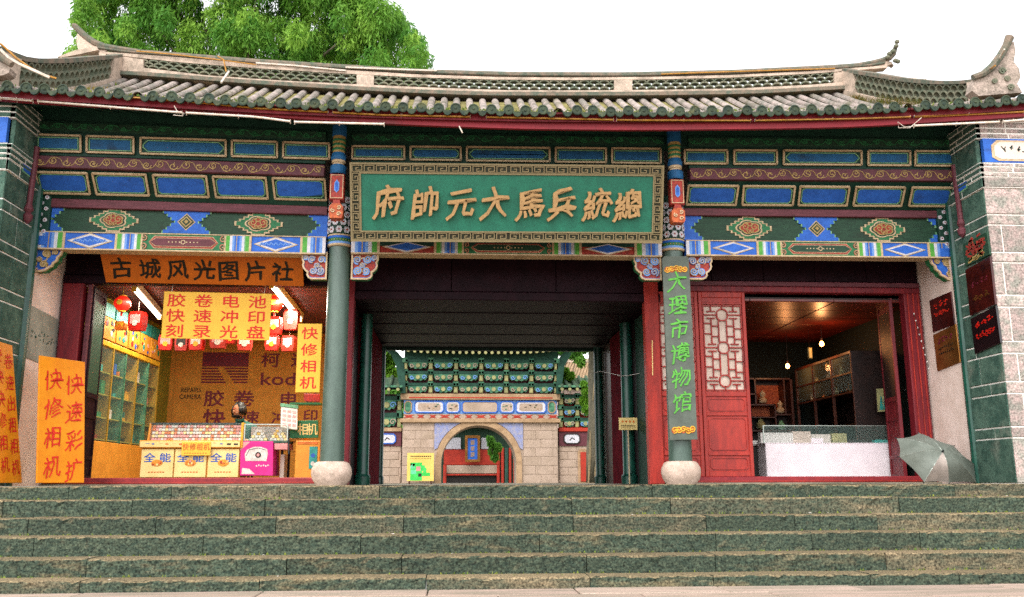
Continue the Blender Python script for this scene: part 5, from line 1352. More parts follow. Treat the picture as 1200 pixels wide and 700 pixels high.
def packet(px, py, w_px, h_px, Y, label, ks):
    p = at(px, py, Y); s_ = (Y+11.5)/1050; w_, h_ = w_px*s_, h_px*s_; t = thing('hanging_packet', label, 'hanging packet', tuple(p), 'bright film packets hanging from the shop ceiling')
    f = Fr(p, V((1, rr.uniform(-.3, .3), 0)).normalized(), (0, 0, 1))
    mb = MB(); mb.prism(f, [(-w_*.42, -h_*.5), (w_*.42, -h_*.5), (w_*.5, -h_*.2), (w_*.5, h_*.3), (w_*.4, h_*.5), (-w_*.4, h_*.5), (-w_*.5, h_*.3), (-w_*.5, -h_*.2)], -w_*.3, w_*.3, ks[0]); mb.build('packet_shell', t)
    mb = MB(); mb.box(f, -w_*.36, w_*.36, -h_*.12, h_*.34, w_*.3, w_*.31, ks[1]); mb.prism(f.sub(0, -h_*.1), circ(0, 0, w_*.2, 8), w_*.3, w_*.325, ks[2]); mb.build('packet_label', t)
    mb = MB(); mb.tube([p+V((0, 0, h_*.5)), p+V((0, 0, h_*.5+.15))], .003, 4, 'goods_white'); mb.build('string', t)
packet(161.5, 377, 18, 22, 1.6, 'red and white packet hanging under the left fluorescent lamp', ('lantern_red', 'goods_pink', 'goods_white'))
packet(142, 382, 12, 10, 1.7, 'small orange packet hanging left of the red and white one', ('goods_orange', 'goods_yellow', 'goods_orange'))
pk = [(194, 402, 15, 17), (213, 403, 14, 17), (231, 402, 16, 17), (256, 400, 18, 17), (270, 397, 12, 12), (287, 402, 16, 18), (322, 382, 16, 20), (342, 375, 17, 24), (319, 402, 15, 18), (339, 403, 16, 18)]
nm_ = ['first at the left under', 'second from the left under', 'third from the left under', 'fourth from the left under', 'fifth, smaller one under', 'last at the right under']
for i, (x, y, w_, h_) in enumerate(pk):
    lb = ('red packet hanging %s the large yellow banner' % nm_[i]) if i < 6 else ['red and white packet hanging right of the large yellow banner', 'large red packet hanging above the narrow yellow banner', 'dark red packet hanging low, right of the large yellow banner', 'dark packet hanging low beside the narrow yellow banner'][i-6]
    packet(x, y, w_, h_, 2.4, lb, (('lantern_red', 'goods_red')[i % 2], ('goods_pink', 'goods_dark', 'goods_white')[i % 3], ('goods_yellow', 'goods_white')[i % 2]))
# counter
YC = 1.10
fC = Fr((0, YC, 0), (1, 0, 0), (0, 0, 1))
cx = lambda x: at(x, 540, YC).x
ct = thing('shop_counter', 'cream and orange glass shop counter with posters in the left shop', 'counter', (cx(222), YC+.25, 0))
mb = MB(); mb.bbox(fC, cx(165), cx(281), .10, .50, -.5, -.02, 'orange_trim', .01); mb.build('body', ct)
for i, (a, b) in enumerate(((165.5, 203.5), (205, 242), (244, 280))):
    f = fC; x0, x1 = cx(a), cx(b)
    mb = MB(); mb.bbox(f, x0, x1, .11, .485, -.02, .012, 'cream_panel', .004); o = mb.build('poster_panel', ct)
    mb = MB(); w_ = x1-x0; m_ = (x0+x1)/2
    char(mb, f, '全', m_-w_*.24, .37, .16, .13, 'goods_blue', off=.03, c=.015); char(mb, f, '能', m_+w_*.24, .37, .16, .13, 'goods_blue', off=.03, c=.015)
    mb.prism(f, circ(m_+.0, .30, .075, 14, .045), .012, .018, 'orange_trim')
    for q in range(9): mb.prism(f, circ(m_+rr.uniform(-.055, .055), .30+rr.uniform(-.03, .03), rr.uniform(.008, .018), 7), .012, .020+.001*q, rr.choice(['goods_pink', 'cream_panel', 'goods_orange', 'goods_red', 'goods_yellow']))
    for j in range(6): mb.box(f, m_-.11+j*.038, m_-.085+j*.038, .17, .185, .012, .015, 'goods_orange')
    mb.build('poster_print', o)
mb = MB(); mb.bbox(fC, cx(163), cx(282), .495, .60, -.55, .05, 'orange_trim', .012); mb.build('ledge', ct)
mb = MB(); mb.bbox(fC, cx(164), cx(281), .51, .585, .05, .055, 'cream_panel', .002)
for i in range(14): mb.box(fC, cx(170+i*8), cx(170+i*8)+rr.uniform(.02, .06), .545+rr.uniform(-.01, .02), .56, .055, .058, rr.choice(['goods_dark', 'goods_orange', 'goods_blue']))
mb.build('price_strip', ct)
f2 = Fr((0, YC+.02, 0), (1, 0, 0), (0, .22, .975))
mb = MB(); x0, x1 = cx(168), cx(281)
mb.box(f2, x0, x1, .60, .835, -.02, -.016, 'orange_trim'); mb.build('case_back', ct)
mb = MB(); mb.box(F0, x0, x1, .825, .838, -YC-.55, -YC-.08, 'cabinet_glass'); mb.box(f2, x0, x1, .61, .85, .055, .06, 'cabinet_glass'); mb.build('case_glass', ct)
mb = MB()
for x in (x0, x1-.02): mb.box(f2, x, x+.02, .60, .85, -.02, .065, 'orange_trim')
mb.box(f2, x0, x1, .845, .855, -.02, .065, 'metal_dark'); mb.build('case_frame', ct)
mb = MB(); rs = random.Random(2)
for r_ in range(5):
    x = x0+.04
    while x < x1-.06:
        w_ = .042; mb.bbox(f2, x, x+w_-.004, .615+r_*.046, .615+r_*.046+.034, -.015, .03, rs.choice(['goods_pink', 'goods_pink', 'goods_white', 'cream_panel', 'goods_white', 'goods_orange']), .002); x += w_
tag(mb.build('film_boxes', kind='stuff'), 'rows of small pink and cream film boxes inside the counter case', 'film boxes')
t, f, W, H = sign('counter_banner', 'small yellow card with orange characters on the front of the shop counter', 'sign', (at(213, 518, YC-.07), at(247.5, 518, YC-.07), at(246, 534, YC-.07), at(212.5, 534, YC-.07)), 'yellow_sign', .006)
lettering(t, f, [(ch, W*(.14+.24*i), H*.64, .085, .10) for i, ch in enumerate('快修相机')], 'goods_orange', off=.03, c=.004)
mb = MB()
for i in range(9): mb.box(f, W*(.1+i*.09), W*(.1+i*.09)+.02, H*.14, H*.2, 0, .003, 'goods_orange')
mb.build('small_print', t, kind='stuff')
# pink camera poster and glass case on top
t, f, W, H = sign('camera_poster', 'bright pink poster showing a white camera on the counter front', 'poster', (at(282, 517, YC-.01), at(320, 517.5, YC-.01), at(320, 557.5, YC-.01), at(281, 557.5, YC-.01)), 'pink_poster', .45)
mb = MB(); g = f.sub(W*.5, H*.62)
mb.prism(g, [(-.15, -.09), (.13, -.09), (.15, .0), (.14, .07), (.05, .10), (-.04, .10), (-.13, .06), (-.16, .0)], 0, .003, 'goods_white'); mb.prism(g.sub(-.01, -.01), circ(.03, 0, .04, 14), 0, .006, 'goods_dark'); mb.prism(g.sub(.02, -.01), circ(0, 0, .02, 10), 0, .008, 'goods_pink')
mb.ribbon(g, [(-.14, -.02), (-.1, .06), (.02, .085), (.12, .06)], .006, 0, .006, 'goods_dark')
mb.prism(f, [(0, H-.01), (W*.3, H-.01), (0, H*.72)], 0, .002, 'goods_pink'); mb.prism(f, [(.02, .02), (W*.45, .02), (W*.28, .09), (.03, .10)], 0, .003, 'goods_white')
for i in range(6): mb.prism(f.sub(W*(.5+i*.07), H*(.28+.02*(i % 2))), circ(0, 0, .012, 6), 0, .003, 'goods_white')
mb.build('poster_picture', t)
gc = thing('glass_case', 'small glass case with stacked goods on the counter right of the orange post', 'glass case', (cx(308), YC+.2, .55))
x0, x1 = cx(284), cx(336); zb, zt = at(300, 516.5, YC).z, at(300, 498, YC).z
mb = MB(); mb.box(fC, x0, x1, zb, zt, -.012, -.006, 'cabinet_glass'); mb.box(fC, x0, x1, zt-.006, zt, -.45, 0, 'cabinet_glass'); mb.build('glass', gc)
mb = MB(); mb.bbox(fC, x0, x1, zb-.03, zb, -.45, 0, 'pier_shade_green', .004); mb.box(fC, x0, x1, zb, zt, -.45, -.44, 'pier_pale')
for x in (x0, x1-.015): mb.box(fC, x, x+.015, zb, zt, -.015, .004, 'metal_pale')
mb.box(fC, x0, x1, zt, zt+.012, -.015, .004, 'metal_pale'); mb.build('case_frame', gc)
mb = MB(); mb.bbox(fC, cx(281), cx(283.7), .5, .84, -.1, .03, 'goods_yellow', .004); mb.build('corner_post', gc)
mb = MB(); mb.bbox(fC, cx(320.5), x1, zb-.12, zb-.035, -.45, -.01, 'goods_pink', .004); mb.build('drawer', gc)
mb = MB()
for cxx in (cx(300), cx(324)):
    for lv in range(4):
        for j in range(5-lv): mb.bbox(fC, cxx-.12+.024*lv+j*.048, cxx-.12+.024*lv+j*.048+.042, zb+.003+lv*.038, zb+.003+lv*.038+.034, -.16, -.08, rs.choice(['goods_white', 'goods_white', 'cream_panel', 'goods_yellow']), .003)
tag(mb.build('stacked_packs', kind='stuff'), 'small pale packs stacked in pyramids inside the glass case', 'goods')
# table with dark legs, ochre cabinet, sign stand
t = thing('side_table', 'small brown table with dark legs right of the pink poster', 'table', (cx(338), YC+.3, 0))
mb = MB(); mb.bbox(Fr((0, YC+.25, 0)), cx(322), cx(352), .60, .65, -.5, 0, 'orange_trim', .01); mb.build('table_top', t)
for a, b in ((324, .0), (348, .0), (326, .4), (346, .4)): mb = MB(); mb.bbox(Fr((0, YC+.27+b, 0)), cx(a), cx(a)+.035, 0.02, .6, -.035, 0, 'dark_wood', .004); mb.build('leg', t)
mb = MB(); mb.bbox(Fr((0, YC+.2, 0)), cx(325), cx(330), .10, .42, -.2, 0, 'paper', .003); tag(mb.build('white_folder'), 'white folder standing under the small brown table', 'folder')
t = thing('ochre_cabinet', 'low ochre cabinet with a blue green poster at the foot of the right door post', 'cabinet', (cx(360), YC+.4, 0))
f = Fr((0, YC+.05, 0)); mb = MB(); mb.bbox(f, cx(345), cx(374), .02, .60, -.5, 0, 'orange_trim', .008); mb.build('body', t)
mb = MB(); mb.bbox(f, cx(361.5), cx(371), .22, .52, 0, .01, 'goods_teal', .002); mb.prism(f, circ(cx(366), .40, .03, 8), .01, .014, 'goods_blue'); mb.prism(f, circ(cx(366), .29, .03, 8), .01, .014, 'goods_white'); mb.build('poster', t)
mb = MB(); mb.bbox(f, cx(347), cx(371), .55, .59, 0, .008, 'goods_orange', .002); mb.build('label_strip', t)
t, f, W, H = sign('green_sign', 'green board with cream characters on top of the ochre cabinet', 'sign', (at(337, 493, YC+.2), at(373, 493, YC+.2), at(373, 513, YC+.2), at(337, 514, YC+.2)), 'green_mid', .03)
lettering(t, f, [('相', W*.50, H*.5, .155, .17), ('机', W*.80, H*.5, .155, .17)], 'cream_panel', off=.02, c=.004)['kind'] = 'stuff'
t, f, W, H = sign('menu_stand', 'white and pink price list with a green head standing right of the seller', 'price list', (at(329, 478, YC+.15), at(349, 478, YC+.15), at(348, 505, YC+.05), at(329, 500, YC+.05)), 'goods_white', .02)
mb = MB(); mb.bbox(f, -.01, W+.01, H, H+.05, -.03, .01, 'gate_green', .004); mb.build('head', t)
mb = MB()
for i in range(3):
    for j in range(4): mb.box(f, W*(.1+i*.3), W*(.32+i*.3), H*(.12+j*.21), H*(.24+j*.21), 0, .003, 'goods_pink')
mb.build('print', t)
mb = MB(); mb.tube([f.p(W*.5, 0, -.01), f.p(W*.5, -.35, -.05)], .01, 6, 'metal_dark'); mb.build('stem', t)
t, f, W, H = sign('orange_label', 'small orange label on a shelf under the narrow yellow banner', 'label', (at(356, 461.5, YC+.3), at(375, 462, YC+.3), at(375, 471, YC+.3), at(356, 470.5, YC+.3)), 'goods_red', .01)
mb = MB(); mb.box(Fr((0, YC+.3, 0)), at(340, 472, YC+.3).x, at(376, 472, YC+.3).x, at(350, 474, YC+.3).z, at(350, 472, YC+.3).z, -.2, .02, 'green_mid'); tag(mb.build('wall_shelf'), 'thin green shelf above the price list in the left shop', 'shelf')
# ---- the seller behind the counter
def person():
    Yp = 2.0; hx = at(281, 484, Yp).x; top = at(281, 470.5, Yp).z
    t = thing('person', 'dark haired person in a teal jacket sitting behind the left shop counter', 'person', (hx, Yp, 0))
    hz = top-.13
    # body as one skinned surface
    pel = (hx+.03, Yp+.25, hz-.66); vs = [pel, (hx+.03, Yp+.22, hz-.45), (hx+.02, Yp+.13, hz-.24), (hx, Yp+.06, hz-.14), (hx-.01, Yp, hz-.05),
          (hx-.17, Yp+.13, hz-.26), (hx-.27, Yp+.02, hz-.45), (hx-.16, Yp-.2, hz-.46), (hx-.12, Yp-.25, hz-.46),
          (hx+.21, Yp+.13, hz-.26), (hx+.31, Yp+.02, hz-.45), (hx+.18, Yp-.2, hz-.46), (hx+.14, Yp-.25, hz-.46),
          (hx-.08, Yp+.2, hz-.70), (hx-.12, Yp-.2, hz-.70), (hx-.12, Yp-.22, .10), (hx-.12, Yp-.36, .06),
          (hx+.14, Yp+.2, hz-.70), (hx+.18, Yp-.2, hz-.70), (hx+.18, Yp-.22, .10), (hx+.18, Yp-.36, .06)]
    es = [(0, 1), (1, 2), (2, 3), (3, 4), (2, 5), (5, 6), (6, 7), (7, 8), (2, 9), (9, 10), (10, 11), (11, 12), (0, 13), (13, 14), (14, 15), (15, 16), (0, 17), (17, 18), (18, 19), (19, 20)]
    rad = [.13, .12, .12, .055, .05, .06, .045, .032, .03, .06, .045, .032, .03, .08, .065, .045, .035, .08, .065, .045, .035]
    for s_, b in ((-1, 8), (1, 12)):
        bx, by, bz = vs[b]
        for q in range(4):
            i = len(vs); vs += [(bx+s_*(-.03+.02*q), by-.05, bz), (bx+s_*(-.035+.022*q), by-.08-.008*(q in (1, 2)), bz-.015)]; es += [(b, i), (i, i+1)]; rad += [.010, .008]
        i = len(vs); vs += [(bx-s_*.045, by-.01, bz+.01), (bx-s_*.055, by-.04, bz+.005)]; es += [(b, i), (i, i+1)]; rad += [.011, .009]
    me = bpy.data.meshes.new('body_src'); me.from_pydata(vs, es, []); o = bpy.data.objects.new('body_src', me); COL.objects.link(o)
    sk = o.modifiers.new('s', 'SKIN'); 
    for i, r_ in enumerate(rad): me.skin_vertices[0].data[i].radius = (r_, r_)
    me.skin_vertices[0].data[0].use_root = True
    o.modifiers.new('u', 'SUBSURF').levels = 2
    bpy.context.view_layer.update(); dg = bpy.context.evaluated_depsgraph_get(); bm_ = bpy.data.meshes.new_from_object(o.evaluated_get(dg)); bpy.data.objects.remove(o)
    bm_.materials.append(MATS['teal_cloth']); bm_.materials.append(MATS['skin']); bm_.materials.append(MATS['goods_dark'])
    for p in bm_.polygons:
        c = p.center; p.use_smooth = True
        if (c.z > hz-.15 and abs(c.x-hx) < .09): p.material_index = 1
        elif c.y < Yp-.21 and hz-.55 < c.z < hz-.4: p.material_index = 1
        elif c.z < hz-.62: p.material_index = 2
    bo = link('body', bm_, t)
    # head, turned down to the left
    def ell(mb, c, rx, ry, rz, k, n=18, m=12, fn=None):
        P = [V(c)+V((0, 0, rz))]; F = []
        for i in range(1, m):
            a = math.pi*i/m
            for j in range(n):
                b = 2*math.pi*j/n; d = V((math.sin(a)*math.cos(b), math.sin(a)*math.sin(b), math.cos(a))); s_ = fn(d) if fn else 1
                P.append(V(c)+V((d.x*rx*s_, d.y*ry*s_, d.z*rz*s_)))
        P.append(V(c)-V((0, 0, rz)))
        F += [(0, 1+j, 1+(j+1) % n) for j in range(n)]
        for i in range(m-2):
            for j in range(n): a = 1+i*n; F.append((a+j, a+n+j, a+n+(j+1) % n, a+(j+1) % n))
        l = len(P)-1; a = 1+(m-2)*n; F += [(l, a+(j+1) % n, a+j) for j in range(n)]
        mb.add(P, F, k)
    H_ = V((hx-.02, Yp-.02, hz)); fd = V((-.38, -.85, -.36)).normalized(); rt_ = V((.91, -.41, 0)).normalized(); upv = rt_.cross(fd).normalized()
    mb = MB(); ell(mb, H_, .075, .092, .108, 'skin')
    def onf(u, v, d=.09): return H_+rt_*u+upv*v+fd*d
    mb.tube([onf(0, .02, .085), onf(0, -.012, .104), onf(0, -.022, .098)], [.009, .014, .012], 8, 'skin')           # nose
    for s_ in (-1, 1):
        mb.tube([onf(s_*.077, -.02, .0), onf(s_*.083, .0, -.005), onf(s_*.079, .025, -.004)], [.01, .015, .009], 8, 'skin')     # ears
    ho = mb.build('head', t, smooth=True)
    mb = MB()
    for s_ in (-1, 1):
        ell(mb, onf(s_*.03, .012, .082), .012, .008, .007, 'goods_white', 8, 6); ell(mb, onf(s_*.03, .010, .089), .005, .005, .005, 'hair', 8, 6)
        mb.tube([onf(s_*.045, .03, .078), onf(s_*.03, .036, .086), onf(s_*.015, .032, .09)], .004, 5, 'hair')
    mb.build('eyes', ho)
    mb = MB(); mb.tube([onf(-.022, -.05, .082), onf(0, -.047, .092), onf(.022, -.05, .082)], [.004, .007, .004], 6, 'goods_red'); mb.build('mouth', ho)
    mb = MB(); rs = random.Random(8)
    ell(mb, H_+V((.012, .02, .022)), .092, .100, .105, 'hair', 20, 12, fn=lambda d: 1+.05*math.sin(d.x*23)+.04*math.sin(d.z*31))
    for i in range(170):
        a = rs.uniform(0, 2*math.pi); d = V((math.cos(a), math.sin(a), .55)); 
        if d.dot(fd) > .55: continue
        b0 = H_+V((d.x*.085+.01, d.y*.09+.02, .06)); b1 = H_+V((d.x*.108+.01, d.y*.108+.02, -.01)); b2 = H_+V((d.x*.098+.01, d.y*.098+.02, -.055+rs.uniform(-.035, .035)))
        mb.tube([b0, b1, b2], [.010, .009, .003], 5, 'hair')
    for i in range(12):
        u = -.06+i*.011; mb.tube([onf(u, .105, .03), onf(u*1.05, .075, .082), onf(u*1.1+.004, .045+abs(u)*.1, .088)], [.012, .010, .004], 5, 'hair')
    mb.build('hair', ho, smooth=True)
    mb = MB(); mb.tube([V((hx-.05, Yp+.0, hz-.14)), V((hx-.0, Yp-.05, hz-.155)), V((hx+.06, Yp+.0, hz-.14)), V((hx+.03, Yp+.09, hz-.11)), V((hx-.04, Yp+.07, hz-.11))], .018, 8, 'teal_cloth'); mb.build('collar', t)
    st_ = thing('stool', 'wooden stool under the seller behind the left shop counter', 'stool', (hx+.03, Yp+.25, 0)); zs = hz-.80
    mb = MB(); mb.lathe((hx+.03, Yp+.25, zs-.03), [(.17, 0), (.17, .03)], 16, 'shelf_wood'); mb.build('seat', st_)
    for a, b in ((-.1, -.1), (.1, -.1), (-.1, .1), (.1, .1)): mb = MB(); mb.tube([V((hx+.03+a, Yp+.25+b, zs-.03)), V((hx+.03+a*1.3, Yp+.25+b*1.3, .02))], .015, 6, 'shelf_wood'); mb.build('leg', st_)
person()

# ------------------------------------------------------------------ right shop: things inside
YD = 1.55; fD = Fr((0, YD, 0)); dx = lambda x: at(x, 540, YD).x
t = thing('white_counter', 'long white shop counter with a glass top case in the right shop', 'counter', (dx(975), YD+.3, 0))
mb = MB(); mb.bbox(fD, dx(898), dx(1056), .02, at(975, 520, YD).z, -.55, 0, 'counter_white', .008); mb.build('body', t)
z0, z1 = at(975, 520, YD).z, at(975, 499.5, YD).z
mb = MB(); mb.box(fD, dx(896), dx(1056), z0, z1, -.012, -.006, 'cabinet_glass'); mb.box(fD, dx(896), dx(1056), z1-.006, z1, -.5, 0, 'cabinet_glass'); mb.build('glass', t)
mb = MB()
for x in (896, 1054.5): mb.box(fD, dx(x), dx(x)+.015, z0, z1, -.015, .004, 'metal_pale')
mb.box(fD, dx(896), dx(1056), z1, z1+.01, -.015, .004, 'metal_pale'); mb.box(fD, dx(896), dx(1056), z0, z0+.01, -.5, .004, 'counter_white'); mb.build('case_frame', t)
mb = MB(); rs = random.Random(5)
for a, b, h_, k in ((899, 938, .16, 'white'), (938, 960, .18, 'paper'), (900, 975, .08, 'counter_white'), (960, 985, .14, 'goods_white'), (986, 1003, .15, 'gate_yellow'), (1004, 1030, .06, 'goods_dark'), (1032, 1052, .05, 'goods_teal')):
    d_ = rs.uniform(.1, .3); mb.bbox(fD, dx(a), dx(b), z0+.012, z0+.012+h_, -d_-.12, -d_, k, .004)
tag(mb.build('paper_stacks', kind='stuff'), 'pale stacks of paper and scrolls lying inside the white counter case', 'paper')
mb = MB(); mb.bbox(Fr((0, YD+.35, 0)), dx(880), dx(900), .02, .55, -.4, 0, 'goods_dark', .01); tag(mb.build('dark_stool_box'), 'dark box left of the white counter behind the open door', 'box')
mb = MB(); mb.bbox(Fr((0, YD+.33, 0)), dx(882), dx(899), .56, .64, -.3, 0, 'white', .03); tag(mb.build('white_cloth'), 'folded white cloth on the dark box left of the white counter', 'cloth')
mb = MB(); mb.bbox(Fr((0, YD+.43, 0)), dx(883), dx(895), .645, .72, -.2, 0, 'gate_green', .03); tag(mb.build('green_cushion'), 'green cushion on the folded white cloth', 'cushion')
# curio shelf on the rear wall
YW = YBR-.30; fW = Fr((0, YW, 0)); wx = lambda x: at(x, 470, YW).x; wz = lambda y: at(905, y, YW).z
t = thing('curio_shelf', 'dark wooden curio shelf with stepped compartments at the back of the right shop', 'shelf', (wx(900), YW+.15, 0))
mb = MB(); mb.box(fW, wx(868), wx(930), 0, wz(443), -.29, -.27, 'dark_wood'); mb.box(fW, wx(886), wx(922), wz(487), wz(450), -.27, -.262, 'orange_carve'); mb.build('back_panel', t)  # orange sheet paints the red lamplight on this compartment's back
for a0, a1, b0, b1 in ((868, 930, 445, 443), (927, 930, 560, 443), (866, 869, 560, 443), (885, 887, 475, 443), (868, 887, 463, 461), (868, 909, 475.5, 473.5), (907, 909, 500, 473.5), (909, 928, 487, 485), (868, 909, 490, 488.5), (868, 930, 506, 504), (919, 921, 485, 445)):
    mb = MB(); mb.bbox(fW, wx(a0), wx(a1), wz(b0), wz(b1), -.26, 0, 'shelf_wood', .004); mb.build('board', t)
def vase(x, y0, y1, Y, label, k, kind=0):
    pb_ = at(x, y0, Y); h = at(x, y1, Y).z-pb_.z; pr = [(.24, 0), (.32, .1), (.36, .25), (.28, .42), (.14, .5), (.2, .62), (.24, .74), (.16, .88), (.08, .94), (.1, 1)] if kind == 0 else [(.2, 0), (.38, .2), (.42, .5), (.25, .8), (.18, .88), (.24, 1)]
    mb = MB(); mb.lathe(pb_, [(r_*h, z_*h) for r_, z_ in pr], 16, k); me = mb.mesh('vase'); smooth_by_angle(me, 60); tag(link('vase', me), label, 'vase')
vase(894, 473, 458, YW+.1, 'gourd shaped pale vase in the lit compartment of the curio shelf', 'cream')
vase(914.5, 484.5, 470, YW+.1, 'gourd shaped pale vase lower right on the curio shelf', 'cream')
vase(892, 504, 491, YW+.1, 'round greenish pot at the lower left of the curio shelf', 'gate_yellow', 1)
vase(916, 504, 493, YW+.1, 'small pale pot at the lower right of the curio shelf', 'green_light', 1)
# glazed wall shelf along the right wall
XS = 5.45; Ya, Yb = 1.95, 4.25
t = thing('glazed_shelf', 'long dark glazed wall cabinet with orange lit edges along the right shop wall', 'cabinet', (XS+.2, (Ya+Yb)/2, 0))
fS = Fr((XS, 0, 0), (0, -1, 0), (0, 0, 1), (-1, 0, 0))
for z_, h_, k in ((2.02, .045, 'shelf_wood'), (1.70, .03, 'shelf_wood'), (1.40, .03, 'shelf_wood'), (.9, .03, 'dark_wood'), (.05, .05, 'dark_wood')):
    mb = MB(); mb.bbox(fS, -Yb, -Ya, z_-h_, z_, -.5, .01, k, .004); mb.build('shelf_board', t)
mb = MB(); mb.box(fS, -Yb, -Ya, 0, 2.0, -.53, -.5, 'dark_wood'); mb.build('back_panel', t)
mb = MB(); mb.bbox(Fr((0, Ya-.02, 0)), XS, XS+.53, 0, 2.02, -.04, 0, 'dark_wood', .004); mb.build('end_panel', t)
for i in range(4):
    y = lerp(Ya, Yb, i/3); mb = MB(); mb.bbox(fS, -y-.015, -y+.015, .0, 2.0, -.03, .014, 'shelf_wood', .003); mb.build('upright', t)
for i in range(3): mb = MB(); mb.box(fS, -lerp(Ya, Yb, (i+1)/3)+.02, -lerp(Ya, Yb, i/3)-.02, 1.42, 1.98, -.004, .0, 'glass'); mb.build('glass_pane', t)
rs = random.Random(21)
for i in range(9):
    y = Ya+.2+i*.25; z_ = [1.42, 1.72][i % 2]; h = rs.uniform(.1, .22); mb = MB(); mb.lathe((XS+.25, y, z_), [(.03, 0), (.05, h*.3), (.03, h*.7), (.015, h*.9), (.03, h)], 12, rs.choice(['cream', 'gate_yellow', 'goods_white', 'brass']))
    tag(mb.build('figurine'), 'small pale figurine on the %s shelf of the lit wall cabinet, %s' % (('lower', 'upper')[i % 2], ('nearest the street', 'nearest the street', 'second from the street', 'second from the street', 'middle of its row', 'third from the street', 'fourth from the street', 'farthest back', 'farthest back')[i]), 'figurine', 'figurines in the lit wall cabinet')
# bulbs
def bulb(px, py, Y, label, e):
    p = at(px, py, Y); t = thing('light_bulb', label, 'light bulb', tuple(p), 'bare bulbs of the right shop')
    mb = MB(); mb.lathe(p-V((0, 0, .03)), [(.008, 0), (.03, .015), (.036, .04), (.028, .065), (.016, .085)], 14, 'bulb_glow'); mb.build('glowing_bulb', t, smooth=True)
    mb = MB(); mb.lathe(p+V((0, 0, .055)), [(.018, 0), (.018, .05), (.01, .06)], 10, 'dark_wood'); mb.build('socket', t)
    mb = MB(); mb.tube([p+V((0, 0, .11)), V((p.x+.01, p.y, 2.55))], .004, 5, 'dark_wood'); mb.build('flex', t)
    l = bpy.data.lights.new('bulb_light', 'POINT'); l.energy = e; l.color = (1, .42, .16); l.shadow_soft_size = .05
    lo = bpy.data.objects.new('bulb_light', l); COL.objects.link(lo); lo.location = p+V((0, -.07, -.03)); lo.parent = t; lo.matrix_parent_inverse = parent_inv(t)
bulb(963, 404, 2.6, 'bare glowing bulb nearer the ceiling of the right shop', 5)
bulb(923, 430, 3.7, 'bare glowing bulb above the curio shelf of the right shop', 3.5)
p = at(949, 414, 2.8); mb = MB(); mb.bbox(Fr(p), -.03, .03, -.09, .09, -.03, .03, 'gate_yellow', .01); mb.tube([p+V((0, 0, .09)), V((p.x, p.y, 2.55))], .003, 4, 'dark_wood'); tag(mb.build('hanging_tag'), 'pale hanging tag between the two bulbs', 'tag')
# framed picture and a second one behind
t, f, W, H = sign('framed_picture', 'pale picture of teal trees standing beside the folded door of the right shop', 'picture', (at(1026, 455, 1.75), at(1044, 454, 1.75), at(1046, 482, 1.75), at(1028, 484, 1.75)), 'dark_wood', .02)
mb = MB(); mb.box(f, .01, W-.01, .01, H-.01, 0, .003, 'gate_yellow'); mb.build('print', t)
mb = MB(); rs = random.Random(3)
for i, (a, h) in enumerate(((.3, .6), (.55, .85), (.78, .5))):
    for j in range(6): w_ = .035*(1-j/6)+.008; mb.prism(f, [(W*a-w_, H*(.1+h*j/6.5)), (W*a+w_, H*(.1+h*j/6.5)), (W*a, H*(.1+h*(j+1.6)/6.5))], .003, .005+.0005*j, 'goods_teal')
mb.build('painted_trees', t)
t, f, W, H = sign('framed_picture', 'dim dark framed picture on the wall above the pale tree picture', 'picture', (at(1032, 412, 2.0), at(1044, 410, 2.0), at(1046, 436, 2.0), at(1034, 438, 2.0)), 'green_dark', .02)
mb = MB(); mb.box(f, .015, W-.015, .015, H-.015, 0, .003, 'green_mid'); mb.build('print', t)
# dotted wallpaper: small raised dots, joined
mb = MB()
fN = Fr((0, YBR-.001, 0)); nX = 44
for i in range(nX):
    for j in range(16):
        x = 2.4+3.55*(i+.5*(j % 2))/nX; z = 1.55+j*.063; mb.prism(fN, [(x-.009, z), (x, z-.009), (x+.009, z), (x, z+.009)], 0, .003, 'wallpaper_dot')
fN = Fr((5.999, 0, 0), (0, -1, 0), (0, 0, 1), (-1, 0, 0))
for i in range(44):
    for j in range(12):
        y = 1.0+3.5*(i+.5*(j % 2))/44; z = 1.8+j*.063; mb.prism(fN, [(-y-.012, z), (-y, z-.009), (-y+.012, z), (-y, z+.009)], 0, .003, 'wallpaper_dot')
mb.build('wallpaper_dots', hall, kind='stuff')
# string of small white bulbs on the right jamb
mb = MB()
for i in range(9):
    p = at(1071+i*2.2, 368+i*8, YS-.08); mb.lathe(p, [(.004, -.012), (.011, 0), (.004, .012)], 8, 'white')
mb.tube([at(1071, 368, YS-.07), at(1089, 432, YS-.07)], .003, 4, 'green_dark')
tag(mb.build('bulb_string', kind='stuff'), 'string of tiny white bulbs hanging on the red door jamb of the right shop', 'bulb string')
# ------------------------------------------------------------------ courtyard gate seen through the passage
YG = 20.0
G = lambda x, y, Y=YG: at(x, y, Y)
gx = lambda x: at(x, 540, YG).x
gz = lambda y: at(561, y, YG).z
fG = Fr((0, YG, 0))
mat('spandrel_blue', '#7c84ad', '#928f9e', ns=9, rough=.8, grain=.2, gs=30)
gate = thing('inner_gate', 'ornate stone gate with round arch and green bracketed roof in the courtyard', 'gate', (gx(561), YG, 0))
xl, xr = gx(471), gx(654); xm = gx(561)
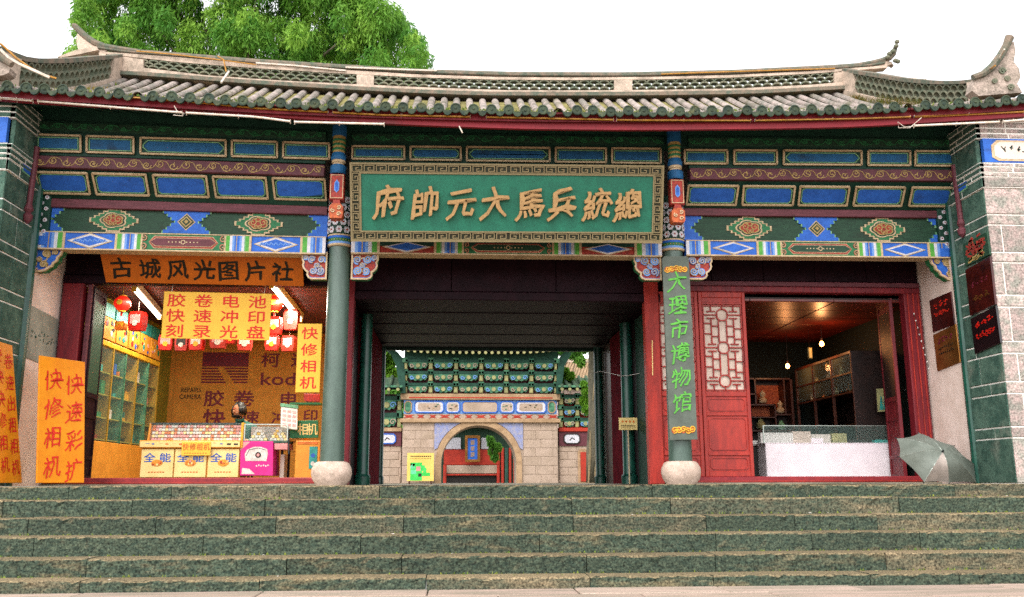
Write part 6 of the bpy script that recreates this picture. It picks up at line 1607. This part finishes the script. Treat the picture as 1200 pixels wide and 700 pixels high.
# wall with the arch
arc_c = (gx(561), gz(543)); ra = (gx(605)-gx(517))/2
zt = gz(490)
def archwall(x0, x1, z1, c, r, th, k, name):
    mb = MB(); n = 24
    arc = [(c[0]+r*math.cos(math.pi*i/n), c[1]+r*math.sin(math.pi*i/n)) for i in range(n+1)]
    for s in (1, -1):
        half = [p for p in arc if (p[0]-c[0])*s >= -1e-6]; half = half if s > 0 else half[::-1]
        pts = [(c[0]+s*r, 0)]+half+[(c[0], z1), (x1 if s > 0 else x0, z1), (x1 if s > 0 else x0, 0)]
        mb.prism(fG, pts, -th, 0, k)
    return mb.build(name, gate)
archwall(xl, xr, zt, arc_c, ra, 1.3, 'gate_stone', 'wall')
# stone courses as separate facing blocks beside the arch
rs = random.Random(31)
for xa, xb in ((xl+.02, arc_c[0]-ra-.25), (arc_c[0]+ra+.25, xr-.02)):
    z = 0; j = 0
    while z < zt-.1:
        h = .30; x = xa-(.2 if j % 2 else 0)
        while x < xb-.05:
            w_ = .62; a, b = max(xa, x), min(xb, x+w_)
            if b-a > .05: mb = MB(); mb.bbox(fG, a+.006, b-.006, z+.006, min(z+h, zt)-.006, -.02, .012+rs.uniform(0, .008), 'gate_stone', .006); mb.build('stone_block', gate)
            x += w_
        z += h; j += 1
mb = MB(); arc = [(arc_c[0]+(ra+.10)*math.cos(math.pi*i/24), arc_c[1]+(ra+.10)*math.sin(math.pi*i/24)) for i in range(25)]
mb.ribbon(fG, [(arc_c[0]+ra+.1, 0)]+arc+[(arc_c[0]-ra-.1, 0)], .2, 0, .06, 'gate_trim'); mb.build('arch_ring', gate)
for s in (-1, 1):
    pts = [(arc_c[0]+s*(ra+.24), zt-.03), (arc_c[0]+s*(ra+.24), arc_c[1]+ra*.35)]+[(arc_c[0]+s*(ra+.22)*math.cos(a), arc_c[1]+(ra+.22)*math.sin(a)) for a in np.linspace(.35, 1.25, 8)]+[(arc_c[0]+s*.45, zt-.03)]
    mb = MB(); mb.prism(fG, pts, 0, .03, 'spandrel_blue'); mb.build('spandrel', gate)
def gband(y0, y1, k, out, x0=468, x1=657, name='moulding'):
    mb = MB(); mb.bbox(fG, gx(x0), gx(x1), gz(y1), gz(y0), -1.3, out, k, .01); return mb.build(name, gate)
gband(491, 495.5, 'gate_trim', .12); gband(485.5, 491.3, 'gate_stone', .05, 472, 653)
mb = MB()
for i in range(13):
    x = 478+i*14.2; w_ = 4.5 if i % 3 else 6.5
    mb.prism(fG, [(gx(x-w_), gz(490.5)), (gx(x-w_*.4), gz(488.5)), (gx(x-w_), gz(486.3)), (gx(x), gz(487)), (gx(x+w_), gz(486.3)), (gx(x+w_*.4), gz(488.5)), (gx(x+w_), gz(490.5)), (gx(x), gz(489.7))], .05, .062, 'gate_red')
mb.build('painted_red_motif', gate, kind='stuff')
gband(469, 485.5, 'blue_light', .04, 472, 653)
segs = [(473, 481, 'gate_green'), (485, 519, 'white_paint'), (522, 538, 'white_paint'), (541, 583, 'gate_stone'), (586, 602, 'white_paint'), (605, 640, 'white_paint'), (643, 651, 'gate_green')]
for a, b, k in segs:
    x0, x1, z0, z1 = gx(a), gx(b), gz(483.8), gz(471); c = .07
    pts = [(x0+c, z0), (x1-c, z0), (x1, z0+c), (x1, z1-c), (x1-c, z1), (x0+c, z1), (x0, z1-c), (x0, z0+c)]
    mb = MB(); mb.prism(fG, pts, .04, .07, k); mb.ribbon(fG, pts, .035, .04, .085, 'blue' if k != 'gate_green' else 'gate_trim', closed=True)
    if k == 'white_paint':
        mb.prism(fG, [(lerp((x0+x1)/2, p[0], .78), lerp((z0+z1)/2, p[1], .68)) for p in pts], .05, .078, 'gate_stone')
        for q in range(6): cx_ = lerp(x0, x1, rs.uniform(.2, .8)); cz_ = rs.uniform(z0+.12, z1-.12); mb.ribbon(fG, [(cx_-.03, cz_), (cx_+.04, cz_+rs.uniform(-.03, .03))], .03, .07, .085, rs.choice(['gate_trim', 'gate_green', 'goods_dark']))
    mb.build('painted_panel', gate)
gband(462, 469, 'gate_trim', .14); gband(466, 467.5, 'gate_red', .15, 478, 648, 'red_line')
# brackets: tiers of carved green clouds between posts
def brackets(x0, x1, n, y0, y1, tiers, Yf=YG, parent=gate, red='maroon_beam'):
    f = Fr((0, Yf, 0)); X0, X1 = at(x0, 500, Yf).x, at(x1, 500, Yf).x; zz = lambda y: at((x0+x1)/2, y, Yf).z
    zb, ztp = zz(y1), zz(y0); w_ = (X1-X0)/n; th = (ztp-zb)/tiers
    mb = MB(); mb.box(f, X0, X1, zb, ztp, -.5, -.02, red); mb.build('bracket_backing', parent)
    for i in range(n+1):
        x = X0+i*w_
        for j in range(tiers):
            z = zb+j*th; o_ = .06+.10*j; mb = MB()
            mb.bbox(f, x-.07, x+.07, z, z+th*.55, -.1, o_+.04, 'gate_yellow', .02); mb.bbox(f, x-.10, x+.10, z+th*.55, z+th, -.1, o_+.10, 'gate_green', .02); mb.build('bracket_block', parent)
    for i in range(n):
        for j in range(tiers):
            z = zb+j*th; xa = X0+i*w_+.12; xb = X0+(i+1)*w_-.12; o_ = .04+.10*j; m_ = (xa+xb)/2; h = th*.62; q = (xb-xa)/2
            pts = [(m_-q, z+h*.95), (m_-q*1.02, z+h*.5), (m_-q*.8, z+h*.1), (m_-q*.55, z+h*.2), (m_-q*.3, z), (m_, z+h*.12), (m_+q*.3, z), (m_+q*.55, z+h*.2), (m_+q*.8, z+h*.1), (m_+q*1.02, z+h*.5), (m_+q, z+h*.95)]
            mb = MB(); mb.prism(f, pts, o_, o_+.10, 'gate_green'); mb.bbox(f, X0+i*w_, X0+(i+1)*w_, z+h*.95, z+th*.86, o_-.1, o_+.12, 'gate_green_dark', .01)
            mb.prism(f, circ(m_, z+h*.5, h*.3, 8), o_+.1, o_+.14, 'gate_yellow')
            for s in (-1, 1): mb.ribbon(f, spiral(m_+s*q*.66, z+h*.5, h*.33, 1.2, 0, s, 10), .028, o_+.1, o_+.13, 'blue_light' if (i+j) % 2 else 'gate_stone')
            mb.build('bracket_arm', parent)
mb = MB(); mb.box(Fr((0, YG-.3, 0)), gx(472), gx(654), gz(423), gz(398), -.8, 0, 'gate_green_dark'); mb.build('soffit_board', gate)
brackets(474, 652, 6, 421, 461, 3)
# roof of the gate: flaring eaves with tile ends
def gateroof(x0, x1, ye, yend, Yf, n, parent, depth=2.0, rise=1.0, ylift=7):
    X0, X1 = at(x0, 420, Yf).x, at(x1, 420, Yf).x; z0 = at((x0+x1)/2, ye, Yf).z; pm = (z0-.03)/(566-ye)
    N = 30; M_ = 8; P = []; F = []
    def ez(u): return z0+pm*ylift*(abs(2*u-1)**4)
    for i in range(N+1):
        u = i/N
        for j in range(M_+1):
            v = j/M_; P.append((lerp(X0, X1, u)*(1)+(.0), Yf-.75+(depth)*v, ez(u)+rise*(v-.25*math.sin(math.pi*v))*1.0))
    for i in range(N):
        for j in range(M_): F.append((i*(M_+1)+j, (i+1)*(M_+1)+j, (i+1)*(M_+1)+j+1, i*(M_+1)+j+1))
    mb = MB(); mb.add(P, F, 'gate_tile'); mb.build('roof', parent)
    mb = MB(); mb.add([(p[0], p[1], p[2]-.10) for p in P], F, 'gate_green_dark'); mb.build('roof_underside', parent)
    for i in range(n):
        u = (i+.5)/n; x = lerp(X0, X1, u); mb = MB(); e = ez(u)
        pts = [V((x, Yf-.78+depth*v, e+rise*(v-.25*math.sin(math.pi*v))+.04)) for v in np.linspace(0, 1, 7)]
        mb.tube(pts, .06, 6, 'gate_tile'); mb.build('tile_row', parent)
        mb = MB(); mb.tube([V((x, Yf-.80, e-.09)), V((x, Yf-.15, e-.02))], .055, 8, 'gate_yellow'); mb.build('rafter_end', parent)
    mb = MB(); mb.add([q for i in range(N+1) for q in ((lerp(X0, X1, i/N), Yf-.76, ez(i/N)-.02), (lerp(X0, X1, i/N), Yf-.76, ez(i/N)+.05))], [(2*i, 2*i+2, 2*i+3, 2*i+1) for i in range(N)], 'gate_green'); mb.build('eave_edge', parent)
gateroof(446, 667, 414, 0, YG, 30, gate, 2.6, 1.6, 9)
mb = MB()
mb.prism(fG, [(gx(445), gz(407)), (gx(463), gz(414)), (gx(472), gz(424)), (gx(474), gz(462)), (gx(468), gz(462)), (gx(462), gz(430)), (gx(455), gz(416))], -.3, .3, 'gate_green_dark'); mb.build('corner_bracket', gate)
mb = MB(); mb.prism(fG, [(gx(680), gz(407)), (gx(661), gz(414)), (gx(653), gz(424)), (gx(652), gz(462)), (gx(657), gz(462)), (gx(662), gz(430)), (gx(670), gz(416))], -.3, .3, 'gate_green_dark'); mb.build('corner_bracket', gate)
# lower wings
def wing(x0, x1, s, label):
    t = thing('gate_wing', label, 'gate wing', (at((x0+x1)/2, 560, YG+.3).x, YG+.3, 0)); Yw = YG+.3; f = Fr((0, Yw, 0))
    X = lambda x: at(x, 540, Yw).x; Z = lambda y: at((x0+x1)/2, y, Yw).z
    mb = MB(); mb.box(f, X(x0), X(x1), 0, Z(505), -.9, 0, 'gate_stone'); mb.build('wall', t)
    z = 0; j = 0
    while z < Z(523)-.1:
        x = X(x0)+.02-(.3 if j % 2 else 0)
        while x < X(x1)-.05:
            a, b = max(X(x0)+.02, x), min(X(x1)-.02, x+.6)
            if b-a > .06: mb = MB(); mb.bbox(f, a+.006, b-.006, z+.008, z+.262, 0, .015+rs.uniform(0, .01), 'gate_stone', .006); mb.build('stone_block', t)
            x += .6
        z += .27; j += 1
    mb = MB(); mb.bbox(f, X(x0), X(x1), Z(523), Z(506), -.9, .06, 'maroon_beam', .01); mb.build('panel_band', t)
    mb = MB(); mb.bbox(f, X(x0), X(x1), Z(506), Z(501.5), -.9, .12, 'gate_red' if s > 0 else 'gate_trim', .01); mb.build('moulding', t)
    n = max(1, int((x1-x0)/36+.5))
    for i in range(n):
        a = lerp(x0, x1, (i+.2)/n); b = lerp(x0, x1, (i+.8)/n); mb = MB(); x_, y_ = X(a), X(b); z0, z1 = Z(520), Z(509); c = .08
        pts = [(x_+c, z0), (y_-c, z0), (y_, z0+c), (y_, z1-c), (y_-c, z1), (x_+c, z1), (x_, z1-c), (x_, z0+c)]
        mb.prism(f, pts, .06, .09, 'white_paint'); mb.ribbon(f, pts, .04, .06, .1, 'blue' if s < 0 else 'goods_dark', closed=True); mb.ribbon(f, [((x_+y_)/2-.08, z0+.1), ((x_+y_)/2, z0+.2), ((x_+y_)/2+.1, z0+.14)], .03, .09, .1, 'goods_dark'); mb.build('painted_panel', t)
    brackets(x0+2, x1-2, max(1, round((x1-x0)/24)), 462, 501, 2 if s < 0 else 3, Yw, t, 'gate_red' if s > 0 else 'maroon_beam')
    gateroof(x0-4, x1+4, 456, 0, Yw, max(4, int((x1-x0)/7)), t, 1.6, .5, 0)
    return t, f, X, Z
wing(436, 470, -1, 'lower green wing of the inner gate at its left side')
t, f, X, Z = wing(655, 716, 1, 'lower wing of the inner gate with a red door at its right side')
mb = MB(); mb.prism(f, [(X(677), 0), (X(677), Z(530)), (X(680), Z(526)), (X(712), Z(526)), (X(716), Z(530)), (X(716), 0)], .02, .05, 'gate_trim'); mb.build('door_surround', t)
for a, b in ((680, 696), (697, 713)): mb = MB(); mb.bbox(f, X(a), X(b), .05, Z(530), .03, .08, 'gate_red', .01); mb.build('red_door', t)
# map board
t, f, W, H = sign('map_board', 'yellow board with a green site map before the left side of the inner gate', 'map board', (at(477, 531, YG-.6), at(509, 531, YG-.6), at(508, 564, YG-.6), at(477, 564, YG-.6)), 'map_board', .04)
mb = MB()
for a0, a1, b0, b1, k in ((.12, .56, .02, .66, 'map_green'), (.12, .3, .44, .62, 'map_teal'), (.14, .34, .25, .40, 'map_teal'), (.40, .66, .36, .56, 'map_green'), (.56, .86, .18, .30, 'map_green'), (.60, .72, .3, .48, 'map_green')): mb.box(f, W*a0, W*a1, H*b0, H*b1, 0, .004+.002*a0, k)
mb.box(f, W*.34, W*.5, H*.36, H*.52, 0, .008, 'goods_pink'); mb.box(f, W*.42, W*.54, H*.16, H*.27, 0, .009, 'goods_dark')
mb.build('map_print', t)
mb = MB()
for i in range(11): mb.box(f, W*(.12+i*.072), W*(.12+i*.072)+.045, H*.86, H*.90, 0, .004, 'goods_dark')
for i in range(14): mb.box(f, W*(.12+i*.056), W*(.12+i*.056)+.025, H*.79, H*.81, 0, .004, 'goods_dark')
mb.build('map_title', t, kind='stuff')
mb = MB(); mb.box(f, .05, .12, -.3, 0, -.05, -.01, 'shelf_wood'); mb.box(f, W-.12, W-.05, -.3, 0, -.05, -.01, 'shelf_wood'); mb.build('posts', t, kind='stuff')
# ---- hall seen through the arch
YH = 38.0; fH = Fr((0, YH, 0)); hx_ = lambda x: at(x, 540, YH).x; hz_ = lambda y: at(560, y, YH).z
t = thing('far_hall', 'red fronted hall with a dark doorway seen through the inner arch', 'hall', (hx_(560), YH, 0))
mb = MB(); mb.box(fH, hx_(480), hx_(645), 0, hz_(470), -4, -.3, 'green_board'); mb.build('wall', t)
mb = MB(); mb.bbox(fH, hx_(520), hx_(586), hz_(545), hz_(527), -.3, 0, 'gate_red', .02); mb.build('red_panel', t)
mb = MB(); mb.bbox(fH, hx_(520), hx_(586), hz_(555), hz_(545.5), -.3, .03, 'gate_stone', .02); mb.build('beam', t)
for a, b in ((522, 540), (564, 573)): mb = MB(); mb.bbox(fH, hx_(a), hx_(b), hz_(526.5), hz_(513), -.3, -.1, 'white_paint', .02); mb.build('paper_window', t)
mb = MB(); mb.box(fH, hx_(524), hx_(582), 0, hz_(557), -.5, -.25, 'goods_dark'); mb.build('doorway', t)
for a, b, k in ((519.5, 523.5, 'gate_red'), (582, 585.5, 'gate_red'), (587, 590.5, 'gate_red'), (591.5, 595, 'green_post'), (596, 599, 'gate_red'), (601, 605, 'gate_red')):
    mb = MB(); mb.tube([V((hx_((a+b)/2), YH-.2, 0)), V((hx_((a+b)/2), YH-.2, hz_(525 if a > 586 else 545)))], (hx_(b)-hx_(a))/2, 10, k); mb.build('pillar', t)
mb = MB(); mb.bbox(fH, hx_(522), hx_(584), hz_(557.5), hz_(555.5), -.2, .02, 'gate_red', .02); mb.build('door_head', t)
mb = MB(); rs2 = 0
P = [(hx_(470), YH-1, hz_(500)), (hx_(655), YH-1, hz_(500)), (hx_(655), YH+3, hz_(478)), (hx_(470), YH+3, hz_(478))]; mb.add(P, [(0, 1, 2, 3)], 'gate_tile'); mb.build('roof', t)
t, f, W, H = sign('hanging_plaque', 'upright blue plaque in a bronze frame hanging on the far hall', 'plaque', (at(546.5, 512, YH-.5), at(561, 512, YH-.5), at(561, 540, YH-.5), at(546.5, 540, YH-.5)), 'blue', .1)
mb = MB(); mb.ribbon(f, [(0, 0), (W, 0), (W, H), (0, H)], .14, -.05, .08, 'brass', closed=True); mb.build('frame', t)
mb = MB()
for v_ in (.75, .5, .25):
    for q in range(4): mb.ribbon(f, [(W*.35, H*v_+(.06*q-.09)), (W*.65, H*v_+(.06*q-.07))], .035, 0, .02, 'gold_char')
mb.build('gold_writing', t, kind='stuff')
# tan tiled roof behind the right wing
t = thing('side_building', 'building with a tan tiled roof behind the right wing of the inner gate', 'building', (at(690, 560, 27).x, 27, 0))
P = [at(640, 448, 26), at(735, 448, 26), at(735, 426, 29), at(652, 426, 29)]
f_, W_, H_ = unitframe(P[3], P[2], P[1], P[0]); mb = MB(); mb.add(P+[p-V((0, 0, .15)) for p in P], [(0, 1, 2, 3), (7, 6, 5, 4), (0, 4, 5, 1)], 'far_roof'); mb.build('roof', t)
n_ = 26
for i in range(n_):
    a, b = P[0].lerp(P[1], (i+.5)/n_), P[3].lerp(P[2], (i+.5)/n_); mb = MB(); mb.tube([a+V((0, 0, .03)), b+V((0, 0, .03))], .045, 5, 'far_roof'); mb.build('tile_row', t)
mb = MB(); mb.tube([P[3]+V((0, 0, .1)), P[2]+V((0, 0, .1))], .14, 6, 'ridge_white'); mb.build('ridge', t)
mb = MB(); q = P[0].z; mb.box(Fr((0, 26.6, 0)), P[0].x, P[1].x, 0, q, -3, 0, 'plaster'); mb.build('wall', t)

# ------------------------------------------------------------------ trees
def leaf_cloud(name, centres, n, size, k, parent, seed, droop=.6, elong=2.6):
    """many small leaf faces spread in clumps; centres: (x, y, z, rx, ry, rz)"""
    rs = np.random.RandomState(seed); C = np.array(centres); wts = (C[:, 3]*C[:, 4]*C[:, 5])**(2/3); wts /= wts.sum()
    idx = rs.choice(len(C), n, p=wts); d = rs.normal(size=(n, 3)); d /= np.linalg.norm(d, axis=1)[:, None]; r = rs.uniform(.35, 1.0, (n, 1))**.45
    r *= 1+rs.normal(0, .13, (n, 1))
    pos = C[idx, :3]+d*r*C[idx, 3:6]
    ax = d*.6+rs.normal(size=(n, 3))*.5; ax[:, 2] -= droop; ax /= np.linalg.norm(ax, axis=1)[:, None]
    sd_ = np.cross(ax, rs.normal(size=(n, 3))); sd_ /= np.linalg.norm(sd_, axis=1)[:, None]
    s = size*rs.uniform(.6, 1.3, (n, 1)); a = ax*s*elong/2; b = sd_*s/2
    P = np.stack([pos-a, pos+b, pos+a, pos-b], 1).reshape(-1, 3)
    me = bpy.data.meshes.new(name); me.vertices.add(len(P)); me.vertices.foreach_set('co', P.ravel()); me.loops.add(4*n); me.loops.foreach_set('vertex_index', np.arange(4*n)); me.polygons.add(n); me.polygons.foreach_set('loop_start', np.arange(0, 4*n, 4)); me.polygons.foreach_set('loop_total', np.full(n, 4))
    me.materials.append(MATS[k]); me.update(); me.validate()
    o = link(name, me, parent); return o
YT = 22.0
t = thing('broad_tree', 'large bright green tree with a broad drooping crown behind the roof', 'tree', (at(270, 100, YT).x, YT, 0))
ct_ = at(275, 40, YT); tx = ct_.x
mb = MB(); mb.tube([V((tx, YT, 0)), V((tx+.2, YT+.1, 5)), V((tx-.1, YT, 10)), V((tx+.1, YT, 15))], [.55, .45, .38, .22], 12, 'bark'); mb.build('trunk', t)
rs = np.random.RandomState(12); cl = []
prof = [(78, 52), (83, 20), (100, -5), (150, -40), (250, -70), (350, -50), (420, -12), (445, 8), (470, 25), (490, 45), (506, 74)]
def upper(px): return yline(prof, px)
mb = MB()
for i in range(430):
    px = rs.uniform(84, 500) if i < 350 else rs.uniform(150, 420); yt = upper(px); py = rs.uniform(yt+6, 105); YY = YT+rs.uniform(-3.2, 1.5)
    if rs.random() < .3: py = yt+rs.uniform(4, 14)
    c = at(px, py, YY); e = rs.uniform(.25, .6)
    if px < 100 or px > 470: e *= .6
    cl.append((c.x, c.y, c.z, e*1.1, e, e*rs.uniform(1.1, 2.0)))
    if i % 11 == 0: s_ = V((tx+rs.uniform(-.3, .3), YT, min(14, c.z-2))); m_ = s_.lerp(c, .55)+V((0, 0, -.3)); mb.tube([s_, m_, c], [.10, .05, .02], 5, 'bark')
mb.build('limbs', t, kind='stuff')
cl = np.array(cl); kk = rs.permutation(len(cl))
leaf_cloud('crown', cl[kk[:240]], 95000, .055, 'leaf_a', t, 1, 1.1, 4.2)
leaf_cloud('crown', cl[kk[240:]], 70000, .055, 'leaf_b', t, 2, 1.1, 4.2)
# courtyard tree with a two-toned trunk
Yc = 12.5; t = thing('courtyard_tree', 'courtyard tree with a peeling two toned trunk right of the inner gate', 'tree', (at(694, 560, Yc).x, Yc, 0))
base, top_ = at(694.5, 566, Yc), at(696, 395, Yc)
mb = MB(); pts = [base.lerp(top_, q) for q in (0, .2, .45, .7, 1)]+[top_+V((.1, 0, 2.5))]; pts[1] += V((-.02, 0, 0)); pts[2] += V((.03, 0, 0))
mb.tube(pts, [.175, .16, .155, .15, .14, .1], 14, 'bark'); mb.build('trunk', t, smooth=True)
mb = MB()
for x, y0, y1, w_ in ((700, 428, 560, .045), (692, 505, 566, .04), (699, 535, 566, .05), (697, 440, 470, .03)):
    a, b = at(x, y0, Yc-.15), at(x-2, y1, Yc-.17); a.y = b.y = Yc-.13; mb.tube([a, a.lerp(b, .5)+V((.01, -.02, 0)), b], [w_*.4, w_, w_*.6], 8, 'bark_pale')
mb.build('peeling_bark', t, kind='stuff')
leaf_cloud('crown', [(top_.x-.5, Yc, top_.z+1.6, 1.6, 1.2, 1.0), (top_.x+1, Yc+.6, top_.z+1.9, 1.5, 1.3, 1)], 9000, .09, 'leaf_b', t, 5)
tw = [at(x, y, Yc+rr.uniform(-.4, .4)) for x, y in ((676, 412), (681, 424), (684, 408), (671, 405), (706, 410), (690, 405))]
leaf_cloud('hanging_twigs', [(p.x, p.y, p.z, .12, .12, .16) for p in tw], 1300, .05, 'leaf_b', t, 6)
def bush(label, spots, Y, n, k, size, seed, cat='shrub', name='shrub'):
    c0 = at(*spots[0][:2], Y); t = thing(name, label, cat, (c0.x, Y, 0)); mb = MB()
    cs = []
    for x, y, r in spots:
        p = at(x, y, Y+rr.uniform(-.3, .3)); m_ = r*(Y+11.5)/1050; cs.append((p.x, p.y, p.z, m_, m_, m_)); lo = V((c0.x, Y, 0)) if spots[0][2] > 7.5 else V((c0.x, Y, c0.z-.25)); mb.tube([lo, p], [.05 if lo.z == 0 else .012, .012], 5, 'bark')
    mb.build('stems', t, kind='stuff'); leaf_cloud('foliage', cs, n, size, k, t, seed)
bush('bright green tree foliage left of the inner gate roof', [(452, 412, 9), (450, 425, 10), (456, 436, 8), (448, 440, 7), (459, 422, 6)], 23, 4200, 'leaf_bright', .10, 7, 'tree', 'young_tree')
bush('bright green plant hanging between the inner gate and the tree trunk', [(686, 458, 4), (685, 470, 5), (687, 480, 4), (684, 450, 3)], 18.5, 1300, 'leaf_bright', .07, 8)
bush('yellow green plant growing on the right wing roof of the inner gate', [(662, 436, 5), (668, 441, 5), (658, 449, 5), (672, 450, 4)], 20.8, 1500, 'leaf_bright', .07, 9)
bush('dark green tree behind the right end of the inner gate roof', [(650, 408, 9), (664, 412, 8), (640, 404, 8), (675, 416, 6), (700, 415, 8)], 24, 3600, 'leaf_b', .1, 10, 'tree', 'young_tree')
bush('small leafy plant seen through the inner arch', [(576, 520, 4), (578, 528, 5), (580, 536, 4), (574, 515, 3), (583, 524, 4)], 30, 1600, 'leaf_b', .1, 11)
bush('light green weeds on the inner gate roof', [(517, 409, 4), (508, 411, 3)], 19.6, 600, 'leaf_bright', .07, 12, 'weed', 'roof_weed')
mb = MB(); p = at(500, 408, 19.5); mb.lathe(p-V((0, 0, .12)), [(.05, 0), (.09, .06), (.09, .18), (.05, .24)], 10, 'gate_trim'); tag(mb.build('roof_finial'), 'pale orange finial on the inner gate roof near its left end', 'finial')
# far greenery beyond the courtyard, one mass
rs = np.random.RandomState(4); cs = []
for i in range(230): cs.append((rs.uniform(-42, 44), rs.uniform(44, 54), rs.uniform(1, 6), 1.6, 1.4, 1.5))
o = leaf_cloud('distant_trees', cs, 60000, .28, 'leaf_b', None, 13); tag(o, 'mass of distant green trees beyond the courtyard', 'trees'); o['kind'] = 'stuff'
bpy.data.objects.remove(_to)
